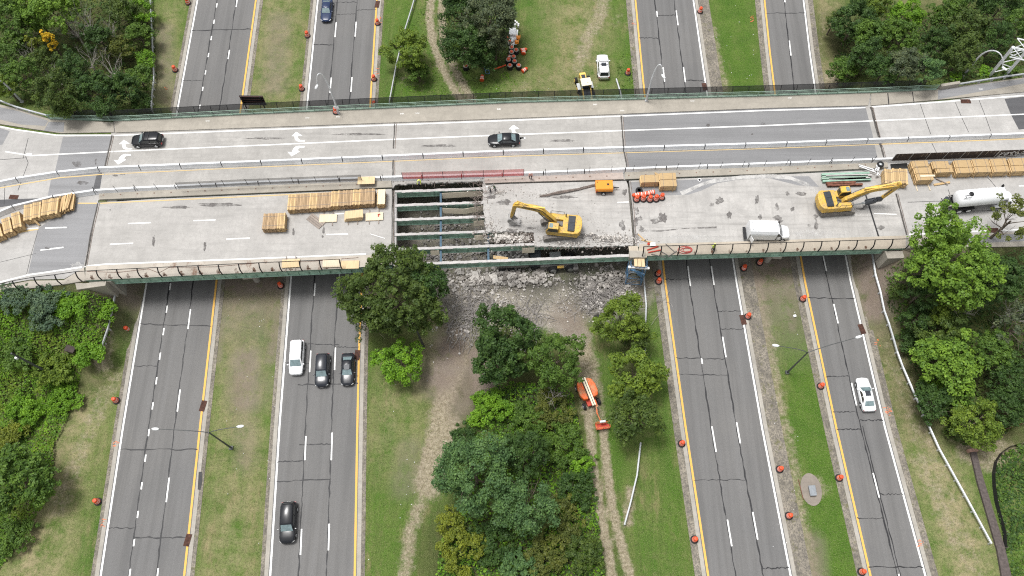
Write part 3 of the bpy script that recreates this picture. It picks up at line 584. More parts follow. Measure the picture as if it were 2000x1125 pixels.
LM2 = [(0, 'at the left frame edge'), (3, 'by the west joint'), (6, 'under the first grey netting'), (10, 'carrying a loose plywood sheet'), (13, 'behind the red netting middle'), (16, 'above the orange compressor'), (18, 'above the two crates'), (22, 'by the loose tyre'), (25, 'at the right frame edge')]
for row, J, lm, nm in ((ROW1, J1, LM1, 'north'), (ROW2, J2, LM2, 'south')):
    for i in range(len(J)-1):
        a = D(J[i], ip(J[i], row), .01); b = D(J[i+1], ip(J[i+1], row), .01)
        if nm == 'north' and i == 0: continue
        c = (a+b)/2; L = (b-a).length
        spawn(bar0, c, math.atan2((b-a).y, (b-a).x), f"pale {nm} row barrier segment, {rel(i, lm)}", sc=(L/6.15, 1, 1), group=f'concrete barriers of the {nm} row')
# ------------------------------------------------------------------ fences
def fence(name, label, line, base, step, h, mesh, rails=(), curve=0.0, pm_='blackmetal', pr=.05, cat='fence', first=None, inward=-1, kerb=None, meshz=(.1, 1), group=None):
    P_ = [D(x, y, base) for x, y in line]; seg = [(P_[i+1]-P_[i]).length for i in range(len(P_)-1)]; tot = sum(seg)
    def at(d):
        for i, s in enumerate(seg):
            if d <= s or i == len(seg)-1: t = P_[i+1]-P_[i]; return P_[i] + t*(d/s), t.normalized()
            d -= s
    root = thing(name, label, cat, P_[0], 0, group); o = P_[0]
    n = max(1, round(tot/step)); prof = [(0, 0), (0, h*.55), (curve*.35, h*.8), (curve, h)] if curve else [(0, 0), (0, h)]
    rows = []
    for i in range(n+1):
        p, t = at(min(tot*i/n, tot-1e-4)); nr = Vector((t.y, -t.x, 0))*(-inward); rows.append([p - o + nr*c + Vector((0, 0, z)) for c, z in prof])
        mb = MB(); mb.tube(rows[-1], pr, 5); mb.build('fence_post', M[pm_], root)
    mb = MB()
    for i in range(n):
        for k in range(len(prof)-1): mb.add([rows[i][k], rows[i+1][k], rows[i+1][k+1], rows[i][k+1]], [(0, 1, 2, 3)])
    if mesh: mb.build('mesh_panel', M[mesh], root)
    for z, r, mt in rails:
        mb = MB()
        f = lambda rw: rw[0].lerp(rw[-1], z/h) if not curve else (rw[0]+Vector((0, 0, z)) if z < h*.56 else rw[-1])
        mb.tube([f(rw) for rw in rows], r, 5); mb.build('rail', M[mt], root)
    if kerb:
        mb = MB()
        for i in range(n): mb.bar(rows[i][0]+Vector((0, 0, .1)), rows[i+1][0]+Vector((0, 0, .06)), .22, .12)
        mb.build('base_beam', M[kerb], root)
    return root
ne2 = [(230, 236), (500, 222), (1000, 200), (1500, 187), (1712, 180)]
fence('bridge_railing', 'green three rail bridge railing along the northern sidewalk', [(97, 232)] + ne2 + [(1828, 174.5)], .16, 3.05, 1.05, None, [(.4, .04, 'greenpale'), (.72, .04, 'greenpale'), (1.05, .05, 'greenpale')], 0, 'green', .06, 'railing', kerb='greenpale')
fence('chain_link_fence', 'black mesh fence leaning outward behind the green railing', [(x, y-2.2) for x, y in [(130, 234)] + ne2 + [(1800, 177)]], .05, 2.45, 1.75, 'blackmesh', [(1.75, .035, 'blackmetal')], -.35, inward=-1)
fence('chain_link_fence', 'curved post mesh fence on the southern edge left of the big round tree', [(0, 577), (58, 563), (125, 555), (165, 549)] + cut(SEd, 200, 668), .18, 2.65, 1.95, 'thinmesh', [(1.95, .05, 'blackmetal')], .55, inward=1, pr=.085)
fence('chain_link_fence', 'curved post mesh fence on the southern edge right of the scaffold', cut(SEd, 1254, 1768), .18, 2.5, 1.95, 'thinmesh', [(1.95, .05, 'blackmetal')], .55, inward=1, pr=.085)
# posts with netting on the southern barrier row
def netfence(x0, x1, mesh, label, name='netting_fence', h=1.55):
    xs_ = [x for j in range(len(J2)-1) for x in (J2[j]+4, (J2[j]+J2[j+1])/2+2) if x0 <= x <= x1]
    return fence(name, label, [(x, ip(x, ROW2)) for x in xs_], .8, 3.1, h, mesh, [], 0, 'blackmetal', .035, meshz=(0, 1))
netfence(145, 345, None, 'row of bare black posts on the barrier near the west joint', 'fence_post_row')
netfence(345, 710, 'greynet', 'grey netting on posts along the barrier left of the red netting')
netfence(700, 752, None, 'bare posts between grey and red netting on the barrier', 'fence_post_row')
netfence(750, 1056, 'rednet', 'bright red netting on posts beside the demolished span', h=1.75)
netfence(1062, 1720, None, 'long row of bare black posts on the barrier right of the red netting', 'fence_post_row')
# ------------------------------------------------------------------ vegetation
def mat_leaf(name, c, var=.35, hue=.25):
    n = NM(name); rp = n.n("ShaderNodeNewGeometry").outputs['Random Per Island']; ob = n.n("ShaderNodeObjectInfo").outputs['Random']
    lo = (c[0]*(1-var), c[1]*(1-var), c[2]*(1-var*.6)); hi = (min(1, c[0]*(1+var+hue)), c[1]*(1+var), c[2]*(1+var*.5))
    col = n.mix(rp, lo, hi)
    cl = n.noise(.55, 3, .6); col = n.mix(n.ramp(cl, [(.36, .55), (.6, 0.)]), col, (c[0]*.55, c[1]*.62, c[2]*.8))
    col = n.mix(n.ramp(cl, [(.52, 0.), (.72, .45)]), col, (min(1, c[0]*1.7), min(1, c[1]*1.5), c[2]*1.2))
    col = n.mix(n.m('MULTIPLY', ob, .3), col, (c[0]*.8, c[1]*.7, c[2]*.7))
    n.fin(col, .55, 0, .25)
    tl = n.n("ShaderNodeBsdfTranslucent"); n.set(tl.inputs[0], col); mx = n.n("ShaderNodeMixShader"); mx.inputs[0].default_value = .22
    o = n.t.nodes["Material Output"]; n.t.links.new(n.b.outputs[0], mx.inputs[1]); n.t.links.new(tl.outputs[0], mx.inputs[2]); n.t.links.new(mx.outputs[0], o.inputs[0])
    return n.mat
LC = {'olive': (.074, .126, .025), 'dark': (.050, .108, .024), 'mid': (.088, .175, .028), 'bright': (.150, .285, .036), 'blue': (.090, .185, .058), 'yellow': (.17, .225, .026), 'grey': (.10, .14, .068),
      'gold': (.62, .46, .03), 'bronze': (.115, .150, .030), 'vivid': (.135, .295, .022), 'bluegrey': (.10, .17, .095), 'lime': (.135, .220, .028)}
LM = {k: mat_leaf(k+'_leaves', v) for k, v in LC.items()}
M['bark'] = simple('bark', (.13, .105, .08), .9, 0, .3, 4); M['deadbark'] = simple('bleached_dead_wood', (.40, .37, .34), .9, 0, .25, 4)
def leaf_mesh(name, P, N, S, mat):
    """one small folded card per leaf spray: P points, N normals, S sizes"""
    n = len(P); N = N/np.maximum(np.linalg.norm(N, axis=1, keepdims=True), 1e-6)
    a = RNG.normal(size=(n, 3)); U = np.cross(N, a); U /= np.maximum(np.linalg.norm(U, axis=1, keepdims=True), 1e-6); V = np.cross(N, U)
    S = S[:, None]; asp = RNG.uniform(.55, .9, (n, 1)); k = RNG.uniform(-.12, .12, (n, 1))
    q = np.stack([P - U*S*.5, P - V*S*asp*.5 + N*S*k, P + U*S*.5, P + V*S*asp*.5 + N*S*k], 1).reshape(-1, 3).astype(np.float32)
    me = bpy.data.meshes.new(name); me.vertices.add(4*n); me.vertices.foreach_set("co", q.ravel()); me.loops.add(4*n); me.loops.foreach_set("vertex_index", np.arange(4*n, dtype=np.int32))
    me.polygons.add(n); me.polygons.foreach_set("loop_start", np.arange(0, 4*n, 4, dtype=np.int32)); me.update(calc_edges=True); me.materials.append(mat); return me
def crown_pts(rx, rz, leaf, cl, cov, spiky=0, low=-.35):
    """leaf sprays gathered in clumps spread through an uneven crown volume (origin at its centre)"""
    nc = max(14, int(cov*4.6*(rx/cl)**2*(1 if low > -.2 else 1.15))); d = RNG.normal(size=(nc*3, 3)); d /= np.linalg.norm(d, axis=1, keepdims=True); d = d[d[:, 2] > low][:nc]; nc = len(d)
    lob = 1 + .16*np.sin(3*np.arctan2(d[:, 1], d[:, 0]) + RNG.uniform(0, 6)) + .12*np.sin(5*np.arctan2(d[:, 1], d[:, 0]) + RNG.uniform(0, 6)) + .08*RNG.normal(size=nc)
    rr = RNG.uniform(.45, 1, nc)**.5 * lob; w3 = RNG.normal(size=(6, 3))*2.6; gf = np.sin(d*rr[:, None] @ w3.T + RNG.uniform(0, 6, 6)).sum(1); kk = gf > np.quantile(gf, .14); d, rr = d[kk], rr[kk]; nc = len(d)
    C = d*rr[:, None]*np.array([rx, rx, rz])*(1-.18*cl/rx)
    cr = cl*RNG.uniform(.5, 1.2, nc)
    m = max(10, int(12.0*cl*cl/(leaf*leaf*.6)*.5)); e = RNG.normal(size=(nc, m, 3)); e /= np.linalg.norm(e, axis=2, keepdims=True); e[:, :, 2] = np.where(e[:, :, 2] < -.25, -e[:, :, 2], e[:, :, 2])
    rad = RNG.uniform(.55, 1.0, (nc, m, 1))
    if spiky: rad = rad*(1+spiky*RNG.uniform(0, 1, (nc, m, 1))**3)
    P = C[:, None, :] + e*rad*cr[:, None, None]*np.array([1, 1, .75])
    Nn = e*.8 + np.array([0, 0, .5]) + RNG.normal(size=e.shape)*.45
    S = leaf*RNG.uniform(.6, 1.35, (nc, m)); return P.reshape(-1, 3), Nn.reshape(-1, 3), S.ravel()
def limb(mb, a, d, L, r, dep, spread=.6, n=5, mi=0, twig=3):
    pts = [Vector(a)]; rs = [r]; v = Vector(d).normalized()
    for i in range(4):
        v = (v + Vector((random.uniform(-.22, .22), random.uniform(-.22, .22), random.uniform(-.05, .15)))).normalized(); pts.append(pts[-1] + v*L/4); rs.append(r*(1-.62*(i+1)/4))
    mb.tube(pts, rs, n, mi)
    if dep > 0:
        for k in range(twig):
            i = random.choice([2, 3, 4]); q = Vector((random.uniform(-1, 1), random.uniform(-1, 1), random.uniform(-.1, .7))).normalized()
            limb(mb, pts[i], (v*(1-spread) + q*spread), L*random.uniform(.5, .75), rs[i]*.7, dep-1, spread, max(3, n-1), mi, twig)
def pxs(p): return FOC/((p - Vector((0, 0, CAM_H))).dot(Vector((0, CP, -SP))))
KIND = {'maple': dict(leaf=.34, cl=.74, cov=1.45), 'soft': dict(leaf=.27, cl=.62, cov=1.15), 'needle': dict(leaf=.27, cl=.85, cov=1.1, spiky=.6), 'airy': dict(leaf=.30, cl=.62, cov=.42), 'bush': dict(leaf=.26, cl=.5, cov=.9, low=-.05)}
def tree(col, kind, cx, cy, rp, H, label, cat='tree', group=None, name=None, asp=.42):
    k = KIND[kind]; bush = kind == 'bush'; zc = H*(.45 if bush else .62); p = T(cx, cy, zc); s = pxs(p); rx = rp/s; base = Vector((p.x, p.y, p.z-zc)); rz = H*(.55 if bush else asp)
    cl = min(k['cl'], rx*.42); lf = k['leaf']*min(1, .75+rx*.06)
    rx *= 1.04; P, N, S = crown_pts(rx, rz, lf, cl, k['cov'], k.get('spiky', 0), k.get('low', -.35)); P[:, 2] += zc; P[:, 2] = np.maximum(P[:, 2], .05)
    root = thing(name or ('bush' if bush else 'broadleaf_tree'), label, cat, base, 0, group)
    o = bpy.data.objects.new('foliage' if bush else 'crown', leaf_mesh('crown', P, N, S, LM[col])); COL.objects.link(o); o.parent = root
    mb = MB()
    if bush:
        for i in range(4): limb(mb, (random.uniform(-.2, .2), random.uniform(-.2, .2), -.1), (random.uniform(-.6, .6), random.uniform(-.6, .6), 1), H*.6, .05, 1)
        mb.build('stem', M['bark'], root)
    else:
        r0 = .06+H*.016; mb.tube([(0, 0, -.3), (0, 0, .1), (.05, 0, H*.3), (.1, .05, H*.55)], [r0*1.4, r0, r0*.8, r0*.6], 8)
        for i in range(7):
            a = i*.9+random.random(); limb(mb, (.06, .03, H*random.uniform(.28, .52)), (math.cos(a), math.sin(a), .55), rx*.85, r0*.4, 1)
        mb.build('trunk', M['bark'], root)
    return root
TL = '''olive maple 768 572 88 13 large round dark olive tree overlapping the southern bridge edge
dark maple 836 560 40 11 dark green crown on the right flank of the large olive tree
grey airy 715 615 38 8 sparse dull crown hanging over the queued cars roadway
vivid soft 783 708 43 5.5 small round bright green tree beside the leaning utility pole
dark maple 984 655 54 11 tall dark tree south of the rubble, left of a softer one
dark maple 972 705 48 8 low dark crown south of the tall dark tree
mid soft 1086 705 52 9 soft mid green tree beside the dirt track and rubble
lime soft 1216 628 48 8 bright olive tree against the guardrail just below the scaffold
olive soft 1240 660 28 6 small olive crown pressed against the guardrail by the bright tree
lime maple 1240 735 50 8 yellow green tree on the guardrail right of the boom lift basket
olive maple 1240 812 46 8 lowest yellow olive tree on the guardrail row
blue needle 928 925 70 11 large blue green tree above the yellow shrubs, bottom centre
blue needle 1026 985 56 9 blue green tree right of the larger blue green one
dark soft 1025 885 44 8 dark tree above the right blue green tree
lime soft 793 100 40 7 bright lime tree north of the bridge beside the wheel tracks
mid soft 817 142 20 3.5 small mid green shrub below the bright lime tree
grey needle 955 36 52 12 grey green pine like tree left of the stored drums
dark needle 905 88 40 9 dark needled tree at the bend of the wheel tracks
dark needle 900 20 36 10 dark tree at the top edge beside the wheel tracks
grey needle 968 84 22 7 lower grey green crown touching the stored drums
dark soft 942 104 32 6 low dark tree left of the stored drums
bright maple 115 26 40 10 bright rounded tree near the top edge of upper left wood
bright maple 62 22 32 10 bright tree second from the left corner, upper left wood
mid soft 15 35 34 9 mid green tree filling the upper left corner
mid soft 52 60 28 8 mid green crown above the first bleached dead tree
gold soft 100 83 11 7 golden yellow crown in the upper left wood
yellow soft 74 98 14 6 pale yellow crown just left of the golden one
mid maple 30 90 24 7 green tree left of the two yellow crowns
olive soft 240 28 30 6 olive tree near the upper left guardrail top
vivid soft 274 22 24 4.5 vivid tree touching the upper left guardrail top
mid soft 272 72 26 4.5 mid green tree on the upper left guardrail, below the vivid one
dark soft 195 78 26 7 dark tree right of the bleached dead branches
bronze soft 240 92 24 5 brownish green thicket tree in upper left wood
vivid soft 285 118 18 3.5 narrow vivid tree hugging the upper left guardrail
dark soft 150 138 30 8 dark tree in the middle of the upper left wood
olive soft 112 182 38 8 broad dark olive tree just above the curved sidewalk
mid soft 42 150 30 7 mid green tree near the far left street lamp
lime soft 12 172 20 5 light green crown at left edge behind the street lamp
dark soft 185 180 34 7 dark olive tree above the green railing, upper left
olive soft 130 214 22 4 olive crown spilling over the green railing end
dark soft 242 175 30 6 dark tree over the black mesh fence, near the guardrail
mid soft 272 155 24 5 mid green tree beside the lower end of upper left guardrail
dark soft 275 200 18 4 small dark tree where guardrail meets the bridge fence
mid soft 8 118 24 7 mid tree at the left edge under the corner
dark soft 205 210 20 4 low dark tree brushing the black mesh fence
olive soft 90 130 26 7 olive tree between two bleached dead trees
dark maple 1668 45 40 8 vine draped dark tree at the left tip of upper right wood
olive soft 1628 42 16 5 small olive crown poking out left of the upper right wood
lime soft 1708 12 24 8 lime tree at top edge of upper right wood
mid maple 1700 80 34 8 mid green tree under the lime one, upper right wood
vivid soft 1768 38 32 8 vivid tree bordering the dark clearing, upper right
mid soft 1755 80 32 8 mid tree in the middle left of upper right wood
mid soft 1650 140 28 5 vine covered mound tree next to the gravel by the bridge
dark soft 1695 112 30 7 dark tree above the vine covered mound
grey soft 1768 128 30 7 pale grey green tree just behind the green railing end
blue soft 1815 140 24 6 blue green tree beside the red stained railing end
mid soft 1848 32 32 9 mid green tree right of the dark clearing
olive maple 1885 62 36 9 olive yellow tree above the gooseneck street lamp
dark soft 1900 12 30 10 dark tree at top edge of upper right wood
dark needle 1955 12 32 10 dark tree at the upper right corner
mid soft 1985 50 26 9 mid green tree behind the gantry top
olive soft 1880 108 32 7 olive tree left of the gooseneck lamp curve
dark soft 1948 78 26 8 dark tree between gooseneck lamp and gantry
dark soft 1830 88 30 8 dark tree in the middle of the upper right wood
dark soft 1725 138 26 5 low dark tree above the bridge fence, upper right
bright maple 1862 520 78 12 huge bright green tree covering the southeastern bridge corner
bright maple 1826 462 42 13 upper lobe crown of bright green leaves over the bridge deck
dark soft 1806 566 34 7 shaded dark tree below the huge bright one
bronze airy 1978 428 44 9 brownish sparse tree with bare trunk beside the tanker truck
bright maple 1852 706 60 8 bright rounded tree beside the right guardrail middle
olive maple 1842 648 42 7 olive round tree just above the bright rounded one
lime soft 1848 608 26 7 lime crown between the huge tree and olive round one
dark soft 1950 545 48 8 dark tree right of the huge bright one
grey airy 1985 640 46 9 half bare tree at right edge, grey branches showing
mid soft 1935 690 40 7 mid green tree right of the bright rounded tree
dark soft 1975 735 38 7 dark tree at right edge under the half bare one
dark soft 1792 622 26 4 low dark tree beside the upper right guardrail bend
lime soft 1902 828 46 6 yellow green tree above the dark retaining path
dark soft 1820 785 34 5 dark tree beside the guardrail above the white sedan level
mid soft 1865 772 30 5 mid tree between the bright rounded tree and yellow green one
dark soft 1965 795 36 6 dark tree above the orange mesh barrier
mid maple 40 940 62 7 large round green tree at the lower left edge'''
BL = '''lime 98 722 40 2 olive bush at the foot of the left utility pole
bluegrey 30 585 32 1.3 blue grey weed clump at the left edge under the bridge fence
bluegrey 92 588 34 1.4 blue grey weed clump beside the concrete wing wall
bluegrey 90 625 26 1.6 lower blue grey weed clump on the left slope
vivid 140 598 30 1.2 green bush just below the concrete wing wall
vivid 205 612 26 1.3 green bush beside the lower left guardrail top
vivid 178 690 34 1.8 vivid bush at the edge of the left dirt shoulder
mid 35 690 34 1.4 olive bush behind the top of the left utility pole
vivid 125 780 34 1.3 vivid green bush on the lower left slope edge
vivid 55 800 36 1.8 vivid bush in the middle of lower left slope
yellow 25 850 28 1.8 yellowish bush above the large round lower left tree
mid 30 1050 34 2 green bush at the left edge near the bottom corner
vivid 955 800 40 2.6 vivid vine bush at the left edge of centre thicket
mid 1030 825 36 2.4 mid green bush left of the boom lift wheels
bronze 1078 800 38 2.6 brownish bush below the soft mid green tree
mid 1098 868 42 2.8 green bush along the left rut, below the boom lift
vivid 1135 905 26 2 vivid low bush beside the left rut
dark 1125 955 38 2.8 dark bush on the left rut edge
bronze 1095 1020 46 3 bronze tinted bush right of the blue green trees
olive 1140 1078 38 2.6 olive bush at the bottom beside the left rut
yellow 905 1078 46 3.4 yellow green bush at the bottom left of the centre thicket
yellow 880 1020 26 2.4 small yellow green bush left of the large blue tree
dark 962 1062 42 3 dark bush between yellow bush and right blue tree
blue 1012 1112 40 2.6 blue green bush at the bottom frame edge
bronze 1062 1090 40 2.8 bronze bush at the bottom, right of the blue bush
dark 905 850 24 2 dark bush above the large blue green tree
lime 885 95 16 2 lime bush in front of dark needled tree
olive 1752 572 20 1.5 olive bush beside the gravel under the southeast bridge end
dark 1772 668 22 1.6 dark bush along the right guardrail, upper part
vivid 1822 745 22 1.6 vivid bush along the right guardrail, beside bright rounded tree
olive 1866 838 22 1.6 olive bush along the right guardrail, lower part
vivid 1866 152 11 1.4 small vivid bush at the gooseneck lamp foot
vivid 1925 140 14 1.2 vivid bush at the gantry foot
mid 1975 138 16 1.4 mid green bush between gantry legs'''
for l in TL.split('\n'):
    c, k, x, y, r, H, *lab = l.split(' '); tree(c, k, float(x), float(y), float(r), float(H), ' '.join(lab))
for l in BL.split('\n'):
    c, x, y, r, H, *lab = l.split(' '); tree(c, 'bush', float(x), float(y), float(r), float(H), ' '.join(lab), 'bush')
# bleached dead trees
DL = '''45 68 30 7 bleached dead tree spreading left of the golden crown
162 40 30 8 bleached dead tree near the top of upper left wood
142 58 24 7 white branched dead tree below the bright rounded one
212 135 34 6 wide grey dead tree in the lower upper left wood
50 112 24 6 grey dead tree under the yellow crowns
110 150 24 6 thin dead tree above the broad olive tree
212 62 20 6 lone thin dead tree near the upper left guardrail
170 118 28 6 grey dead tree left of the wide dead one
1852 70 16 6 small dead tree poking out of the upper right wood
1982 610 34 8 grey dead tree at the right edge
1880 600 26 7 bare tree behind the huge bright green one
1080 775 22 4 grey fallen dead tree below the soft mid green tree
1052 900 16 3 small dead tree between thicket crowns'''
for l in DL.split('\n'):
    x, y, r, H, *lab = l.split(' '); x, y, r, H = map(float, (x, y, r, H)); p = T(x, y, H*.7); rx = r/pxs(p); root = thing('dead_tree', ' '.join(lab), 'dead tree', (p.x, p.y, p.z-H*.7))
    mb = MB(); mb.tube([(0, 0, -.2), (.1, 0, H*.3), (.15, .1, H*.5)], [.16, .12, .1], 6); mb.build('trunk', M['deadbark'], root)
    mb = MB()
    for i in range(9):
        a = i*.7+random.random(); limb(mb, (.12, .06, H*random.uniform(.35, .5)), (math.cos(a)*rx, math.sin(a)*rx, H*.42), math.hypot(rx, H*.42)*.75, .055, 2, .5, 4, 0, 3)
    mb.build('bare_branches', M['deadbark'], root)
# continuous ground vegetation
def inpoly(X, Y, poly):
    ins = np.zeros(X.shape, bool); n = len(poly)
    for i in range(n):
        x0, y0, x1, y1 = *poly[i][:2], *poly[(i+1) % n][:2]; ins ^= ((y0 > Y) != (y1 > Y)) & (X < (x1-x0)*(Y-y0)/(y1-y0+1e-12) + x0)
    return ins
def cover(name, px, cols, dens, leaf, mound, label, up=0.0):
    poly = [T(x, y) for x, y in px]; x0, x1 = min(p.x for p in poly), max(p.x for p in poly); y0, y1 = min(p.y for p in poly), max(p.y for p in poly)
    n = int((x1-x0)*(y1-y0)*dens); X = RNG.uniform(x0, x1, n); Y = RNG.uniform(y0, y1, n); k = inpoly(X, Y, poly); X, Y = X[k], Y[k]
    f = np.zeros(X.shape)
    for i in range(10):
        w_ = RNG.uniform(.4, 2.4); a = RNG.uniform(0, 6.3); f += np.sin(w_*(X*math.cos(a)+Y*math.sin(a))+RNG.uniform(0, 6))/10**.5
    Z = height(X, Y) + mound*np.clip(.5+.5*f, .05, 1.4)*RNG.uniform(.75, 1.05, X.shape)
    P = np.stack([X, Y, Z], 1); N = np.stack([RNG.normal(size=len(X))*.55, RNG.normal(size=len(X))*.55, np.ones(len(X))], 1); S = leaf*RNG.uniform(.6, 1.5, len(X))
    me = leaf_mesh(name, P, N, S, LM[cols[0]])
    for c in cols[1:]: me.materials.append(LM[c])
    if len(cols) > 1:
        g = np.zeros(X.shape)
        for i in range(8): w_ = RNG.uniform(.2, .9); a = RNG.uniform(0, 6.3); g += np.sin(w_*(X*math.cos(a)+Y*math.sin(a))+RNG.uniform(0, 6))/8**.5
        mi = np.clip(((g+RNG.normal(size=g.shape)*.5)*.35+.5)*len(cols), 0, len(cols)-1).astype(np.int32); me.polygons.foreach_set("material_index", mi)
    o = bpy.data.objects.new(name, me); COL.objects.link(o); return tag(o, label, 'undergrowth', kind='stuff')
cover('undergrowth', [(-60, 575), (60, 566), (146, 572), (205, 580), (230, 590), (222, 640), (205, 690), (160, 715), (146, 780), (128, 830), (108, 870), (104, 960), (70, 1010), (20, 1090), (-60, 1180)], ['vivid', 'mid', 'vivid', 'lime'], 46, .30, .7, 'vivid vines and weeds covering the left slope')
cover('undergrowth', [(-60, -40), (298, -40), (299, 208), (140, 226), (60, 204), (-60, 172)], ['dark', 'mid', 'olive', 'dark', 'bronze'], 11, .36, 1.4, 'tangled undergrowth beneath the upper left wood')
cover('undergrowth', [(1642, 70), (1700, 10), (1745, 0), (1780, 40), (1830, 40), (1850, -30), (2060, -30), (2060, 140), (1842, 168), (1630, 168), (1626, 130)], ['dark', 'mid', 'dark', 'olive'], 11, .36, 1.2, 'dense undergrowth beneath the upper right wood')
cover('undergrowth', [(1722, 530), (1770, 505), (2060, 490), (2060, 830), (1990, 830), (1940, 860), (1880, 872), (1846, 850), (1808, 760), (1762, 670), (1734, 600)], ['dark', 'dark', 'mid', 'olive'], 13, .36, 1.2, 'dark undergrowth along the right guardrail')
cover('undergrowth', [(930, 765), (1000, 745), (1118, 765), (1140, 880), (1165, 980), (1182, 1150), (850, 1150), (860, 1060), (900, 1000), (925, 850)], ['mid', 'vivid', 'dark', 'vivid', 'olive'], 30, .32, 1.0, 'vines and brambles filling the bottom centre thicket')
cover('undergrowth', [(872, -30), (1010, -30), (1005, 50), (985, 132), (925, 128), (880, 100)], ['dark', 'dark', 'mid'], 14, .34, .8, 'dark undergrowth beneath the needled trees at top')
cover('reeds', [(1938, 930), (1955, 890), (1985, 868), (2080, 862), (2080, 1180), (1990, 1180), (1965, 1080), (1950, 1010)], ['mid', 'dark', 'mid'], 30, .34, .5, 'tall green reeds inside the pond bank, lower right')
cover('rough_grass', [(770, 195), (792, 150), (800, 60), (830, 0), (840, -20), (835, 60), (850, 120), (880, 195)], ['vivid', 'mid', 'vivid'], 8, .22, .12, 'rough grass strip beside the wheel tracks')
cover('rough_grass', [(1205, 110), (1235, 100), (1242, 185), (1205, 185)], ['vivid', 'mid'], 8, .22, .12, 'rough grass by the yellow loader and guardrail end')
cover('rough_grass', [(880, 120), (905, 130), (990, 140), (1010, 165), (985, 188), (930, 190), (905, 165)], ['vivid', 'mid', 'olive'], 8, .22, .15, 'rough grass around the fallen drum')
# ------------------------------------------------------------------ vehicles and machines
def paint(name, c, rough=.22, coat=.1, spec=.3):
    n = NM(name); f = n.noise(1.4, 5, .65); d = n.mix(n.ramp(f, [(.5, 0.), (.75, .25)]), c, mul(c, .8)); m = n.fin(d, rough, 0, spec); n.b.inputs['Coat Weight'].default_value = coat; return m
M['carblack'] = paint('black_car_paint', (.012, .013, .016)); M['carnavy'] = paint('navy_car_paint', (.02, .035, .085)); M['carwhite'] = paint('white_car_paint', (.80, .81, .82)); M['carslate'] = paint('slate_car_paint', (.020, .023, .030)); M['cargrey'] = paint('charcoal_car_paint', (.018, .020, .025))
M['glass'] = simple('tinted_glass', (.02, .026, .028), .08, 0, .1, 2, .8); M['wind'] = simple('windscreen_glass', (.17, .235, .245), .12, 0, .25, 3, .8)
M['tyre'] = simple('tyre_rubber', (.02, .02, .021), .85, 0, .2); M['rim'] = simple('alloy_rim', (.45, .46, .47), .35, .6); M['rimwhite'] = simple('white_rim', (.75, .75, .75), .5)
M['lamp'] = simple('clear_lamp', (.80, .81, .80), .2, 0, .05); M['redlamp'] = simple('red_lamp', (.32, .015, .015), .3, 0, .1); M['chrome'] = simple('chrome', (.75, .75, .76), .2, .6)

def grime(name, c):
    n = NM(name); a = n.noise(1.1, 7, .75); b = n.noise(4.5, 5, .7); col = n.mix(n.ramp(a, [(.40, 0.), (.62, .75)]), c, (.40, .31, .17)); col = n.mix(n.ramp(b, [(.53, 0.), (.64, .75)]), col, (.17, .13, .08)); return n.fin(col, .55, 0, .4)
M['mach'] = grime('yellow_machine_paint', (.74, .45, .05)); M['machpale'] = paint('pale_yellow_machine_paint', (.80, .55, .14), .5, .1); M['machdark'] = simple('dark_engine_cover', (.035, .042, .052), .4, 0, .25); M['steel'] = simple('worn_steel', (.16, .155, .15), .6, .4, .35); M['track'] = simple('dusty_track_steel', (.20, .185, .17), .85, .1, .35)
M['orange'] = grime('orange_machine_paint', (.80, .13, .02)); M['orangeyel'] = paint('orange_yellow_paint', (.78, .29, .03), .45, .15); M['cream'] = paint('cream_paint', (.78, .70, .52), .5, .1); M['redpaint'] = paint('red_paint', (.50, .05, .025), .5, .1); M['bumperwhite'] = M['chrome']
def ring(hw, zb, zs, zt, x, ins=.86):
    return [Vector((x, y, z)) for y, z in [(-hw*.80, zb), (-hw*.97, zb+.12), (-hw, (zb+zs)/2+.05), (-hw*.97, zs), (-hw*ins, zt-.02), (-hw*ins*.55, zt+.02), (hw*ins*.55, zt+.02), (hw*ins, zt-.02), (hw*.97, zs), (hw, (zb+zs)/2+.05), (hw*.97, zb+.12), (hw*.80, zb)]]
def wheel(par, x, y, r=.33, w_=.22, rim='rim', tw='tyre'):
    s = 1 if y > 0 else -1; Mx = Matrix.Rotation(-s*math.pi/2, 3, 'X'); mb = MB()
    mb.lathe([(r*.55, -w_/2), (r*.94, -w_/2), (r, -w_/4), (r, w_/4), (r*.94, w_/2), (r*.6, w_/2)], (x, y, r), 16, 0, None, Mx); o = mb.build('wheel', M[tw], par, True, fix=True)
    rb = MB(); rb.lathe([(r*.62, 0), (r*.60, .03), (r*.2, .015), (r*.1, .03)], (x, y+s*w_/2, r), 10, 0, None, Mx); rb.build('rim', M[rim], o, True, fix=True); return o
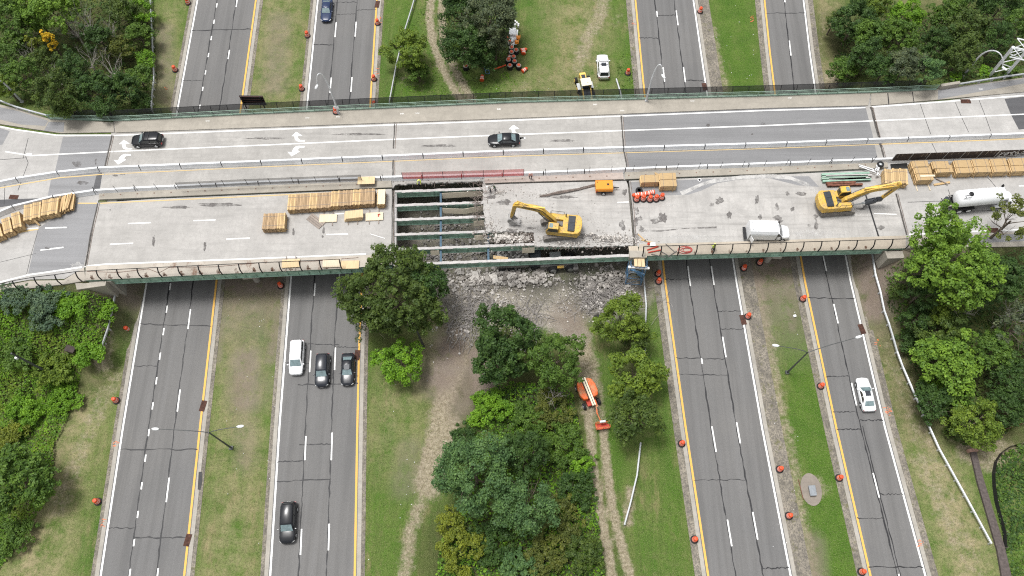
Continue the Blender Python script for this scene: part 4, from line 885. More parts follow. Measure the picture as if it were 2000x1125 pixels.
def car(name, label, cat, L, W, H, kind, col, loc, rz, sunroof=False, rails=False, bumper=None):
    r = thing(name, label, cat, loc, rz); hw = W/2; f = L/2
    low = kind == 'sedan'; belt = .93 if low else 1.05; hood = .80 if low else .98
    if kind == 'minivan': hood = 1.0
    deck = .98 if low else belt
    xc = {'sedan': .20, 'suv': .22, 'minivan': .29}[kind]*L; xr = {'sedan': .04, 'suv': .07, 'minivan': .12}[kind]*L
    xb = {'sedan': -.385, 'suv': -.475, 'minivan': -.475}[kind]*L; xbr = {'sedan': -.22, 'suv': -.415, 'minivan': -.44}[kind]*L
    secs = [ring(hw*.60, .32, hood*.62, hood*.72, f), ring(hw*.80, .22, hood*.72, hood*.84, f-.10), ring(hw*.93, .2, hood*.82, hood*.93, f-.35), ring(hw*.99, .2, hood*.88, hood, f-.85), ring(hw, .2, belt-.08, belt-.03, xc), ring(hw, .2, belt-.04, belt, 0), ring(hw, .2, belt-.02, deck, -.25*L), ring(hw*.98, .22, deck-.06, deck-.01, -f+.5), ring(hw*.92, .25, deck-.1, deck-.05, -f+.14), ring(hw*.78, .35, deck-.22, deck-.16, -f)]
    mb = MB(); mb.loft(secs)
    # cabin: rounded shell, tapering to the roof
    wb, wt = hw*.91, hw*(.70 if low else .78)
    def cr(x0, x1, w0, w1, z, c=.22):
        o = []
        for sx, sy in ((1, 1), (-1, 1), (-1, -1), (1, -1)):
            xx, ww = (x1, w1) if sx > 0 else (x0, w0)
            a = [(xx - sx*c*0, sy*(ww-c)), (xx - sx*c, sy*ww)]
            if (sx > 0) == (sy > 0): o += a
            else: o += a[::-1]
        return [Vector((x, y, z + (0 if abs(y) > w1*.9 else .02))) for x, y in o]
    zr = H
    mb.loft([cr(xb, xc, wb*.95, wb, belt-.1), cr(xb*.97+xbr*.03, xc*.97+xr*.03, wb*.95, wb, belt), cr(xbr, xr, wt, wt*1.0, zr-.05), cr(xbr+.07, xr-.09, wt-.10, wt-.10, zr), ])
    mb.build('body', M[col], r, 50, .03, fix=True)
    def lerp(t, front): return ((xc+(xr-xc)*t) if front else (xb+(xbr-xb)*t), wb+(wt-wb)*t, belt+(zr-.05-belt)*t)
    def win(nm, pts, mt, e=.014):
        p = [Vector(q) for q in pts]; n = (p[1]-p[0]).cross(p[2]-p[0]).normalized(); c = sum(p, Vector())/len(p)
        if n.dot(c-Vector((0, 0, .7))) < 0: n = -n
        w_ = MB(); w_.add([q+n*e for q in p], [list(range(len(p)))]); o = w_.build(nm, M[mt], r); return o
    a, b = lerp(.04, 1), lerp(.93, 1); win('windscreen', [(a[0], -a[1]*.84, a[2]), (a[0], a[1]*.84, a[2]), (b[0], b[1]*.84, b[2]), (b[0], -b[1]*.84, b[2])], 'wind', .02)
    a, b = lerp(.10, 0), lerp(.88, 0); win('rear_window', [(a[0], -a[1]*.76, a[2]), (a[0], a[1]*.76, a[2]), (b[0], b[1]*.80, b[2]), (b[0], -b[1]*.80, b[2])], 'wind' if low else 'glass', .02)
    for s in (-1, 1):
        f0, f1, b0, b1 = lerp(.1, 1), lerp(.86, 1), lerp(.1, 0), lerp(.86, 0)
        X0, X1, Y0, Y1 = f0[0]-.30, f1[0]-.22, b0[0]+.28, b1[0]+.24
        for u0, u1 in ((0, .48), (.53, 1)):
            win('side_window', [(X0+(Y0-X0)*u0, s*f0[1], f0[2]), (X0+(Y0-X0)*u1, s*f0[1], f0[2]), (X1+(Y1-X1)*u1, s*f1[1], f1[2]), (X1+(Y1-X1)*u0, s*f1[1], f1[2])], 'glass', .02)
        w_ = MB(); w_.loft([[Vector((f-.06-.22*t, s*(hw*(.62+.3*t)+dy), hood*.70+dz+.05*t)) for dy, dz in ((-.02, -.07), (.035, -.07), (.035, .08), (-.02, .08))] for t in (0, .5, 1)]); w_.build('headlight', M['lamp'], r, fix=True)
        w_ = MB(); w_.box((-f+.085, s*hw*.78, deck-.26 if low else belt-.30), (.14, hw*.26, .13 if low else .26), s*-.25); w_.build('taillight', M['redlamp'], r, bev=.02)
        w_ = MB(); w_.box((xc-.28, s*(hw+.10), belt+.06), (.14, .22, .15)); w_.build('mirror', M[col], r, bev=.03)
        for x in (f-.92, -f+.98):
            w_ = MB(); w_.lathe([(.40, -.02), (.40, .02)], (x, s*(hw-.012), .35), 14, 0, None, Matrix.Rotation(-s*math.pi/2, 3, 'X')); w_.build('wheel_arch', M['rubbermat'], r, fix=True)
            wheel(r, x, s*(hw-.09), .335 if low else .37)
    if sunroof: w_ = MB(); w_.box(((xr+xbr)/2+.35, 0, zr+.012), (.75, wt*1.1, .02)); w_.build('sunroof', M['machdark'], r)
    if rails:
        for s in (-1, 1): w_ = MB(); w_.tube([(xr-.2, s*(wt-.06), zr), (xr-.35, s*(wt-.06), zr+.06), (xbr+.35, s*(wt-.06), zr+.06), (xbr+.2, s*(wt-.06), zr)], .025, 5); w_.build('roof_rail', M['chrome'] if col == 'carwhite' else M['blackmetal'], r)
        for x in (.1, -.55): w_ = MB(); w_.bar((x, -wt+.06, zr+.06), (x, wt-.06, zr+.06), .06, .03); w_.build('crossbar', M['blackmetal'], r)
    w_ = MB(); w_.loft([[Vector((f-.0-.26*abs(t)**2.2, t*hw*.86, .52+dz)) + Vector((dx, 0, 0)) for dx, dz in ((-.05, -.08), (.035, -.08), (.035, .05), (-.05, .05))] for t in (-1, -.7, -.35, 0, .35, .7, 1)]); w_.build('front_bumper', M[bumper or col], r, fix=True)
    w_ = MB(); w_.box((f-.03, 0, hood*.62), (.1, W*.42, .14)); w_.build('grille', M['rubbermat'], r, bev=.02)
    w_ = MB(); w_.box((-f-.005, 0, .72), (.03, .5, .16)); w_.build('number_plate', M['lamp'], r)
    return r
def heading(tabL, tabR, py, down):
    a = G((ip(py+30, tabL)+ip(py+30, tabR))/2, py+30); b = G((ip(py-30, tabL)+ip(py-30, tabR))/2, py-30); v = (a-b) if down else (b-a); return math.atan2(v.y, v.x)
def on(px, py, z, base): p = G(px, py, base+z); p.z = base; return p
car('minivan', 'white minivan in the left lane, first of the queued cars', 'minivan', 5.0, 1.95, 1.74, 'minivan', 'carwhite', on(579, 697, .9, .06), heading(L2, R2, 697, 1))
car('suv', 'black sport utility car with pale bumper in the middle queue lane', 'car', 4.75, 1.92, 1.72, 'suv', 'carslate', on(629, 722, .9, .06), heading(L2, R2, 722, 1), bumper='bumperwhite')
car('sedan', 'charcoal sedan with sunroof beside the yellow line, right of the queue', 'car', 4.6, 1.83, 1.44, 'sedan', 'cargrey', on(679, 721, .7, .06), heading(L2, R2, 721, 1), sunroof=True)
car('suv', 'boxy black sport utility car driving alone near the bottom', 'car', 5.1, 2.0, 1.85, 'suv', 'carblack', on(562, 1020, .9, .06), heading(L2, R2, 1020, 1))
car('sedan', 'dark blue sedan driving toward the bridge at the top', 'car', 4.8, 1.85, 1.45, 'sedan', 'carnavy', on(638, 19, .7, .06), heading(L2, R2, 25, 1))
car('sedan', 'white sedan alone on the right roadway', 'car', 4.7, 1.86, 1.42, 'sedan', 'carwhite', on(1691, 770, .7, .06), heading(L4, R4, 770, 0), sunroof=True)
car('suv', 'white sport utility car parked on the grass by the loader', 'car', 4.8, 1.95, 1.75, 'suv', 'carwhite', on(1178, 128, .9, 0), R(91), sunroof=True, rails=True)
dv = (D(300, 294) - D(200, 297)).normalized()
car('hatchback', 'black hatchback with red tail lamps on the bridge left end', 'car', 4.55, 1.88, 1.68, 'suv', 'carblack', on(286.5, 272, .9, DECK+.01), math.pi+R(2.5), rails=True)
car('sedan', 'black sedan on the bridge above the demolished span', 'car', 4.65, 1.84, 1.45, 'sedan', 'carblack', on(984, 272, .7, DECK+.01), math.pi+R(2.0))
def text(par, s, size, mat4, mt='blackmetal', name='lettering'):
    cu = bpy.data.curves.new(name, 'FONT'); cu.body = s; cu.size = size; cu.extrude = .004; cu.align_x = 'CENTER'; cu.align_y = 'CENTER'
    t = bpy.data.objects.new('t', cu); COL.objects.link(t); me = bpy.data.meshes.new_from_object(t.evaluated_get(bpy.context.evaluated_depsgraph_get())); bpy.data.objects.remove(t)
    me.materials.clear(); me.materials.append(M[mt]); me.transform(mat4); o = bpy.data.objects.new(name, me); COL.objects.link(o); o.parent = par; return o
def plate(mb, prof, y0, y1, mi=0):
    """side profile (x,z) with a thickness across y"""
    n = len(prof); a = sum(prof[i][0]*prof[(i+1) % n][1]-prof[(i+1) % n][0]*prof[i][1] for i in range(n)); p = prof if a > 0 else prof[::-1]
    vs = [(x, y0, z) for x, z in p] + [(x, y1, z) for x, z in p]
    mb.add(vs, [list(range(n)), list(range(2*n-1, n-1, -1))] + [[i, i+n, (i+1) % n+n, (i+1) % n] for i in range(n)], mi)
def link(mb, a, b, w0, w1, t, y, mi=0):
    a, b = Vector((a[0], 0, a[1])), Vector((b[0], 0, b[1])); d = (b-a).normalized(); n = Vector((-d.z, 0, d.x))
    plate(mb, [((a+n*w0).x, (a+n*w0).z), ((b+n*w1).x, (b+n*w1).z), ((b-n*w1).x, (b-n*w1).z), ((a-n*w0).x, (a-n*w0).z)], y-t/2, y+t/2, mi)
def excavator(label, loc, rz, trk, yb, boom, stick, tool):
    r = thing('excavator', label, 'excavator', loc, rz)
    for s in (-1, 1):
        mb = MB(); q = [(2.45, .5), (2.3, .85), (2.0, .98), (-2.0, .98), (-2.3, .85), (-2.45, .5), (-2.3, .15), (-2.0, .02), (2.0, .02), (2.3, .15)]
        Mr = Matrix.Rotation(trk, 3, 'Z'); plate(mb, q, s*1.3-.3, s*1.3+.3)
        for i in range(20): x = -2.1+i*.22; mb.box((x, s*1.3, 1.0), (.15, .62, .05)); mb.box((x, s*1.3, .02), (.15, .62, .05))
        mb.v = [tuple(Mr @ Vector(p)) for p in mb.v]; mb.build('track', M['track'], r, fix=True)
    mb = MB(); mb.box((0, 0, .75), (2.6, 2.0, .5), trk); mb.lathe([(.9, .95), (.9, 1.2)], n=16); mb.build('undercarriage', M['steel'], r)
    # house
    mb = MB(); mb.box((-.5, 0, 1.28), (4.2, 3.0, .2)); mb.box((.35, -1.02, 1.75), (2.3, .86, .78)); mb.box((-1.3, 0, 1.78), (1.7, 2.96, .85)); mb.box((-.2, .95, 1.7), (.55, 1.0, .65)); mb.box((1.0, -1.02, 1.55), (.9, .9, .4)); mb.build('house', M['mach'], r, bev=.05)
    cw = [(-2.05, -1.5), (-2.6, -1.42), (-2.92, -1.0), (-3.05, -.4), (-3.05, .4), (-2.92, 1.0), (-2.6, 1.42), (-2.05, 1.5)]
    mb = MB(); mb.prism(cw, 1.2, 2.35); mb.build('counterweight', M['mach'], r, bev=.09)
    mb = MB(); mb.box((-1.62, 0, 2.32), (.95, 2.35, .3)); mb.box((-1.62, .6, 2.49), (.8, .9, .06)); mb.box((-1.62, -.6, 2.49), (.8, .9, .06)); mb.build('engine_cover', M['machdark'], r, bev=.05)
    mb = MB(); mb.box((.1, -.2, 1.55), (1.6, .7, .35)); mb.tube([(-.7, .3, 1.9), (-.3, .4, 2.1), (.2, -.1, 1.95)], .06, 5); mb.tube([(-.8, .5, 1.8), (-.4, .2, 2.0), (.3, -.25, 2.0)], .05, 5); mb.lathe([(.09, 2.1), (.09, 2.9), (.07, 2.95)], (-.75, -1.1, 0), 8); mb.build('hydraulics', M['steel'], r)
    mb = MB(); plate(mb, [(1.75, 1.35), (1.8, 2.1), (1.45, 3.05), (0.1, 3.05), (0.0, 1.35)], .5, 1.48); c = mb.build('cab', M['mach'], r, bev=.06)
    w_ = MB(); w_.add([(1.83, .6, 2.1), (1.83, 1.38, 2.1), (1.52, 1.38, 2.95), (1.52, .6, 2.95)], [(0, 1, 2, 3)]); w_.build('windscreen', M['glass'], c)
    for y in (.485, 1.495): w_ = MB(); w_.add([(1.66, y, 2.1), (1.38, y, 2.92), (.18, y, 2.92), (.12, y, 2.1)], [(0, 1, 2, 3)]); w_.build('side_window', M['glass'], c)
    w_ = MB(); w_.add([(1.35, .66, 3.06), (1.35, 1.32, 3.06), (.85, 1.32, 3.06), (.85, .66, 3.06)], [(0, 1, 2, 3)]); w_.build('roof_window', M['wind'], c)
    w_ = MB(); w_.add([(-.012, .62, 2.1), (-.012, 1.36, 2.1), (.085, 1.36, 2.9), (.085, .62, 2.9)], [(0, 1, 2, 3)]); w_.build('rear_window', M['glass'], c)
    for seg in ([(1.4, -1.4), (1.4, -.65)], [(-.5, -1.45), (1.3, -1.45)]):
        mb = MB(); (x0, y0), (x1, y1) = seg; mb.tube([(x0, y0, 2.1), (x0, y0, 2.75), (x1, y1, 2.75), (x1, y1, 2.1)], .03, 5); mb.tube([((x0+x1)/2, (y0+y1)/2, 2.1), ((x0+x1)/2, (y0+y1)/2, 2.75)], .03, 5); mb.build('handrail', M['blackmetal'], r)
    mb = MB(); plate(mb, boom, yb-.28, yb+.28); bo = mb.build('boom', M['mach'], r, bev=.05)
    kx, kz = boom[2]; mb = MB()
    for s in (-1, 1):
        link(mb, (.9, 1.5), (2.2, 3.1), .11, .11, .16, yb+s*.42); link(mb, (2.2, 3.1), (boom[8][0], boom[8][1]+.25), .06, .06, .1, yb+s*.42)
    mb.build('boom_cylinder', M['steel'], bo)
    mb = MB(); link(mb, (boom[2][0]-.3, boom[2][1]+.25), (boom[2][0]+1.6, boom[2][1]+.32), .12, .12, .2, yb); link(mb, (boom[2][0]+1.5, boom[2][1]+.32), (stick[0][0]+.25, stick[0][1]+.45), .06, .06, .1, yb); mb.build('stick_cylinder', M['machpale'], bo)
    mb = MB(); mb.tube([(.9, yb+.3, 2.3), (1.8, yb+.33, 3.6), (kx, yb+.33, kz-.1), (stick[0][0]-.6, yb+.33, stick[0][1]-.2)], .035, 4); mb.build('hose', M['rubbermat'], bo)
    mb = MB(); plate(mb, stick, yb-.2, yb+.2); st = mb.build('stick', M['mach'], r, bev=.04)
    return r, bo, st
# west facing machine with a bucket
loc = D(1093, 438, 1.8); loc.z = DECK
boomL = [(.35, 1.7), (.65, 2.3), (2.5, 4.75), (3.4, 5.15), (6.2, 5.35), (6.45, 5.1), (6.25, 4.85), (3.6, 4.35), (3.0, 4.05), (1.0, 1.75)]
stickL = [(5.75, 5.65), (6.2, 5.6), (6.55, 4.9), (6.95, 1.75), (6.65, 1.65), (6.0, 4.6)]
exL, bo, st = excavator('yellow excavator with toothed bucket on the broken deck', loc, R(172.8), R(14), -.42, boomL, stickL, 'bucket')
mb = MB(); link(mb, (6.25, 3.6), (6.4, 2.3), .1, .1, .16, -.42); mb.build('bucket_cylinder', M['steel'], st)
mb = MB(); arc = [(6.9, 1.75), (7.25, 1.3), (7.2, .75), (6.8, .35), (6.2, .25), (5.75, .4)]; inn = [(5.8, .52), (6.2, .4), (6.7, .5), (7.02, .85), (7.05, 1.25), (6.75, 1.6)]
plate(mb, arc+inn, -.95, .1)
for y in (-.93, .03): plate(mb, arc+[(6.2, .95), (6.6, 1.6)], y-.03, y+.06)
for i in range(5): mb.bar((5.85, -.9+i*.235, .43), (5.4, -.9+i*.235, .55), .1, .1)
mb.bar((5.7, -.97, .48), (5.7, .12, .48), .3, .05)
mb.build('bucket', simple('dusty_bucket_steel', (.36, .35, .34), .7, .1, .4, 2), st)
def side_text(par, s, size, a, b, y, flip):
    d = Vector((b[0]-a[0], 0, b[1]-a[1])).normalized(); X = d if not flip else -d; Y = Vector((-X.z, 0, X.x)) if X.x > 0 else Vector((X.z, 0, -X.x)); Z = X.cross(Y); c = Vector(((a[0]+b[0])/2, y, (a[1]+b[1])/2))
    m4 = Matrix((X, Y, Z)).transposed().to_4x4(); m4.translation = c; return text(par, s, size, m4)
side_text(bo, 'KOMATSU', .42, (3.4, 4.72), (5.3, 5.0), -.42+.30, True)
# east facing machine with a hydraulic hammer
loc = D(1638, 391, 1.8); loc.z = DECK
boomR = [(.35, 1.7), (.65, 2.35), (2.8, 4.45), (3.9, 4.85), (7.2, 5.2), (7.5, 4.9), (7.25, 4.65), (4.0, 4.05), (3.3, 3.75), (1.0, 1.75)]
stickR = [(6.75, 5.5), (7.3, 5.45), (7.5, 4.8), (6.35, 1.7), (6.0, 1.8), (6.85, 4.4)]
exR, bo, st = excavator('yellow excavator with hydraulic hammer parked by the steel scrap', loc, R(5), 0, -.1, boomR, stickR, 'hammer')
mb = MB(); link(mb, (6.75, 3.8), (6.2, 2.4), .1, .1, .16, -.1); mb.build('bucket_cylinder', M['steel'], st)
mb = MB(); mb.box((5.75, -.25, 1.65), (.8, .5, .6)); mb.bar((5.5, -.3, 1.55), (3.9, -.4, 1.2), .5, .45); mb.bar((5.3, -.02, 1.55), (3.9, -.12, 1.25), .12, .6); mb.bar((5.3, -.56, 1.5), (3.9, -.66, 1.15), .12, .6); hm = mb.build('hydraulic_hammer', M['machdark'], st, bev=.03)
mb = MB(); mb.tube([(3.95, -.38, 1.2), (3.5, -.40, 1.12), (3.45, -.4, 1.1), (2.3, -.45, .85), (2.2, -.46, .83)], [.18, .18, .1, .09, .03], 8); mb.build('chisel', M['galv'], hm)
mb = MB(); mb.tube([(6.2, -.25, 2.2), (5.7, -.6, 2.9), (5.0, -.6, 2.6), (4.9, -.4, 1.7)], .04, 5); mb.build('hose', M['rubbermat'], hm)
# ------------------------------------------------------------------ service van
def van():
    p = on(1501, 450, 1.3, DECK+.01); r = thing('service_van', 'white service body van with open side locker by the southern parapet', 'van', p, R(-1.5)); W = 1.08
    mb = MB(); mb.loft([ring(.62, .4, .85, .98, 2.95, .9), ring(.88, .3, .98, 1.08, 2.8, .9), ring(1.0, .3, 1.08, 1.18, 2.3, .9), ring(1.02, .3, 1.15, 1.22, 1.75, .9), ring(1.02, .3, 1.2, 1.25, 1.2, .92)])
    mb.loft([[Vector((x, y, z)) for x, y in ((x0, -w_), (x1, -w_*.93), (x1+.08, 0), (x1, w_*.93), (x0, w_))] for x0, x1, w_, z in ((.95, 1.9, 1.0, 1.15), (.95, 1.25, .92, 2.0), (.95, 1.1, .82, 2.08))]); mb.build('cab', M['carwhite'], r, 50, .04, fix=True)
    w_ = MB(); w_.add([(1.86, -.84, 1.28), (1.93, 0, 1.28), (1.86, .84, 1.28), (1.33, .76, 1.97), (1.41, 0, 1.97), (1.33, -.76, 1.97)], [(0, 1, 4, 5), (1, 2, 3, 4)]); w_.build('windscreen', M['glass'], r)
    for s in (-1, 1):
        w_ = MB(); w_.add([(1.05, s*1.005, 1.3), (1.62, s*1.0, 1.3), (1.3, s*.945, 1.9), (1.05, s*.945, 1.9)], [(0, 1, 2, 3)]); w_.build('side_window', M['glass'], r)
        w_ = MB(); w_.box((1.6, s*1.22, 1.35), (.16, .3, .28)); w_.build('mirror', M['blackmetal'], r, bev=.03)
        w_ = MB(); w_.box((2.82, s*.72, .82), (.12, .28, .2)); w_.build('headlight', M['lamp'], r, bev=.03)
        wheel(r, 2.05, s*.92, .38, .26); wheel(r, -1.7, s*.92, .38, .3)
    mb = MB(); mb.loft([[Vector((x, y, z)) for y, z in ((-W, .55), (-W, 2.05), (-W*.8, 2.52), (-W*.6, 2.6), (W*.6, 2.6), (W*.8, 2.52), (W, 2.05), (W, .55))] for x in (-2.85, .95)]); mb.build('service_body', M['carwhite'], r, bev=.03, fix=True)
    for x0, x1 in ((-2.7, -1.35), (-1.3, -.2), (-.15, .85)):
        w_ = MB(); w_.box(((x0+x1)/2, -W-.012, 1.25), (x1-x0, .03, 1.25)); w_.build('locker_door', M['carwhite'], r, bev=.01)
    w_ = MB(); w_.box((-2.45, -W-.35, 1.2), (.06, .75, .9), .4); w_.build('open_locker_door', M['carwhite'], r, bev=.01)
    w_ = MB(); w_.box((-2.55, -W-.006, 1.3), (.42, .03, 1.0)); w_.build('locker_opening', M['rubbermat'], r)
    w_ = MB(); w_.box((-3.1, -.1, .55), (.4, 1.9, .14)); w_.build('rear_bumper', M['blackmetal'], r, bev=.02)
    for x, y in ((-2.6, .5), (-2.5, -.6), (1.0, .1)): w_ = MB(); w_.lathe([(.1, 2.58), (.1, 2.68), (.05, 2.7)], (x, y, 0), 8); w_.build('roof_vent', M['galv'], r)
    w_ = MB(); w_.bar((-.7, -.35, 2.63), (-.7, .35, 2.63), .05, .05); w_.build('roof_seam', M['galv'], r)
van()
# ------------------------------------------------------------------ tanker truck
def tanker():
    p = on(1912, 389, 1.5, DECK+.01); r = thing('tanker_truck', 'white tanker truck with rear pump frame on the east approach', 'truck', p, R(6)); 
    mb = MB(); mb.box((.3, 0, .85), (8.6, .9, .28)); mb.build('chassis', M['blackmetal'], r)
    Mt = Matrix.Rotation(math.pi/2, 3, 'Y'); mb = MB(); mb.lathe([(.75, -2.95), (1.02, -2.8), (1.2, -2.45), (1.2, 2.85), (1.1, 3.05), (.8, 3.15)], (-.75, 0, 2.2), 28, 0, None, Mt)
    mb.v = [(x, y, 2.2+(z-2.2)*.95) for x, y, z in mb.v]; mb.build('tank', M['carwhite'], r, True, fix=True)
    mb = MB(); mb.lathe([(.32, 3.3), (.32, 3.46), (.24, 3.5), (.05, 3.5)], (-2.1, -.05, 0), 16); mb.build('hatch', M['blackmetal'], r, fix=True)
    for yy in (-.25, -.62): mb = MB(); mb.tube([(-3.6, yy, 1.6), (-3.65, yy, 2.6), (-3.1, yy, 3.35), (-2.3, yy, 3.48)], .035, 5); mb.build('ladder_rail', M['blackmetal'], r)
    for x, z in ((-3.64, 2.1), (-3.5, 2.8), (-3.0, 3.4)): mb = MB(); mb.tube([(x, -.25, z), (x, -.62, z)], .03, 4); mb.build('ladder_rung', M['blackmetal'], r)
    mb = MB(); mb.tube([(-4.55, -1.15, .6), (-4.55, 1.15, .6)], .07, 6); mb.tube([(-3.85, -1.2, 1.3), (-3.85, 1.2, 1.3)], .07, 6); mb.tube([(-4.5, .6, .6), (-3.8, .6, 1.3)], .06, 5); mb.tube([(-4.5, -.6, .6), (-3.8, -.6, 1.3)], .06, 5); mb.build('rear_frame', M['blackmetal'], r)
    mb = MB(); mb.box((-4.1, .05, .95), (.5, .7, .5)); mb.lathe([(.3, .6), (.3, 1.2)], (-4.15, .8, 0), 10); mb.build('pump', M['machdark'], r, bev=.04)
    mb = MB(); mb.box((-4.1, -.35, 1.0), (.45, .35, .3)); mb.build('valve_box', M['walk'], r, bev=.04)
    for x in (-2.75, -1.4):
        for s in (-1, 1): wheel(r, x, s*1.0, .52, .42, 'rimwhite')
        
    for s in (-1, 1): wheel(r, 3.75, s*1.02, .5, .3, 'rimwhite'); mb = MB(); mb.box((-2.1, s*1.05, 1.12), (2.6, .45, .06)); mb.build('mudguard', M['blackmetal'], r)
    mb = MB(); mb.loft([ring(1.0, .7, 1.6, 1.75, 2.55, .95), ring(1.05, .7, 1.6, 1.78, 3.4, .92), ring(.98, .7, 1.5, 1.68, 4.2, .85), ring(.85, .75, 1.35, 1.5, 4.75, .8), ring(.6, .8, 1.15, 1.3, 4.95, .8)]); mb.build('hood', M['carwhite'], r, 50, .05, fix=True)
    mb = MB(); mb.loft([[Vector((x, y, z)) for x, y in ((2.5, -w_), (x1, -w_*.94), (x1+.08, 0), (x1, w_*.94), (2.5, w_))] for x1, w_, z in ((3.75, 1.08, 1.65), (3.45, 1.0, 2.55), (3.25, .9, 2.72), (3.1, .7, 2.76))]); mb.build('cab', M['carwhite'], r, 50, .05, fix=True)
    w_ = MB(); w_.add([(3.74, -.92, 1.85), (3.80, 0, 1.85), (3.74, .92, 1.85), (3.5, .88, 2.5), (3.57, 0, 2.5), (3.5, -.88, 2.5)], [(0, 1, 4, 5), (1, 2, 3, 4)]); w_.build('windscreen', M['glass'], r)
    for s in (-1, 1):
        w_ = MB(); w_.add([(2.75, s*1.085, 1.85), (3.45, s*1.075, 1.85), (3.25, s*1.03, 2.42), (2.75, s*1.03, 2.42)], [(0, 1, 2, 3)]); w_.build('side_window', M['glass'], r)
        w_ = MB(); w_.box((3.6, s*1.4, 2.15), (.12, .3, .5)); w_.tube([(3.5, s*1.0, 2.3), (3.6, s*1.4, 2.3)], .03, 4); w_.build('mirror', M['blackmetal'], r)
        w_ = MB(); w_.box((4.7, s*.75, 1.1), (.15, .25, .2)); w_.build('headlight', M['lamp'], r, bev=.03)
        w_ = MB(); w_.lathe([(.32, -.6), (.32, .6)], (2.7, s*.95, .8), 12, 0, None, Mt); w_.build('fuel_tank', M['chrome'], r, True, fix=True)
tanker()
# ------------------------------------------------------------------ compressor, loader, boom lift, machines below
def compressor():
    p = on(1180, 364, .9, DECK); r = thing('air_compressor', 'orange towable air compressor on the broken deck beside the median kerb', 'compressor', p, R(1.5))
    mb = MB(); mb.loft([[Vector((x, y, z)) for y, z in ((-.8, .45), (-.82, 1.2), (-.7, 1.42), (.7, 1.42), (.82, 1.2), (.8, .45))] for x in (-1.25, 1.2)]); mb.build('canopy', M['orangeyel'], r, bev=.05, fix=True)
    mb = MB(); mb.box((0, -.815, .62), (2.3, .04, .3)); mb.box((.5, 0, 1.44), (.3, .3, .03)); mb.box((-1.0, .4, 1.44), (.12, .12, .08)); mb.build('vent_panel', M['blackmetal'], r)
    for s in (-1, 1): wheel(r, -.1, s*.86, .33, .2)
    mb = MB(); mb.bar((1.2, .1, .5), (2.2, 0, .45), .08, .08); mb.bar((1.2, -.1, .5), (2.2, 0, .45), .08, .08); mb.bar((1.9, 0, .45), (1.9, 0, .0), .06, .06); mb.build('tow_bar', M['blackmetal'], r)
    mb = MB(); mb.box((-1.1, -.78, .9), (.25, .12, .3)); mb.build('hose_outlet', M['redpaint'], r)
compressor()
def loader():
    p = on(1143, 165, 1.6, 0); r = thing('loader', 'pale yellow backhoe loader on the grass just north of the railing', 'loader', p, R(-80))
    mb = MB(); mb.box((-1.3, 0, 1.35), (2.1, .95, .8)); mb.box((-2.2, 0, 1.1), (.3, 1.1, .9)); mb.build('rear_hood', M['machpale'], r, bev=.08)
    mb = MB(); mb.box((-1.2, 0, 1.78), (1.3, .6, .06)); mb.build('engine_grille', M['machdark'], r)
    mb = MB(); mb.box((.3, 0, 2.1), (1.3, 1.4, .9)); mb.build('cab', M['glass'], r, bev=.04)
    mb = MB(); mb.box((.3, 0, 2.62), (1.5, 1.65, .14)); mb.lathe([(.08, 2.68), (.08, 2.82)], (.5, .2, 0), 8); mb.build('cab_roof', M['cream'], r, bev=.05)
    for x, q in ((.0, .62), (1.45, .6), (-1.9, .5)):
        for s in (-1, 1): wheel(r, x, s*1.05, q, .45, 'machpale' if 'machpale' in M else 'rim')
    for s in (-1, 1): mb = MB(); mb.box((.0, s*1.05, 1.32), (1.3, .5, .06)); mb.build('mudguard', M['galv'], r, bev=.02)
    mb = MB(); mb.box((1.5, 0, 1.2), (1.3, 1.1, .6)); mb.build('front_frame', M['machdark'], r, bev=.05)
    for s in (-1, 1): mb = MB(); mb.bar((.9, s*.65, 1.8), (2.5, s*.65, .7), .16, .28); mb.build('lift_arm', M['machpale'], r)
    mb = MB(); plate(mb, [(2.4, .2), (2.5, 1.0), (2.6, 1.0), (2.7, .35), (3.3, .15), (3.3, .08)], -1.2, 1.2); mb.build('bucket', M['orangeyel'], r)
loader()
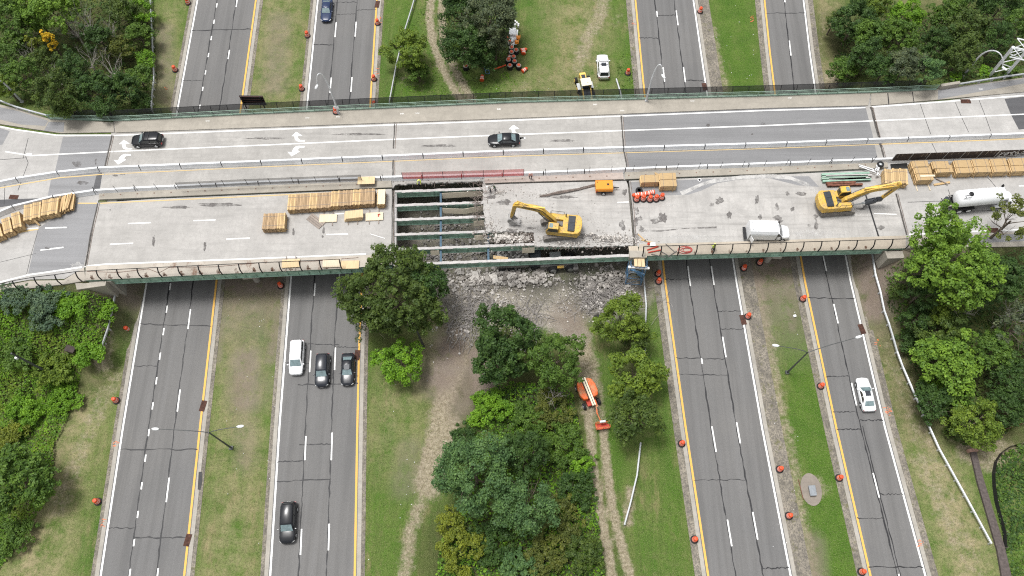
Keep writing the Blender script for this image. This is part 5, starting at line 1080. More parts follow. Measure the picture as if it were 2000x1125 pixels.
def boomlift():
    p = on(1148, 766, 1.2, 0); r = thing('boom_lift', 'orange articulated boom lift on the dirt track', 'boom lift', p, R(-70))
    mb = MB(); mb.box((.2, 0, .75), (3.2, 1.3, .45)); mb.build('chassis', M['redpaint'], r, bev=.05)
    for x in (-1.15, 1.5):
        for s in (-1, 1): wheel(r, x, s*1.05, .45, .38)
    for s in (-1, 1):
        mb = MB(); mb.prism([(-1.75, s*.35), (-1.75, s*.65), (-1.45, s*1.05), (-.6, s*1.28), (.3, s*1.28), (.95, s*1.0), (1.05, s*.35)], 1.05, 1.95); mb.build('engine_hood', M['orange'], r, bev=.18, seg=3, smooth=50)
    mb = MB(); mb.box((-.3, 0, 1.3), (2.4, .75, .5)); mb.build('turntable', M['machdark'], r)
    for s in (-.16, .16): mb = MB(); mb.bar((-1.8, s, 2.15), (2.2, s*.9-.05, 2.15), .2, .32); mb.build('lower_boom', M['cream'], r)
    mb = MB(); mb.bar((-1.7, 0, 2.2), (2.0, 0, 2.2), .1, .2); mb.build('boom_slot', M['machdark'], r)
    mb = MB(); mb.bar((1.5, .3, 1.8), (2.4, .3, 1.6), .25, .3); mb.bar((2.2, .22, 1.9), (3.3, -.02, 1.5), .16, .2); mb.bar((3.3, 0, 1.5), (4.3, .15, 1.0), .14, .16); mb.build('jib', M['orange'], r)
    b = thing('basket', None, None, (4.85, .2, .45), R(90-12)); b.parent = r; del b  # frame of the work basket
    bk = [o for o in r.children if o.name.startswith('basket')][0]
    mb = MB(); mb.box((0, 0, .05), (1.85, .8, .08)); mb.build('floor', M['redpaint'], bk)
    for z in (.55, 1.08):
        mb = MB(); mb.tube([(-.92, -.4, z), (.92, -.4, z), (.92, .4, z), (-.92, .4, z), (-.92, -.4, z)], .045, 5); mb.build('guard_rail', M['orange'], bk)
    for x, y in ((-.92, -.4), (.92, -.4), (.92, .4), (-.92, .4), (0, -.4), (0, .4)): mb = MB(); mb.tube([(x, y, .05), (x, y, 1.08)], .035, 5); mb.build('upright', M['orange'], bk)
    mb = MB(); mb.box((0, .38, 1.15), (.8, .3, .12)); mb.build('control_box', M['galv'], bk, bev=.03)
boomlift()
def wheel_loader():
    p = G(1088, 529); r = thing('wheel_loader', 'yellow loader half hidden under the southern girder', 'loader', p, R(4)); r.location.z = 0
    mb = MB(); mb.box((-.2, .9, 1.1), (4.6, 1.6, .8)); mb.box((1.2, .9, .9), (1.8, 1.8, .5)); mb.build('body', M['steel'], r, bev=.08); mb = MB(); mb.box((.45, .1, 1.35), (1.0, .7, .25)); mb.build('fender', M['mach'], r, bev=.06)
    mb = MB(); mb.box((-.3, 1.0, 2.1), (1.5, 1.4, 1.2)); mb.build('cab', M['machdark'], r, bev=.06)
    mb = MB(); mb.box((-.3, 1.0, 2.75), (1.6, 1.5, .1)); mb.build('cab_roof', M['galv'], r, bev=.04)
    for x in (-.6, 1.9):
        for s in (-.1, 1.9): wheel(r, x, s, .75, .5)
    mb = MB(); mb.box((2.6, .4, 1.0), (.8, 2.0, .7)); mb.build('bucket', M['steel'], r, bev=.04)
wheel_loader()
def dump_truck():
    p = G(1010, 530); r = thing('dump_truck', 'dark dump truck loaded with rubble below the girders', 'truck', p, R(3)); r.location.z = 0
    mb = MB(); mb.box((0, 1.2, 1.0), (6.2, 1.0, .4)); mb.build('chassis', M['machdark'], r)
    mb = MB(); mb.box((-.6, 1.2, 1.8), (4.6, 2.4, 1.2)); mb.build('tipper_body', M['steel'], r, bev=.05)
    mb = MB(); mb.box((2.7, 1.2, 1.7), (1.6, 2.2, 1.7)); mb.build('cab', M['machdark'], r, bev=.08)
    for x in (-2.2, -.9, 2.6):
        for s in (.15, 2.25): wheel(r, x, s, .52, .4)
    mb = MB()
    for i in range(60): mb.box((random.uniform(-2.7, 1.5), 1.2+random.uniform(-1, 1), 2.42+random.uniform(0, .25)), [random.uniform(.15, .4) for _ in '123'], random.random()*3)
    mb.build('rubble_load', M['girdertop'], r)['kind'] = 'stuff'
dump_truck()
# ------------------------------------------------------------------ traffic drums
def mat_drum():
    return simple('orange_drum_plastic', (.72, .095, .03), .45, 0, .12), simple('reflective_white_band', (.72, .66, .62), .4, 0, .06)
DO, DW = mat_drum()
def drum_root(top=None):
    r = thing('traffic_drum', '', 'traffic drum'); mb = MB()
    mb.lathe([(a*1.22, b*1.15) for a, b in ((.29, .06), (.29, .22), (.285, .22), (.285, .36), (.265, .37), (.262, .50), (.255, .50), (.252, .64), (.235, .65), (.232, .78), (.225, .78), (.215, .93), (.17, .98), (.08, 1.0))], n=14, mis=[0, 0, 1, 0, 0, 0, 1, 0, 0, 0, 0, 0, 0])
    mb.build('drum_body', [DO, DW], r, 30); mb = MB(); mb.lathe([(.52, 0), (.52, .09), (.37, .13)], n=16); mb.build('rubber_base', M['tyre'], r); mb = MB(); mb.box((0, 0, 1.19), (.24, .06, .1)); mb.build('handle', DO, r); return r
dr0 = drum_root()
DR = '''368 3 on the grass at the top left beside the roadway
343 134 on the left verge above the black mesh fence
601 67 on the gravel left of the dark blue sedan roadway
590 171 on the gravel just above the bridge fence
738 43 beside the yellow line at the top
731 152 beside the yellow line, level with the lime tree
732 203 seen through the black mesh fence
1367 20 at the top right of the white line
1226 140 in rough grass near the parked white car
549 555 in bridge shade on the brown median
1285 532 under the bridge by the scaffold, farther one
1286 547 under the bridge by the scaffold, nearer one
1452 521 under the bridge beside the white line
1483 510 under the bridge edge on brown gravel
251 641 on the left shoulder, nearest the bridge
228 779 on the left shoulder, middle one
192 976 on the left shoulder, lowest
1331 863 beside the yellow line right of the ruts
1356 1050 beside the yellow line near the bottom edge
1460 615 by the storm drain right of the empty roadway
1522 913 on the gravel strip left of the concrete pad
1540 1004 on the gravel strip below the concrete pad
1567 581 at the top of the bright green right median
1602 751 on the right median opposite the white sedan
1638 930 on the right median right of the concrete pad
1682 1113 on the right median at the bottom edge'''
for l in DR.split('\n'):
    x, y, *lab = l.split(' '); p = G(float(x), float(y)+4, 0); p.z = .03
    spawn(dr0, p, random.random()*6, 'orange traffic drum ' + ' '.join(lab), group='traffic drums along the roadways')
def deckdrum(x, y, lab): p = D(x, y+3); p.z = DECK+.01; spawn(dr0, p, random.random()*6, lab, group='traffic drums on the bridge')
p = D(657, 221); p.z = DECK+.17; spawn(dr0, p, 0, 'orange traffic drum at the foot of the curved bridge lamp', group='traffic drums on the bridge')
for x, y, lab in ((1243, 388, 'left end drum of the five standing on the bridge'), (1256, 387, 'second drum from the left of the five standing ones'), (1269, 388, 'middle drum of the five standing ones'), (1281, 387, 'second drum from the right of the five standing ones'), (1292, 384, 'right end drum below the timber crates')): deckdrum(x, y, lab)
# drums lying in a row
for i, (x, y) in enumerate(((1250, 380), (1257, 379), (1264, 378), (1271, 377), (1279, 375))):
    p = D(x, y, .3); o = dup(dr0, p, 0, ['leftmost', 'second from left', 'middle', 'second from right', 'rightmost'][i] + ' drum of the row lying nested on its side', group='nested drums lying on the bridge'); o.rotation_euler = (0, math.pi/2, R(186)); o.location = p; o.scale = (.95, .95, .95)
    for ch in list(o.children):
        if ch.name.startswith('rubber_base'): bpy.data.objects.remove(ch)
# drums stored without stripes up: black wide tops
def stored():
    r = thing('stored_drum', '', 'traffic drum'); mb = MB(); mb.lathe([(.46, 0), (.50, .35), (.46, .78), (.30, .80)], n=16); mb.build('rubber_ring', M['tyre'], r, 40)
    mb = MB(); mb.lathe([(.42, .8), (.40, .86), (.30, .88)], n=14); mb.build('ring_top', M['walk'], r, 40); mb = MB(); mb.lathe([(.25, .85), (.24, 1.0), (.10, 1.08)], n=12); mb.build('drum_top', DO, r, 40); return r
st0 = stored()
for x, y, lab in ((910, 135, 'lone stored drum in a black ring left of the others'), (991, 80, 'stored drum farthest up beside the white trailer'), (996, 88, 'stored drum second from the top, left column'), (999, 99, 'stored drum under the grey frame'), (999, 108, 'yellow topped stored drum in the pile middle'), (1008, 104, 'red topped stored drum under the trailer beam'), (1003, 117, 'red topped stored drum in the pile centre'), (993, 123, 'pink topped stored drum at the pile left'), (1005, 126, 'white topped stored drum in the pile'), (996, 134, 'yellow topped stored drum at the pile bottom left'), (1013, 134, 'red topped stored drum at the pile bottom right')):
    spawn(st0, G(x, y, 0), 0, lab, group='drums stored in black rings')
for k, (x, y, rz, lab) in enumerate(((941, 158, 1.5, 'fallen drum lying alone in the grass'), (1019, 140, .7, 'fallen orange drum at the bottom of the stored pile'), (994, 116, 1.3, 'fallen red drum at the left of the stored pile'), (1016, 99, .3, 'red and white fallen drum right of the trailer beam'), (1022, 106, 1.4, 'small fallen drum at the right of the pile'))):
    p = G(x, y, .3); o = dup(dr0, p, 0, lab, group='fallen drums'); o.rotation_euler = (0, math.pi/2, rz)
    for ch in list(o.children):
        if ch.name.startswith('rubber_base'): bpy.data.objects.remove(ch)
# white arrow board trailer among the drums
p = G(1002, 78); r = thing('arrow_trailer', 'white equipment trailer with orange boxes under the grey green tree', 'trailer', p, R(85))
mb = MB(); mb.box((0, 0, .7), (3.2, 1.5, .12)); mb.box((.8, .15, 1.0), (1.5, 1.1, .5)); mb.build('bed', M['carwhite'], r, bev=.03)
for i in range(9): mb = MB(); mb.box((2.2+.2*(i % 5), -.7+.28*(i//2), .95+.1*(i % 3)), (.3, .24, .5), random.random()); mb.build('white_panel', M['rimwhite'], r, bev=.02)
for x, y in ((-.2, -.9), (-1.2, -.75)): mb = MB(); mb.box((x, y, .9), (.75, .65, .1)); mb.box((x, y-.3, 1.05), (.75, .06, .3)); mb.box((x, y+.3, 1.05), (.75, .06, .3)); mb.box((x, y, 1.02), (.4, .4, .16)); mb.build('battery_box', [M['orangeyel']], r)
mb = MB(); mb.bar((-1.3, .2, 1.0), (-.4, -.6, 1.05), .3, .1); mb.bar((-1.6, -.2, .8), (-3.4, -.2, .5), .14, .12); mb.bar((-1.6, .1, .8), (-3.2, .1, .5), .1, .1); mb.build('grey_frame', M['galv'], r)
for s in (-1, 1): wheel(r, .2, s*.85, .35, .22)
p = G(975, 150); p2 = G(985, 135)
mb = MB(); mb.bar(G(966, 135, .15), G(988, 127, .2), .25, .08); tag(mb.build('barricade_board', DO), 'orange and white striped board lying beside the stored drums', 'board')
mb = MB()
for dx in (0, .6): mb.bar(G(946, 130, .1)+Vector((dx, 0, 0)), G(949, 144, .1)+Vector((dx, 0, 0)), .08, .08)
for t in (0, .5, 1): q = G(946, 130, .12).lerp(G(949, 144, .12), t); mb.bar(q, q+Vector((.6, 0, 0)), .08, .06)
tag(mb.build('metal_frame', M['blue']), 'small blue grey metal frame lying in rough grass', 'metal frame')
# ------------------------------------------------------------------ lumber
def bundle_mesh(L, W, H, nx, nz, name='boards', end=False):
    mb = MB(); sw, sh = W/nx, H/nz
    for i in range(nx):
        for k in range(nz):
            e = random.uniform(-.05, .05); mb.box((-W/2+sw*(i+.5), e, .1+sh*(k+.5)), (sw-.022, L+random.uniform(-.07, .07), sh-.018))
    return mb
BND = {}
def bundle(key, L, W, H, nx, nz, mt='wood', strap=True):
    r = thing('lumber_bundle', '', 'lumber'); bundle_mesh(L, W, H, nx, nz).build('boards', M[mt], r)
    if strap:
        for y in (-L*.3, L*.3): mb = MB(); mb.box((0, y, .1+H/2), (W+.03, .05, H+.03)); mb.build('strap', M['woodgrey'], r)
    for y in (-L*.33, L*.33): mb = MB(); mb.box((0, y, .05), (W+.25, .09, .1)); mb.build('dunnage', M['wood'], r)
    BND[key] = r; return r
bundle('a', 2.45, 1.06, 1.15, 6, 7); bundle('b', 2.45, 1.06, 1.1, 5, 6, 'wood2'); bundle('c', 2.5, 1.15, 1.2, 4, 6); bundle('x', 2.5, 1.25, 1.25, 1, 8)
def lum(key, px, py, ztop, rz, lab, grp, z=0.0, sc=None):
    p = D(px, py, ztop+z); p.z = DECK+.01+z; return spawn(BND[key], p, rz, lab, sc, group=grp)
g = 'lumber bundles in the long row on the west deck'; ang = R(2)
EN = ['at the left end', 'second from the left, with a pale plank', 'third from the left', 'fourth from the left', 'fifth from the left', 'sixth from the left', 'sixth from the right', 'fifth from the right', 'fourth from the right', 'third from the right', 'second from the right', 'rightmost before the wrapped one']
for i in range(12):
    x = 569.5+i*14.1; lum('b' if i % 3 else 'a', x, 395-i*.95-(1.5 if i > 5 else 0), 1.2, ang, 'lumber bundle of the long row, ' + EN[i], g)
lum('a', 744, 385, 1.15, ang, 'lumber bundle with torn white wrapping beside the demolition hole', g)
mb = MB(); mb.box((0, 0, 0), (1.0, 2.4, .02)); o = mb.build('torn_wrapping', M['woodpale']); o.parent = [q for q in COL.objects if q.get('label', '').startswith('lumber bundle with torn')][0]; o.location = (.1, 0, 1.27)
g2 = 'lumber bundles standing apart on the west deck'
lum('b', 520.5, 432, 1.2, R(1), 'left of three lumber bundles standing apart', g2); lum('b', 534, 431.5, 1.2, R(1), 'middle of three lumber bundles standing apart', g2); lum('a', 549, 431, 1.2, R(3), 'right of three lumber bundles standing apart', g2)
g3 = 'lumber bundles at the far left'
for x, y, a, lab in ((-7, 449, 28, 'lumber bundle cut by the left frame edge'), (13, 440, 24, 'second lumber bundle from the left frame edge'), (31.5, 429.5, 22, 'lumber bundle of the left group next to the gap'), (54, 414.5, 12, 'lumber bundle right of the gap with a leaning plank'), (71, 410, 11, 'lumber bundle behind the leaning plank'), (89, 405, 8, 'lumber bundle left of the loose boards'), (105, 402, 8, 'lumber bundle touching the loose boards')):
    lum('c', x, y, 1.3, R(a), lab, g3)
mb = MB()
for i in range(34):
    q = D(116+i % 12*2.9+random.uniform(-.6, .6), 407-(i % 12)*.7, 0); a = R(3)+random.uniform(-.12, .12); mb.box((q.x, q.y+random.uniform(-.1, .15), DECK+.16+.17*(i//6)+.02*(i % 3)), (.19, 2.5, .1), a)
tag(mb.build('loose_boards', M['wood'], loc=None), 'slumped heap of loose boards at the right end of far left stacks', 'lumber', kind='stuff')
def plank(px0, px1, w_, h, lab, z0=.1, z1=.1, mt='wood', name='plank'):
    mb = MB(); mb.bar(D(*px0, z0), D(*px1, z1), w_, h); return tag(mb.build(name, M[mt]), lab, 'plank')
plank((60, 423), (77, 440), .25, .12, 'plank leaning out between far left lumber bundles', 1.3, .15)
plank((1279, 338), (1302, 351), .3, .1, 'pale plank leaning off the upper timber crate', .9, .15)
plank((1824, 361), (1855, 356), .3, .14, 'thick timber lying below the crate row', .12, .12); plank((1828, 348), (1852, 360), .14, .1, 'thin dark timber crossing a thick one', .2, .3, 'woodgrey')
plank((723, 457), (752, 466), .09, .06, 'white rod lying near the demolition hole', .05, .05, 'white', 'white_rod')
for a, b, lab in (((1246, 457), (1262, 472), 'long pale plank at the east joint edge'), ((1250, 468), (1280, 475), 'second pale plank near the hoses')): plank(a, b, .15, .06, lab)
mb = MB()
for i in range(4): q = D(612, 437, 0); mb.box((q.x+.205*i, q.y+.25*i, DECK+.07+.01*i), (2.5, .29, .08), R(-39))
tag(mb.build('grey_board_stack', M['woodgrey']), 'weathered grey boards lying aslant on the west deck', 'boards')
# plywood stacks
def ply(px, py, n, label, rz=R(3), mt='ply', z=0.0, L=2.44, W=1.22, legs=True):
    p = D(px, py, n*.06+.1+z); p.z = DECK+.01+z; r = thing('plywood_stack', label, 'plywood', p, rz); mb = MB()
    for i in range(n): mb.box((random.uniform(-.03, .03) + (.02*i if n > 4 else 0), random.uniform(-.03, .03), .13+i*.055), (L, W, .05), random.uniform(-.015, .015) + (R(3) if n > 4 and i > 8 else 0))
    mb.build('sheets', M[mt], r)
    if legs:
        for x in (-.7, .6): mb = MB(); mb.box((x, 0, .05), (.12, 2.3, .1)); mb.build('bearer', M['woodgrey'], r)
ply(641, 426, 2, 'low plywood stack on bearers right of the grey boards', R(2), 'woodpale'); ply(687.5, 418, 16, 'tall plywood stack in the middle of the west deck', R(4)); ply(731, 422.5, 2, 'pale plywood stack with a red mark by the hole', R(3), 'woodpale')
ply(715, 352, 1, 'plywood sheet lying across the southern barrier row', R(2), 'ply', .82, legs=False)
ply(568, 514, 2, 'plywood sheet on the south parapet, leftmost of three', R(4), 'ply', .2); ply(647, 514, 2, 'plywood sheet on the south parapet, middle of three', R(2), 'woodpale', .2, legs=False); ply(684, 517, 1, 'plywood sheet beside the olive tree on the parapet', R(2), 'ply', .2, legs=False)
mb = MB(); mb.box(D(740, 418.5, .32), (.35, .12, .04), .4); mb.box(D(739, 421, .32), (.12, .35, .04)); tag(mb.build('red_clamp', M['redpaint']), 'red tool lying on the pale plywood stack', 'tool')
# timber crates
def crate(px, py, ztop, rz, lab, z=0.0, L=2.3, W=1.2, grp='timber stacks on the east deck'):
    p = D(px, py, ztop+z); p.z = DECK+.01+z; return spawn(BND['x'], p, rz+math.pi/2, lab, (W/1.25, L/2.5, 1), group=grp)
crate(1269, 349, 1.3, R(2), 'timber stack left of the two stacked close together'); crate(1304, 345, 1.3, R(2), 'upper timber stack above the standing drums', 0); crate(1305, 357, 1.3, R(2), 'lower timber stack above the standing drums')
for i, (x, y, lab) in enumerate(((1736, 345, 'upright timber stack left of three behind the hammer excavator'), (1751, 344, 'middle upright timber stack behind the hammer excavator'), (1765, 344, 'right upright timber stack behind the hammer excavator'))): lum('c', x, y, 1.3, R(-8), lab, 'upright timber stacks')
for x, y, lab, dz in ((1797, 321, 'back timber stack at the left end of the east row', .1), (1802, 332, 'middle timber stack at the left end of east row', .1), (1806, 345, 'front timber stack at the left end with a white plank', 0), (1837, 322, 'back timber stack second along the east row', .1), (1844, 330, 'front timber stack with a pulled out board', .2), (1880, 320, 'back timber stack third along the east row', .1), (1883, 331, 'front timber stack third along the east row', 0), (1915, 318, 'back timber stack fourth along the east row', .1), (1918, 329.5, 'front timber stack fourth along the east row', 0), (1950, 317, 'back timber stack fifth along the east row', .1), (1954, 329, 'front timber stack fifth along the east row', 0), (1987, 316, 'back timber stack at the right frame edge', .1), (1990, 328, 'front timber stack at the right frame edge', 0)):
    crate(x, y, 1.3, R(2.5), lab, dz if dz < .15 else 0)
for x0, y0, x1, y1, lab in ((1787, 358, 1792, 373, 'left bearer timber poking out below the left end stack'), (1811, 357, 1817, 372, 'right bearer timber poking out below the left end stack')): plank((x0, y0), (x1, y1), .12, .1, lab, .06, .06, 'woodpale', 'bearer_timber')
plank((1797, 344), (1826, 343), .3, .08, 'white plank on the front timber stack', 1.4, 1.4, 'woodpale')
# ------------------------------------------------------------------ lamp posts and poles
M['pole'] = simple('grey_pole_paint', (.55, .56, .57), .5, .2, .1); M['poledark'] = simple('dark_pole_paint', (.08, .085, .085), .6, .1, .2); M['lampwhite'] = simple('lamp_housing', (.72, .74, .75), .5, 0, .06)
def head(par, p, d, L=.75):
    d = Vector((d.x, d.y, 0)).normalized(); n = Vector((-d.y, d.x, 0)); mb = MB()
    mb.loft([[p + d*x + n*y + Vector((0, 0, z)) for y, z in ((-w_, -.05), (-w_, .05), (-w_*.5, .13), (w_*.5, .13), (w_, .05), (w_, -.05))] for x, w_ in ((-.1, .07), (.1, .16), (L*.6, .18), (L, .1))]); return mb.build('lamp_head', M['lampwhite'], par, fix=True)
def twin(base, H, a, b, label):
    B = G(*base); r = thing('street_lamp', label, 'street lamp', B); mb = MB(); mb.tube([(0, 0, 0), (0, 0, H)], [.13, .08], 8); mb.box((0, 0, .12), (.5, .5, .24)); mb.build('pole', M['poledark'], r)
    for px in (a, b):
        E = G(*px, H+.7) - B; h = Vector((0, 0, H-.35)); mb = MB(); pts = [h, h+Vector((E.x*.12, E.y*.12, .45)), h+Vector((E.x*.4, E.y*.4, .85)), E+Vector((0, 0, .0))]; mb.tube(pts, [.06, .055, .05, .04], 6); mb.build('arm', M['poledark'], r); head(r, E, E-pts[2])
twin((452, 875), 8.7, (309, 838), (464, 833.5), 'twin arm street lamp between the left roadways'); twin((1537, 728), 8.6, (1520, 675.5), (1672, 659.5), 'twin arm street lamp on the right median')
def goose(base, zb, H, top, end, label, plate_=False, dz=-1.0):
    B = G(*base, zb); r = thing('street_lamp', label, 'street lamp', B); Tt = G(*top, zb+H) - B; E = G(*end, zb+H+dz) - B; mb = MB()
    h1 = Vector((Tt.x*.12, Tt.y*.12, H*.68)); pts = [Vector((0, 0, 0)), Vector((0, 0, H*.4)), h1]
    P1 = h1 + Vector((Tt.x*.5, Tt.y*.5, H*.42)); P2 = E + (Tt-E)*.35 + Vector((0, 0, 2.3))
    for i in range(1, 11): t = i/10; pts.append(h1*(1-t)**3 + P1*3*t*(1-t)**2 + P2*3*t*t*(1-t) + E*t**3)
    mb.tube(pts, [.17, .15, .13]+[.115-.005*i for i in range(10)], 8); mb.box((0, 0, .1), (.4, .4, .2)); mb.build('curved_pole', M['pole'], r); head(r, E, E-pts[-2])
    if plate_: mb = MB(); mb.box((0, -.15, 1.6), (.75, .06, .55)); mb.build('sign_plate', M['lampwhite'], r)
goose((661, 221), DECK+.16, 7.6, (627, 133), (620, 166), 'curved street lamp leaning left over the dark roadway', True)
goose((1262, 197), DECK+.16, 7.2, (1284, 121), (1293, 146), 'curved street lamp beside the empty roadway north of the bridge')
p_ = T(1878, 152); goose((1878, 152), p_.z, 7.0, (1930, 96), (1958, 131), 'curved street lamp in front of the gantry')
p_ = T(44, 200); goose((44, 200), p_.z, 6.0, (-10, 150), (-40, 175), 'street lamp cut off by the left frame edge')
def upole(base, top, H, label, fx):
    B = T(*base); Tp = G(*top, B.z+H) - B; r = thing('utility_pole', label, 'pole', B); mb = MB(); mb.tube([(0, 0, -.3), Tp], [.17, .12], 8); mb.build('pole', M['poledark'], r)
    for f, px in fx: mb = MB(); q = Tp*f; mb.box(q+Vector((-.28, -.1, 0)), (.35, .3, .45), .4); mb.build('fixture', M['lampwhite'], r, bev=.06)
upole((102, 731), (22, 690), 8.0, 'leaning dark utility pole on the left slope', [(.82, 0)]); upole((828, 677), (804, 622), 9.0, 'leaning dark utility pole at the edge of the olive tree', [(.88, 0), (.6, 0)])
# ------------------------------------------------------------------ guardrails
def guard(px, label, terr=True, h=.72):
    P_ = [T(x, y) if terr else D(x, y) for x, y in px]; L = [0]; Q = []
    for i in range(len(P_)-1):
        n = max(1, int((P_[i+1]-P_[i]).length/1.9))
        for k in range(n): q = P_[i].lerp(P_[i+1], k/n); q.z = hz(q.x, q.y) if terr else DECK; Q.append(q)
    Q.append(P_[-1]); r = thing('guardrail', label, 'guardrail', Q[0]); o = Q[0]
    prof = [(-.02, -.18), (.12, -.12), (.12, -.04), (.02, 0), (.12, .04), (.12, .12), (-.02, .18), (-.07, .15), (-.07, -.15)]
    mb = MB(); S = []
    for i, q in enumerate(Q):
        t = Q[min(i+1, len(Q)-1)] - Q[max(i-1, 0)]; t.z = 0; t.normalize(); n = Vector((t.y, -t.x, 0)); S.append([q-o+n*a+Vector((0, 0, h+b)) for a, b in prof])
    mb.loft(S); mb.build('rail', M['galv'], r, fix=True)
    for i, q in enumerate(Q): mb = MB(); mb.box(q-o+Vector((0, .0, h/2-.05)), (.14, .2, h+.2)); mb.build('post', M['pole'], r)
    return r
guard([(296, -30), (300, 60), (303, 130), (300, 222)], 'guardrail along the edge of the upper left wood'); guard([(235, 548), (226, 600), (216, 645), (199, 700)], 'short guardrail beside the vivid vines, lower left')
guard([(820, -30), (806, 20), (792, 65), (776, 130), (762, 205)], 'guardrail passing the bright lime tree north of the bridge'); guard([(1256, 545), (1261, 600), (1259, 650), (1258, 720)], 'guardrail between the scaffold and yellow green trees')
guard([(1250, 868), (1243, 930), (1230, 985), (1219, 1025)], 'lower guardrail end beside the two ruts'); guard([(1699, 495), (1706, 540), (1723, 610), (1748, 690), (1785, 780), (1830, 880), (1880, 970), (1930, 1062)], 'long pale guardrail along the right wood')
guard([(1203, 160), (1212, 190), (1214, 205)], 'guardrail end right of the backhoe loader'); guard([(-40, 195), (0, 200), (36, 214), (60, 221), (97, 231)], 'pale guardrail along the curving sidewalk, far left', False); guard([(1868, 170), (1910, 163), (1960, 155), (1998, 150), (2080, 138)], 'pale guardrail in front of the gantry', False)
mb = MB(); mb.prism(Ds([(1831, 172), (1868, 166), (1870, 171), (1833, 177)]), DECK-.2, DECK+1.0); tag(mb.build('parapet_end', M['walk'], bev=.06), 'concrete end block between green railing and pale guardrail', 'concrete block')
# ------------------------------------------------------------------ sign back, gantry
A = G(470, 212, DECK+.6); r = thing('road_sign', 'dark back of a large road sign hung on the north fence', 'sign', A + Vector((1.7, 1.2, -.6)), R(-1))
mb = MB(); mb.box((.1, 0, 1.0), (3.5, .1, 2.2)); mb.build('panel', M['rust'] if 0 else M['blackmetal'], r)
for z in (.2, .8, 1.4, 2.0): mb = MB(); mb.box((.1, -.12, z), (3.5, .1, .12)); mb.build('crossbar', simple('brown_sign_frame', (.07, .035, .03), .7), r)
for x in (-1.3, 1.5): mb = MB(); mb.box((x, -.25, .8), (.14, .14, 2.8)); mb.build('bracket', M['blackmetal'], r)
B = T(1933, 148); r = thing('sign_gantry', 'white truss sign gantry standing at the upper right corner', 'gantry', B, 0)
o = B; b2 = T(1964, 147) - o; t1 = G(1979, 92, B.z+8.0) - o; t2 = t1 + Vector((b2.x, b2.y, 0))
for a, b in ((Vector(), t1), (b2, t2)): mb = MB(); mb.tube([a, b], .22, 8); mb.build('leg', M['lampwhite'], r)
for i in range(5):
    f0, f1 = .12+i*.17, .12+(i+1)*.17; a, b = t1*f0, b2 + (t2-b2)*f1
    if i % 2: a, b = t1*f1, b2 + (t2-b2)*f0
    mb = MB(); mb.tube([a, b], .07, 5); mb.build('brace', M['lampwhite'], r)
ch = [t1, t1+Vector((1.0, 1.6, 0)), t1+Vector((.3, -.4, -1.6)), t1+Vector((1.3, 1.2, -1.6))]; dx = Vector((16, -5, .0))
for c in ch: mb = MB(); mb.tube([c, c+dx], .1, 6); mb.build('chord', M['lampwhite'], r)
for i in range(9):
    for a, b in ((0, 2), (1, 3), (0, 1), (2, 3)): mb = MB(); s = 1 if i % 2 else 0; mb.tube([ch[a if s else b]+dx*(i/9), ch[b if s else a]+dx*((i+1)/9)], .06, 5); mb.build('lattice', M['lampwhite'], r)
# ------------------------------------------------------------------ rubble and rebar
def mat_rub(name, lo, hi):
    n = NM(name); rp = n.n("ShaderNodeNewGeometry").outputs['Random Per Island']; return n.fin(n.mix(n.ramp(n.noise(3, 5, .7), [(.4, 0.), (.65, .4)]), n.mix(rp, lo, hi), mul(lo, .7)), .95)
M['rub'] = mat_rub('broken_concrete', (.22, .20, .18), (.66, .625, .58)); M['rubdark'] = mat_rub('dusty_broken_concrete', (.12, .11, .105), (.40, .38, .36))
CH = [np.array([[x, y, z] for x in (-1, 1) for y in (-1, 1) for z in (-1, 1)], float)]
def rubble(name, spots, label, mat='rub', deck=None):
    V = []; F = []; base = [(0, 2, 3, 1), (4, 5, 7, 6), (0, 1, 5, 4), (2, 6, 7, 3), (0, 4, 6, 2), (1, 3, 7, 5)]
    fq = [(0, 1, 3, 2), (4, 6, 7, 5), (0, 4, 5, 1), (2, 3, 7, 6), (0, 2, 6, 4), (1, 5, 7, 3)]
    for px, py, rx, ry, n, s0, s1, hp in spots:
        c = G(px, py) if deck is None else D(px, py); sx = rx/14.0; sy = ry/12.5
        for i in range(int(n*1.5)):
            a = random.random()*6.283; q = abs(random.gauss(0, .5)); x = c.x + math.cos(a)*q*sx; y = c.y + math.sin(a)*q*sy; s = s0*(s1*.85/s0)**(random.random()**2.4)
            k = CH[0]*RNG.uniform(.55, 1.0, (8, 3))*np.array([1, RNG.uniform(.5, 1), RNG.uniform(.3, .7)])*s*.5; t = random.random()*6.3; ct, st_ = math.cos(t), math.sin(t); u = random.uniform(-.5, .5); cu, su = math.cos(u), math.sin(u)
            k = k @ np.array([[ct, st_, 0], [-st_, ct, 0], [0, 0, 1]]) @ np.array([[1, 0, 0], [0, cu, su], [0, -su, cu]])
            z = (0 if deck is None else deck) + s*.2 + hp*max(0, 1-q)*random.random(); o = len(V)*8; V.append(k + np.array([x, y, z])); F += [tuple(o+j for j in f) for f in fq]
    v = np.concatenate(V); me = bpy.data.meshes.new(name); me.from_pydata(v.tolist(), [], F); me.materials.append(M[mat]); o = bpy.data.objects.new(name, me); COL.objects.link(o); return tag(o, label, 'rubble', kind='stuff')
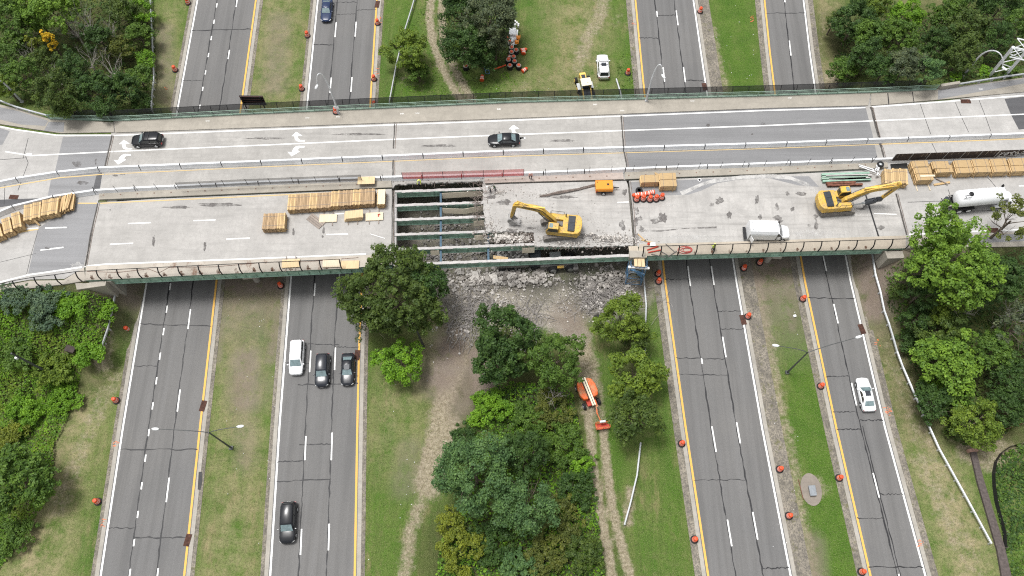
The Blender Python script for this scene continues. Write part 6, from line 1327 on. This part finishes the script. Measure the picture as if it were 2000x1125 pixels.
rubble('rubble', [(960, 545, 110, 30, 40, .7, 1.6, .3), (1170, 560, 60, 30, 20, .6, 1.3, .4), (930, 548, 90, 40, 500, .12, .8, .3), (1000, 545, 75, 30, 420, .15, 1.0, .5), (1055, 540, 50, 26, 200, .15, .9, .4), (880, 555, 60, 40, 240, .1, .5, .2), (980, 590, 130, 50, 380, .08, .45, .1), (1150, 560, 60, 36, 330, .12, .7, .5), (1195, 545, 50, 30, 320, .12, .8, .8), (1215, 575, 46, 34, 300, .1, .6, .5), (1165, 592, 44, 30, 260, .1, .5, .5), (1100, 600, 140, 60, 260, .06, .35, .05), (905, 640, 60, 60, 120, .08, .7, .1), (1000, 650, 160, 80, 110, .08, .4, .02)], 'heaps of broken concrete spread south of the demolished span')
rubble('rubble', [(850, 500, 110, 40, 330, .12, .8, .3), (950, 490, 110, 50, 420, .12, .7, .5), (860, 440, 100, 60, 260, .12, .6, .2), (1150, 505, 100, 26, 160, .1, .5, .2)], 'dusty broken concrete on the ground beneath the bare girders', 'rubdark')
rubble('rubble', [(1180, 465, 100, 18, 380, .06, .4, .12), (1215, 470, 40, 14, 160, .06, .35, .1), (1120, 475, 80, 8, 160, .06, .35, .05), (960, 440, 30, 60, 200, .05, .3, .04), (975, 375, 60, 20, 170, .05, .3, .04), (1060, 380, 120, 20, 160, .04, .2, .02), (1040, 430, 140, 60, 260, .03, .16, .01), (1150, 430, 140, 80, 160, .03, .14, .01)], 'crumbled concrete scattered on the broken deck', 'rub', DECK+.02)
rubble('rubble', [(985, 463, 55, 14, 150, .15, .8, .25), (1020, 462, 35, 14, 110, .15, .7, .25)], 'broken concrete caught in the rebar of the small hole', 'rub', DECK-.35)
def rebar(name, spots, label, zb=0.0, mt='rebar'):
    mb = MB()
    for px, py, rx, ry, n, L, hp, dirs in spots:
        c = G(px, py, zb); sx, sy = rx/14.0, ry/12.5
        for i in range(n):
            p = Vector((c.x+random.gauss(0, .42)*sx, c.y+random.gauss(0, .42)*sy, zb+random.uniform(.05, hp))); a = random.gauss(dirs[0], dirs[1]); l = L*random.uniform(.4, 1.2); d = Vector((math.cos(a), math.sin(a), random.uniform(-.15, .2))); bend = Vector((-d.y, d.x, 0))*random.uniform(-.35, .35)*l
            mb.tube([p-d*l/2, p-d*l*.15+bend*.5+Vector((0, 0, random.uniform(0, .25))), p+d*l*.2+bend*.4, p+d*l/2-bend*.3], .032, 3, 0, False)
    return tag(mb.build(name, M[mt]), label, 'rebar', kind='stuff')
M['rebarpale'] = simple('dusty_rebar', (.30, .28, .265), .8, .1, .3, 2)
rebar('rebar_tangle', [(925, 605, 60, 55, 170, 3.0, .7, (1.2, 1.0)), (905, 640, 44, 60, 70, 3.0, .4, (1.5, .6)), (1030, 615, 60, 36, 60, 2.2, .5, (.6, 1.0)), (1035, 640, 26, 60, 50, 2.4, .6, (1.3, .6))], 'tangled grey rebar pile between the olive and dark trees', 0, 'rebarpale')
rebar('rebar_tangle', [(1160, 585, 60, 36, 130, 2.0, .9, (.5, 1.4)), (1200, 560, 50, 40, 90, 1.8, .9, (.8, 1.4)), (1190, 590, 90, 40, 60, 2.4, .6, (.2, .8))], 'tangled rebar on the rubble heap left of the scaffold', 0, 'rebarpale')
rebar('rebar_tangle', [(995, 463, 70, 16, 80, 1.6, .35, (.6, 1.2)), (1025, 463, 40, 16, 50, 1.4, .35, (1.0, 1.2))], 'bent rebar mesh hanging in the small hole', DECK-.45)
rebar('rebar_tangle', [(936, 390, 16, 40, 40, 1.3, .5, (0, .8)), (936, 430, 14, 50, 30, 1.0, .4, (0, .8)), (860, 358, 150, 6, 60, .8, .2, (1.5, .7)), (1100, 484, 110, 5, 50, .8, .2, (1.6, .8)), (1200, 482, 50, 6, 20, 1.0, .2, (1.6, .8))], 'rebar ends sticking out of the torn deck edges', DECK-.25)
mb = MB()
for i in range(5): mb.tube([D(1054+random.uniform(-1, 6), 383, .1), D(1090, 374+i, .2+random.random()*.2), D(1130, 368+i*.6, .2), D(1160+i*3, 360, .1)], .07, 5)
for i in range(30): x = random.uniform(1055, 1160); mb.tube([D(x, ip(x, [(1055, 385), (1160, 362)]), .1), D(x+random.uniform(5, 15), ip(x, [(1055, 383), (1160, 358)]), .3)], .03, 4)
tag(mb.build('bent_steel_pile', M['rebar']), 'long pile of bent rusty steel beside the orange compressor', 'scrap', kind='stuff')
# plywood forms left on girder webs
def form(a, b, h, label, sag=0):
    zt = DECK-.5; A, B_ = G(*a, zt), G(*b, zt); off = Vector((0, -.28, 0)); mid_ = (A+B_)/2 + Vector((0, -sag, -sag*.6))
    mb = MB(); pts = [A+off, mid_+off, B_+off]; S = []
    for q in pts: S.append([q, q+Vector((0, -.35, -h)), q+Vector((0, -.40, -h)), q+Vector((0, -.05, 0))])
    mb.loft(S); return tag(mb.build('formwork_panel', M['beige'], fix=True), label, 'formwork panel')
form((863, 374), (944, 369), .85, 'long beige form panel on the top girder'); form((864, 403), (946, 398), .8, 'sagging beige form panel on the second girder', .25); form((925, 428), (945, 427), .8, 'short beige form panel on the third girder'); form((926, 456), (950, 455), .7, 'short beige form panel on the fourth girder'); form((841, 486), (858, 485), .7, 'small beige form panel on the fifth girder, left part'); form((1020, 481), (1044, 480), .8, 'beige form panel at the right end of the fifth girder')
mb = MB(); mb.bar(G(963, 502, DECK-1.2), G(992, 506, DECK-1.4), .5, .12); tag(mb.build('timber', M['wood']), 'single timber wedged under the fifth girder', 'timber')
# ------------------------------------------------------------------ scaffold at the east pier
A = G(1236, 545); r = thing('scaffold_tower', 'blue scaffold tower with timber deck at the east pier', 'scaffold', A, R(-4))
for x in (-1.1, 1.1):
    for y in (-1.0, .9): mb = MB(); mb.tube([(x, y, 0), (x, y, 6.6)], .06, 5); mb.build('leg', M['blue'], r)
for k in range(4):
    z = .4+k*1.9
    for a, b in (((-1.1, -1), (1.1, -1)), ((1.1, -1), (1.1, .9)), ((-1.1, -1), (-1.1, .9)), ((-1.1, .9), (1.1, .9))):
        mb = MB(); mb.tube([(*a, z), (*b, z)], .045, 4); mb.tube([(*a, z), (*b, min(z+1.8, 6.5))], .03, 4); mb.build('brace', M['blue'] if k != 2 else M['galv'], r)
mb = MB(); mb.box((0, -1.0, 5.9), (2.9, .3, .3)); mb.build('cross_timber', M['rimwhite'], r)
for i in range(3): mb = MB(); mb.box((-.6+i*.5, .25, 6.75+i*.02), (.45, 3.0, .06), R(4)); mb.build('deck_plank', M['ply'], r)
mb = MB(); mb.bar((-.9, -.7, 4.6), (1.1, -1.1, 4.0), .3, .25); mb.bar((-.7, .2, 3.2), (.9, -.8, 2.6), .2, .2); mb.build('blue_beam', M['blue'], r)
mb = MB(); mb.box(D(1238, 492, .25), (1.3, 1.8, .06), .05); mb.box(D(1256, 494, .22), (1.1, 1.3, .05), -.1); tag(mb.build('plywood_cover', M['beige']), 'brown plywood covering the joint above the scaffold', 'plywood')
# ------------------------------------------------------------------ steel scrap, frame, tyres
SC_ = ((1604, 342, 1697, 339, 'green'), (1605, 347, 1694, 345, 'greenpale'), (1604, 350, 1690, 349, 'greenpale'), (1606, 355, 1700, 351, 'green'), (1613, 359, 1670, 357, 'rust'), (1615, 363, 1684, 361, 'rust'), (1612, 345, 1702, 343, 'girdertop'), (1618, 352, 1698, 349, 'girdertop'))
for i, (x0, y0, x1, y1, mt) in enumerate(SC_):
    a, b = D(x0, y0, .25), D(x1, y1, .25); mb = MB(); mb.bar(a, b, .3, .06); mb.bar(a+Vector((0, 0, .22)), b+Vector((0, 0, .22)), .3, .06); mb.bar(a+Vector((0, 0, .11)), b+Vector((0, 0, .11)), .05, .22)
    tag(mb.build('steel_beam', M[mt]), ['topmost', 'second', 'third', 'fourth', 'upper rusty', 'lower rusty', 'concrete crusted upper', 'concrete crusted lower'][i] + (' green' if i < 4 else '') + ' steel beam in the scrap stack behind the hammer excavator', 'steel beam', 'salvaged steel beams')
r = thing('white_trailer_frame', 'white metal trailer frame lying over the steel scrap', 'trailer frame', D(1700, 333, .5)); o = r.location.copy()
mb = MB()
for a, b in (((1677, 322), (1712, 333)), ((1678, 325), (1711, 337)), ((1712, 322), (1716, 343)), ((1718, 324), (1712, 344)), ((1705, 333), (1718, 326)), ((1711, 343), (1718, 341))): mb.bar(D(*a, .55)-o, D(*b, .55)-o, .13, .13)
mb.build('frame', M['rimwhite'], r)
def tyre(px, py, z, label, rr=.48):
    mb = MB(); mb.lathe([(rr*.5, 0), (rr*.9, 0), (rr, .1), (rr, .2), (rr*.9, .3), (rr*.5, .3), (rr*.5, 0)], D(px, py, z), 18); return tag(mb.build('tyre', M['tyre'], None, True, fix=True), label, 'tyre')
tyre(1719, 322, .5, 'loose black tyre on the median kerb beside the white frame', .5); tyre(1248, 373, .02, 'black tyre lying left of the nested drums', .52); mb = MB(); mb.lathe([(.2, 0), (.22, .2), (.1, .25)], D(1719, 322, .55), 12); tag(mb.build('wheel_hub', M['galv']), 'steel hub lying inside the loose tyre', 'hub')
mb = MB(); mb.lathe([(.28, 0), (.28, .1), (.18, .1), (.18, 0)], D(1366, 352, .02), 14); tag(mb.build('white_bucket', M['rimwhite']), 'white bucket near the curved slurry trail', 'bucket')
# brown screen with lashings on the barriers at the east end
def screen(x0, x1, label, mt, graf=False):
    yb = lambda x: ip(x, ROW2)-1.0; A, B_ = D(x0, yb(x0), .82), D(x1, yb(x1), .82); t = (B_-A); L = t.length; a = math.atan2(t.y, t.x); r = thing('privacy_screen', label, 'screen', A, a)
    mb = MB(); mb.box((L/2, 0, .85), (L, .05, 1.7)); mb.build('panel', M[mt], r); n = int(L/2.4)
    for i in range(n+1): mb = MB(); mb.box((L*i/max(n, 1), -.05, .8), (.06, .05, 1.9)); mb.build('post', M['galv'], r)
    if not graf:
        for i in range(int(L*1.3)): x = random.uniform(.2, L-.2); h = random.choice([.3, .5, .9]); mb = MB(); mb.box((x, -.031, 1.66-h/2), (.05, .012, h)); mb.build('tear', M['walk'], r)
    else:
        mb = MB(); rnd = random.Random(3); x = .4
        for k in range(7):
            pts = []; 
            for i in range(9): pts.append((x+.35*math.sin(i*1.5+k)*rnd.uniform(.5, 1)+.04*i, -.04, .85+.5*math.cos(i*1.2+k*2)*rnd.uniform(.5, 1.1)))
            mb.tube(pts, .035, 4); x += .78
        mb.tube([(.3, -.04, .2), (3, -.04, .3), (5.6, -.04, .35), (5.9, -.04, .6)], .04, 4); mb.build('graffiti', M['white'], r)
M['screenbrown'] = simple('brown_screen_fabric', (.055, .042, .038), .9, 0, .3, 2)
screen(1740, 1940, 'dark brown torn screen on the barrier above the east timber row', 'screenbrown'); screen(1941, 2050, 'dark screen with white graffiti at the right frame edge', 'screenbrown', True)
mb = MB(); mb.prism(Ds([(1739, 321), (1771, 319), (1772, 329), (1740, 330)]), DECK, DECK+.1); tag(mb.build('rubber_mat', M['rubbermat']), 'black mat on the kerb left of the timber row', 'mat')
# hoses, pipes and rails on the south parapet
mb = MB()
for k in range(3):
    pts = [];
    for i in range(26): t = i/25*6.28*1.2+k; pts.append(D(1338+k*2+(14-k*3)*math.cos(t), 488+(7-k)*math.sin(t)*(1 if k != 1 else .6), .24+k*.03))
    mb.tube(pts, .05, 5)
tag(mb.build('hose_coil', simple('red_hose', (.42, .08, .07), .6)), 'coiled red hose on the southern parapet', 'hose')
for i, (a, b, mt, lab) in enumerate((((1264, 488), (1286, 481), 'rednet', 'upper red pipe by the scaffold'), ((1266, 493), (1291, 488), 'rednet', 'lower red pipe by the scaffold'), ((1272, 496), (1300, 503), 'steel', 'dark steel rail slanting on the parapet'), ((1290, 490), (1312, 503), 'steel', 'steel bar crossing on the parapet'), ((1300, 476), (1318, 492), 'steel', 'thin steel bar beside the hose coil'), ((1304, 502), (1322, 490), 'steel', 'right slanting steel bar beside the hose coil'))):
    mb = MB(); mb.tube([D(*a, .3), D(*b, .35)], .09 if i < 2 else .05, 6); tag(mb.build('pipe', M['redpaint'] if i < 2 else M[mt]), lab, 'pipe')
mb = MB(); mb.box(D(1275, 477.5, .25), (.7, .45, .4)); mb.box(D(1275, 477.5, .47), (.72, .47, .05)); tag(mb.build('cooler_box', M['rimwhite'], bev=.03), 'small white cooler box by the red pipes', 'box'); mb = MB(); mb.lathe([(.16, 0), (.18, .35), (.06, .45)], D(1266, 478, .02), 10); tag(mb.build('fuel_can', M['redpaint']), 'small red can beside the white cooler', 'can')
mb = MB(); mb.tube([D(170, 530, .22), D(230, 532, .22), D(290, 525, .22), D(310, 533, .22), D(330, 522, .22), D(420, 521, .22), D(520, 512, .22), D(600, 511, .22), D(700, 503, .22)], .025, 4); tag(mb.build('cable', M['rust']), 'thin rusty cable along the western parapet', 'cable')
# ------------------------------------------------------------------ workers
SK = simple('skin', (.42, .25, .18), .6, 0, .1); HV = simple('hi_vis_vest', (.62, .78, .10), .7, 0, .1); NAVY = simple('dark_trousers', (.03, .035, .05), .85); GREYC = simple('grey_work_shirt', (.30, .30, .29), .85); WH = simple('white_hard_hat', (.82, .82, .8), .4, 0, .03); PINK = simple('pale_vest', (.75, .42, .36), .7); GRN = simple('green_shirt', (.05, .09, .05), .85)
def person(px, py, rz, label, top, hat, bend=.0, z=.01, arm=.5, legs='dark'):
    P0 = D(px, py); P0.z = DECK+z; r = thing('person', label, 'person', P0, rz)
    hip = .92 - bend*.12; sh = Vector((bend*.45, 0, hip+.52-bend*.2)); nk = sh + Vector((bend*.08, 0, .09)); hd = nk + Vector((.03+bend*.08, 0, .17))
    V = [(0, 0, hip), tuple(Vector((0, 0, hip))*.5+sh*.5), tuple(sh), tuple(nk), tuple(hd), tuple(hd+Vector((.01, 0, .07)))]; E = [(0, 1), (1, 2), (2, 3), (3, 4), (4, 5)]; RAD = [.15, .15, .17, .065, .095, .09]; mat = ['l', 't', 't', 's', 's', 's']
    def ch(st, pts, rs):
        for p, q in zip(pts, rs): V.append(p); RAD.append(q); E.append((st, len(V)-1)); st = len(V)-1
    for s in (-1, 1):
        ch(0, [(.0, s*.11, hip-.08), (.06+bend*.1*s, s*.12, .48), (-.03+bend*.12*s, s*.12, .09), (.12+bend*.12*s, s*.13, .05)], [.10, .075, .055, .05])
        a = Vector((sh.x, s*.21, sh.z-.02)); e = a + Vector((.08+.12*arm, s*.06, -.27)); h = e + Vector((.20*arm+.03, -s*.03, -.22+.18*arm)); ch(2, [tuple(a), tuple(e), tuple(h)], [.07, .05, .042])
        for k in range(5):
            d = Vector((.05+.02*(k in (1, 2)), (k-2)*.022, -.05)) if k < 4 else Vector((.03, -s*.06, -.01)); st = len(V)-1 if k == 0 else hi; hi = st; V.append(tuple(h+d*.6)); RAD.append(.013); E.append((st, len(V)-1)); V.append(tuple(h+d*1.2+Vector((0, 0, -.01)))); RAD.append(.010); E.append((len(V)-2, len(V)-1))
    me = bpy.data.meshes.new('body'); me.from_pydata(V, E, []); o = bpy.data.objects.new('body', me); COL.objects.link(o)
    sm = o.modifiers.new('s', 'SKIN'); ss = o.modifiers.new('u', 'SUBSURF'); ss.levels = 1
    for i, q in enumerate(RAD): me.skin_vertices[0].data[i].radius = (q, q)
    me.skin_vertices[0].data[0].use_root = True
    bm2 = bpy.data.meshes.new_from_object(o.evaluated_get(bpy.context.evaluated_depsgraph_get())); bpy.data.objects.remove(o); bm2.name = 'body'
    bm2.materials.clear()
    for m_ in (SK, top, NAVY): bm2.materials.append(m_)
    for f in bm2.polygons:
        c = f.center; f.use_smooth = True; d = (c-sh).length
        f.material_index = 2 if c.z < hip-.0 and abs(c.y) < .24 and c.z < hip else (1 if c.z < nk.z-.02 and not (abs(c.y) > .22 and c.z < sh.z-.30) else 0)
    b = bpy.data.objects.new('body', bm2); COL.objects.link(b); b.parent = r
    if hat:
        mb = MB(); mb.lathe([(.15, 0), (.145, .02), (.115, .03), (.10, .08), (.05, .12), (.01, .125)], hd+Vector((0, 0, .06)), 14); mb.build('hard_hat', hat, r, True)
    else:
        mb = MB(); mb.lathe([(.10, 0), (.09, .06), (.04, .09)], hd+Vector((-.01, 0, .05)), 10); mb.build('hair', M['blackmetal'], r, True)
    mb = MB()
    for s in (-1, 1): mb.box(hd+Vector((.09, s*.035, .03)), (.02, .022, .014))
    mb.box(hd+Vector((.10, 0, -.04)), (.02, .05, .012)); mb.build('face_features', M['blackmetal'], r); mb = MB(); mb.box(hd+Vector((.10, 0, .0)), (.035, .025, .04)); mb.build('nose', SK, r, bev=.008)
YH = simple('yellow_hard_hat', (.75, .75, .25), .4, 0, .03)
person(820, 357, R(-90), 'worker in yellow vest bending at the torn deck edge by the red netting', HV, YH, .8, .02, .9)
person(1036, 350, R(-90), 'worker with white hard hat at the right end of red netting', PINK, WH, .15, .22, .3)
person(958, 374, R(200), 'left worker of the pair at the hole corner', GREYC, WH, .7, .02, .9); person(967, 371, R(210), 'right worker of the pair, dark green shirt', GRN, GREYC, .6, .02, .8)
person(1391, 489, R(100), 'worker in yellow vest standing by the southern parapet', HV, YH, .1, .02, .5)
# ------------------------------------------------------------------ small things on the ground
def drain(x, y, rz, label, deck=False, L=1.5, W=.75):
    p = (D(x, y) if deck else G(x, y)); p.z += .012 if deck else .072; r = thing('storm_drain', label, 'drain grate', p, rz, 'storm drain grates'); mb = MB(); mb.box((0, 0, 0), (W, L, .02)); mb.build('pit', simple('drain_pit', (.03, .022, .02), .9), r)
    mb = MB()
    for i in range(7): mb.box((-W/2+W*(i+.5)/7, 0, .025), (.035, L, .03))
    mb.build('grate', M['rust'], r)
drain(1451, 625, R(8), 'storm drain at the white line under the first gravel drum'); drain(1683, 643, R(12), 'storm drain at the white line of the right roadway'); drain(367, 1055, R(-8), 'rusty storm drain at the yellow line, lower left'); drain(698, 694, R(-2), 'storm drain beside the charcoal sedan'); drain(737, 9, R(-5), 'storm drain at the top beside the yellow line'); drain(397, 793, R(-8), 'storm drain under the left twin lamp')
drain(1886, 198, R(90), 'storm drain in the concrete at upper right', True); drain(27, 385, R(85), 'storm drain on the left approach', True, 1.3, .7); drain(1940, 450, R(90), 'storm drain beside the sparse brownish tree', True); drain(1376, 170, R(5), 'storm drain near the bridge fence, upper right')
mb = MB(); P_ = [(388, 922), (394, 921), (395, 940), (391, 957), (386, 956)]; mb.poly(Gs(P_, .062)); tag(mb.build('tar_patch', M['tar']), 'black tar patch beside the yellow line', 'road', kind='structure')
# utility pad
B = G(1584, 956); r = thing('utility_pad', 'oval concrete pad on the right median', 'pad', B)
pts = [(1.35*math.cos(a)*(1 if abs(math.sin(a)) < .9 else .9), 2.1*math.sin(a)) for a in [i*math.pi/12 for i in range(24)]]; mb = MB(); mb.prism(pts, 0, .08); mb.build('slab', mat_concrete('dull_brown_slab', (.27, .235, .20), .5), r); mb = MB(); mb.box((-1.35, 0, .09), (.08, 2.6, .05), .1); mb.build('red_edge', M['rust'], r)
mb = MB(); mb.box(G(1587, 958, .35), (.75, 1.25, .55), .05); mb.box(G(1587, 958, .65), (.8, 1.3, .05), .05); tag(mb.build('utility_cabinet', simple('grey_cabinet', (.24, .26, .28), .5), bev=.03), 'grey metal cabinet on the oval concrete pad', 'cabinet')
q = T(142, 685, .4); r = thing('waste_bin', 'dark brown bin standing in the left ivy', 'bin', (q.x, q.y, q.z-.4), R(-15)); mb = MB(); mb.loft([[Vector((x, y, z)) for x, y in ((-.65, -.4), (.65, -.4), (.65, .4), (-.65, .4))] for z in (0, 1.1)]); mb.build('bin_body', simple('brown_bin', (.07, .045, .04), .6), r, bev=.05); mb = MB(); mb.box((0, 0, 1.15), (1.4, .9, .12)); mb.build('lid', M['screenbrown'], r, bev=.05)
mb = MB(); A, B_ = G(1164, 617, .5), G(1173, 643, .5); mb.bar(A, B_, .7, 1.0); tag(mb.build('black_skip', M['rubbermat'], bev=.04), 'long black trough beside the bright tree below the scaffold', 'trough')
# retaining path, silt fence, orange mesh
P_ = [G(x, y) for x, y in [(1893, 882), (1904, 881), (1918, 935), (1938, 1000), (1960, 1070), (1978, 1150), (1958, 1150), (1945, 1075), (1925, 1005), (1906, 940)]]; mb = MB(); mb.prism(P_, 0, .35); tag(mb.build('timber_edging', simple('dark_timber_boards', (.095, .078, .072), .9, 0, .3)), 'dark brown timber walkway beside the pond reeds', 'walkway'); mb = MB(); mb.box(G(1899, 880, .3), (1.2, .4, .7), .1); tag(mb.build('walkway_end', simple('pinkish_block', (.40, .24, .19), .9)), 'pinkish block at the top end of the dark walkway', 'block')
def wall(px, h, mt, label, name, cat='fence', th=.05):
    Q = [G(x, y) for x, y in px]; r = thing(name, label, cat, Q[0]); o = Q[0]; mb = MB(); n = len(Q); vs = [q-o for q in Q] + [q-o+Vector((0, 0, h)) for q in Q]
    mb.add(vs, [(i, i+1, n+i+1, n+i) for i in range(n-1)]); mb.build('fabric', M[mt], r)
    for i in range(0, n): mb = MB(); mb.box(Q[i]-o+Vector((.04, 0, h/2+.05)), (.06, .06, h+.15)); mb.build('stake', M['woodgrey'], r)
wall([(1990, 868), (1970, 873), (1952, 886), (1941, 903), (1937, 925), (1938, 950), (1942, 980), (1950, 1010), (1958, 1040), (1960, 1070)], .85, 'rubbermat', 'black silt fence around the pond bank', 'silt_fence')
M['orangenet'] = mat_mesh('orange_plastic_mesh', (.8, .2, .03), .8); wall([(1945, 846), (1965, 838), (1990, 830)], .9, 'orangenet', 'orange plastic mesh barrier above the walkway', 'plastic_mesh')
# orange survey paint and litter
M['spray'] = simple('orange_spray_paint', (.72, .22, .10), .9, 0, .3, 6)
mb = MB()
for x, y in ((224, 865), (198, 1020), (318, 175), (315, 210), (237, 620), (232, 640), (222, 680), (735, 138), (741, 40), (1238, 42), (1470, 35), (1468, 38), (1728, 622), (1716, 668), (1732, 800), (1734, 806), (1800, 1060), (940, 720)):
    for i in range(7): q = G(x+random.uniform(-3, 3), y+random.uniform(-7, 7), .075); mb.ribbon([q, q+Vector((random.uniform(-.5, .5), random.uniform(-.15, .15), 0))], .07, 0)
tag(mb.build('survey_paint', M['spray']), 'orange survey paint marks sprayed on the verges', 'paint', kind='structure')
mb = MB(); rnd = random.Random(5)
for i in range(90):
    x, y = rnd.choice([(rnd.uniform(1390, 1490), rnd.uniform(10, 160)), (rnd.uniform(1510, 1560), rnd.uniform(540, 1120)), (rnd.uniform(720, 850), rnd.uniform(640, 1120)), (rnd.uniform(440, 540), rnd.uniform(580, 1100)), (rnd.uniform(880, 1200), rnd.uniform(560, 680)), (rnd.uniform(930, 1180), rnd.uniform(150, 190))]); mb.box(G(x, y, .06), (rnd.uniform(.04, .10), rnd.uniform(.04, .09), .04), rnd.random()*3)
tag(mb.build('litter', M['rimwhite']), 'white scraps of litter scattered on the verges', 'litter', kind='stuff')
mb = MB(); mb.box(G(1552, 617, .15), (.42, .36, .25), .3); tag(mb.build('white_box', M['rimwhite'], bev=.04), 'small white box lying on the bright right median', 'box')
# stains and slurry on the worn decks
mb = MB(); rnd = random.Random(9)
def blot(x, y, rx, ry, mi, dz=.014):
    n = 16; ph = [rnd.uniform(.6, 1.25) for _ in range(n)]; mb.poly([D(x+math.cos(i*6.283/n)*rx*ph[i], y-math.sin(i*6.283/n)*ry*ph[i], dz+mi*.001) for i in range(n)], mi)
for x, y, rx, ry in ((1243, 412, 6, 8), (1242, 435, 6, 10), (1250, 427, 5, 5), (1244, 462, 5, 9), (1254, 448, 5, 7), (1280, 432, 9, 6), (1295, 425, 10, 10), (1406, 392, 8, 8), (1424, 420, 5, 9), (1478, 390, 4, 11), (1485, 424, 4, 5), (1390, 400, 5, 4), (1517, 425, 9, 5), (1524, 432, 6, 4), (1592, 424, 5, 6), (1594, 438, 4, 9), (1580, 440, 4, 4), (1565, 378, 12, 4), (1538, 378, 4, 5), (1518, 405, 5, 8), (1548, 408, 4, 5), (1690, 404, 6, 4), (1683, 408, 12, 2), (1855, 415, 8, 4), (960, 385, 10, 5), (985, 395, 14, 6), (1065, 470, 18, 4), (1095, 475, 16, 4), (1150, 462, 22, 6), (1190, 470, 18, 5), (1215, 440, 6, 10), (1035, 445, 12, 3), (1000, 450, 12, 4), (1220, 375, 6, 6), (1100, 385, 26, 3), (430, 400, 40, 4), (350, 405, 30, 3), (640, 400, 40, 3), (300, 470, 3, 12), (400, 480, 3, 10), (520, 270, 40, 2.5), (700, 262, 50, 2.5), (850, 285, 40, 3), (1100, 275, 30, 3), (573, 452, 2.6, 7), (632, 450, 3, 8), (630, 462, 2, 3), (215, 410, 2, 1.5), (93, 485, 6, 3), (160, 357, 12, 5), (225, 343, 6, 2), (240, 341, 5, 1), (150, 320, 10, 6), (187, 315, 2, 7), (1383, 245, 5, 3), (1490, 242, 6, 3), (1469, 262, 3, 2), (1720, 445, 8, 5)): blot(x, y, rx, ry, 0)
for x, y, rx, ry in ((1702, 455, 8, 8), (150, 520, 14, 8), (175, 522, 10, 6), (1300, 400, 20, 3), (1590, 455, 60, 6), (1350, 462, 60, 4)): blot(x, y, rx, ry, 1, .010)
mb.ribbon(Ds([(1330, 378), (1345, 372), (1370, 360), (1400, 352), (1450, 346), (1510, 344), (1545, 348), (1575, 360), (1592, 374)], .02), .55, 2, None, .4)
mb.ribbon(Ds([(1258, 450), (1290, 451), (1340, 446), (1400, 444)], .018), .25, 0, None, .5)
def mat_stain(name, c, lo, hi, sc):
    n = NM(name); tr = n.n("ShaderNodeBsdfTransparent"); mx = n.n("ShaderNodeMixShader"); n.set(mx.inputs[0], n.ramp(n.noise(sc, 7, .75), [(lo, 0.), (hi, .85)]))
    o = n.t.nodes["Material Output"]; n.fin(c, .85); n.t.links.new(tr.outputs[0], mx.inputs[1]); n.t.links.new(n.b.outputs[0], mx.inputs[2]); n.t.links.new(mx.outputs[0], o.inputs[0]); return n.mat
ST = [mat_stain('wet_stain', (.14, .13, .125), .38, .6, .9), mat_stain('pale_slurry', (.60, .59, .57), .42, .7, .6), mat_stain('dusty_slurry', (.56, .55, .53), .3, .55, .8)]
for i in range(15):
    x = 176+i*35.2; y = ip(x, SEd)-7
    blot(x+3, y, 3.2, 4.5, 3, .19); blot(x+5, y+3, 4, 2.2, 3, .19)
for i in range(14): x = 1262+i*33.3; y = ip(x, SEd)-6; blot(x-4, y+1, 2.6, 3.4, 3, .19)
for x, y in ((405, 236), (600, 230), (660, 228), (785, 222), (974, 213), (1162, 204), (1352, 197), (1542, 191), (1915, 174), (815, 221), (1215, 216)):
    for k in range(4): mb.poly([D(x-3+k*2, y-1.2+(k % 2), .168), D(x-2.3+k*2, y-1.6, .168), D(x-2.0+k*2, y+1.4-(k % 2), .168), D(x-2.8+k*2, y+1.6, .168)], 4)
ST += [mat_stain('rust_stain', (.12, .06, .035), .36, .6, 1.1), M['white']]
tag(mb.build('surface_stains', ST), 'dark stains and pale slurry marks on the bridge concrete', 'stains', kind='structure')
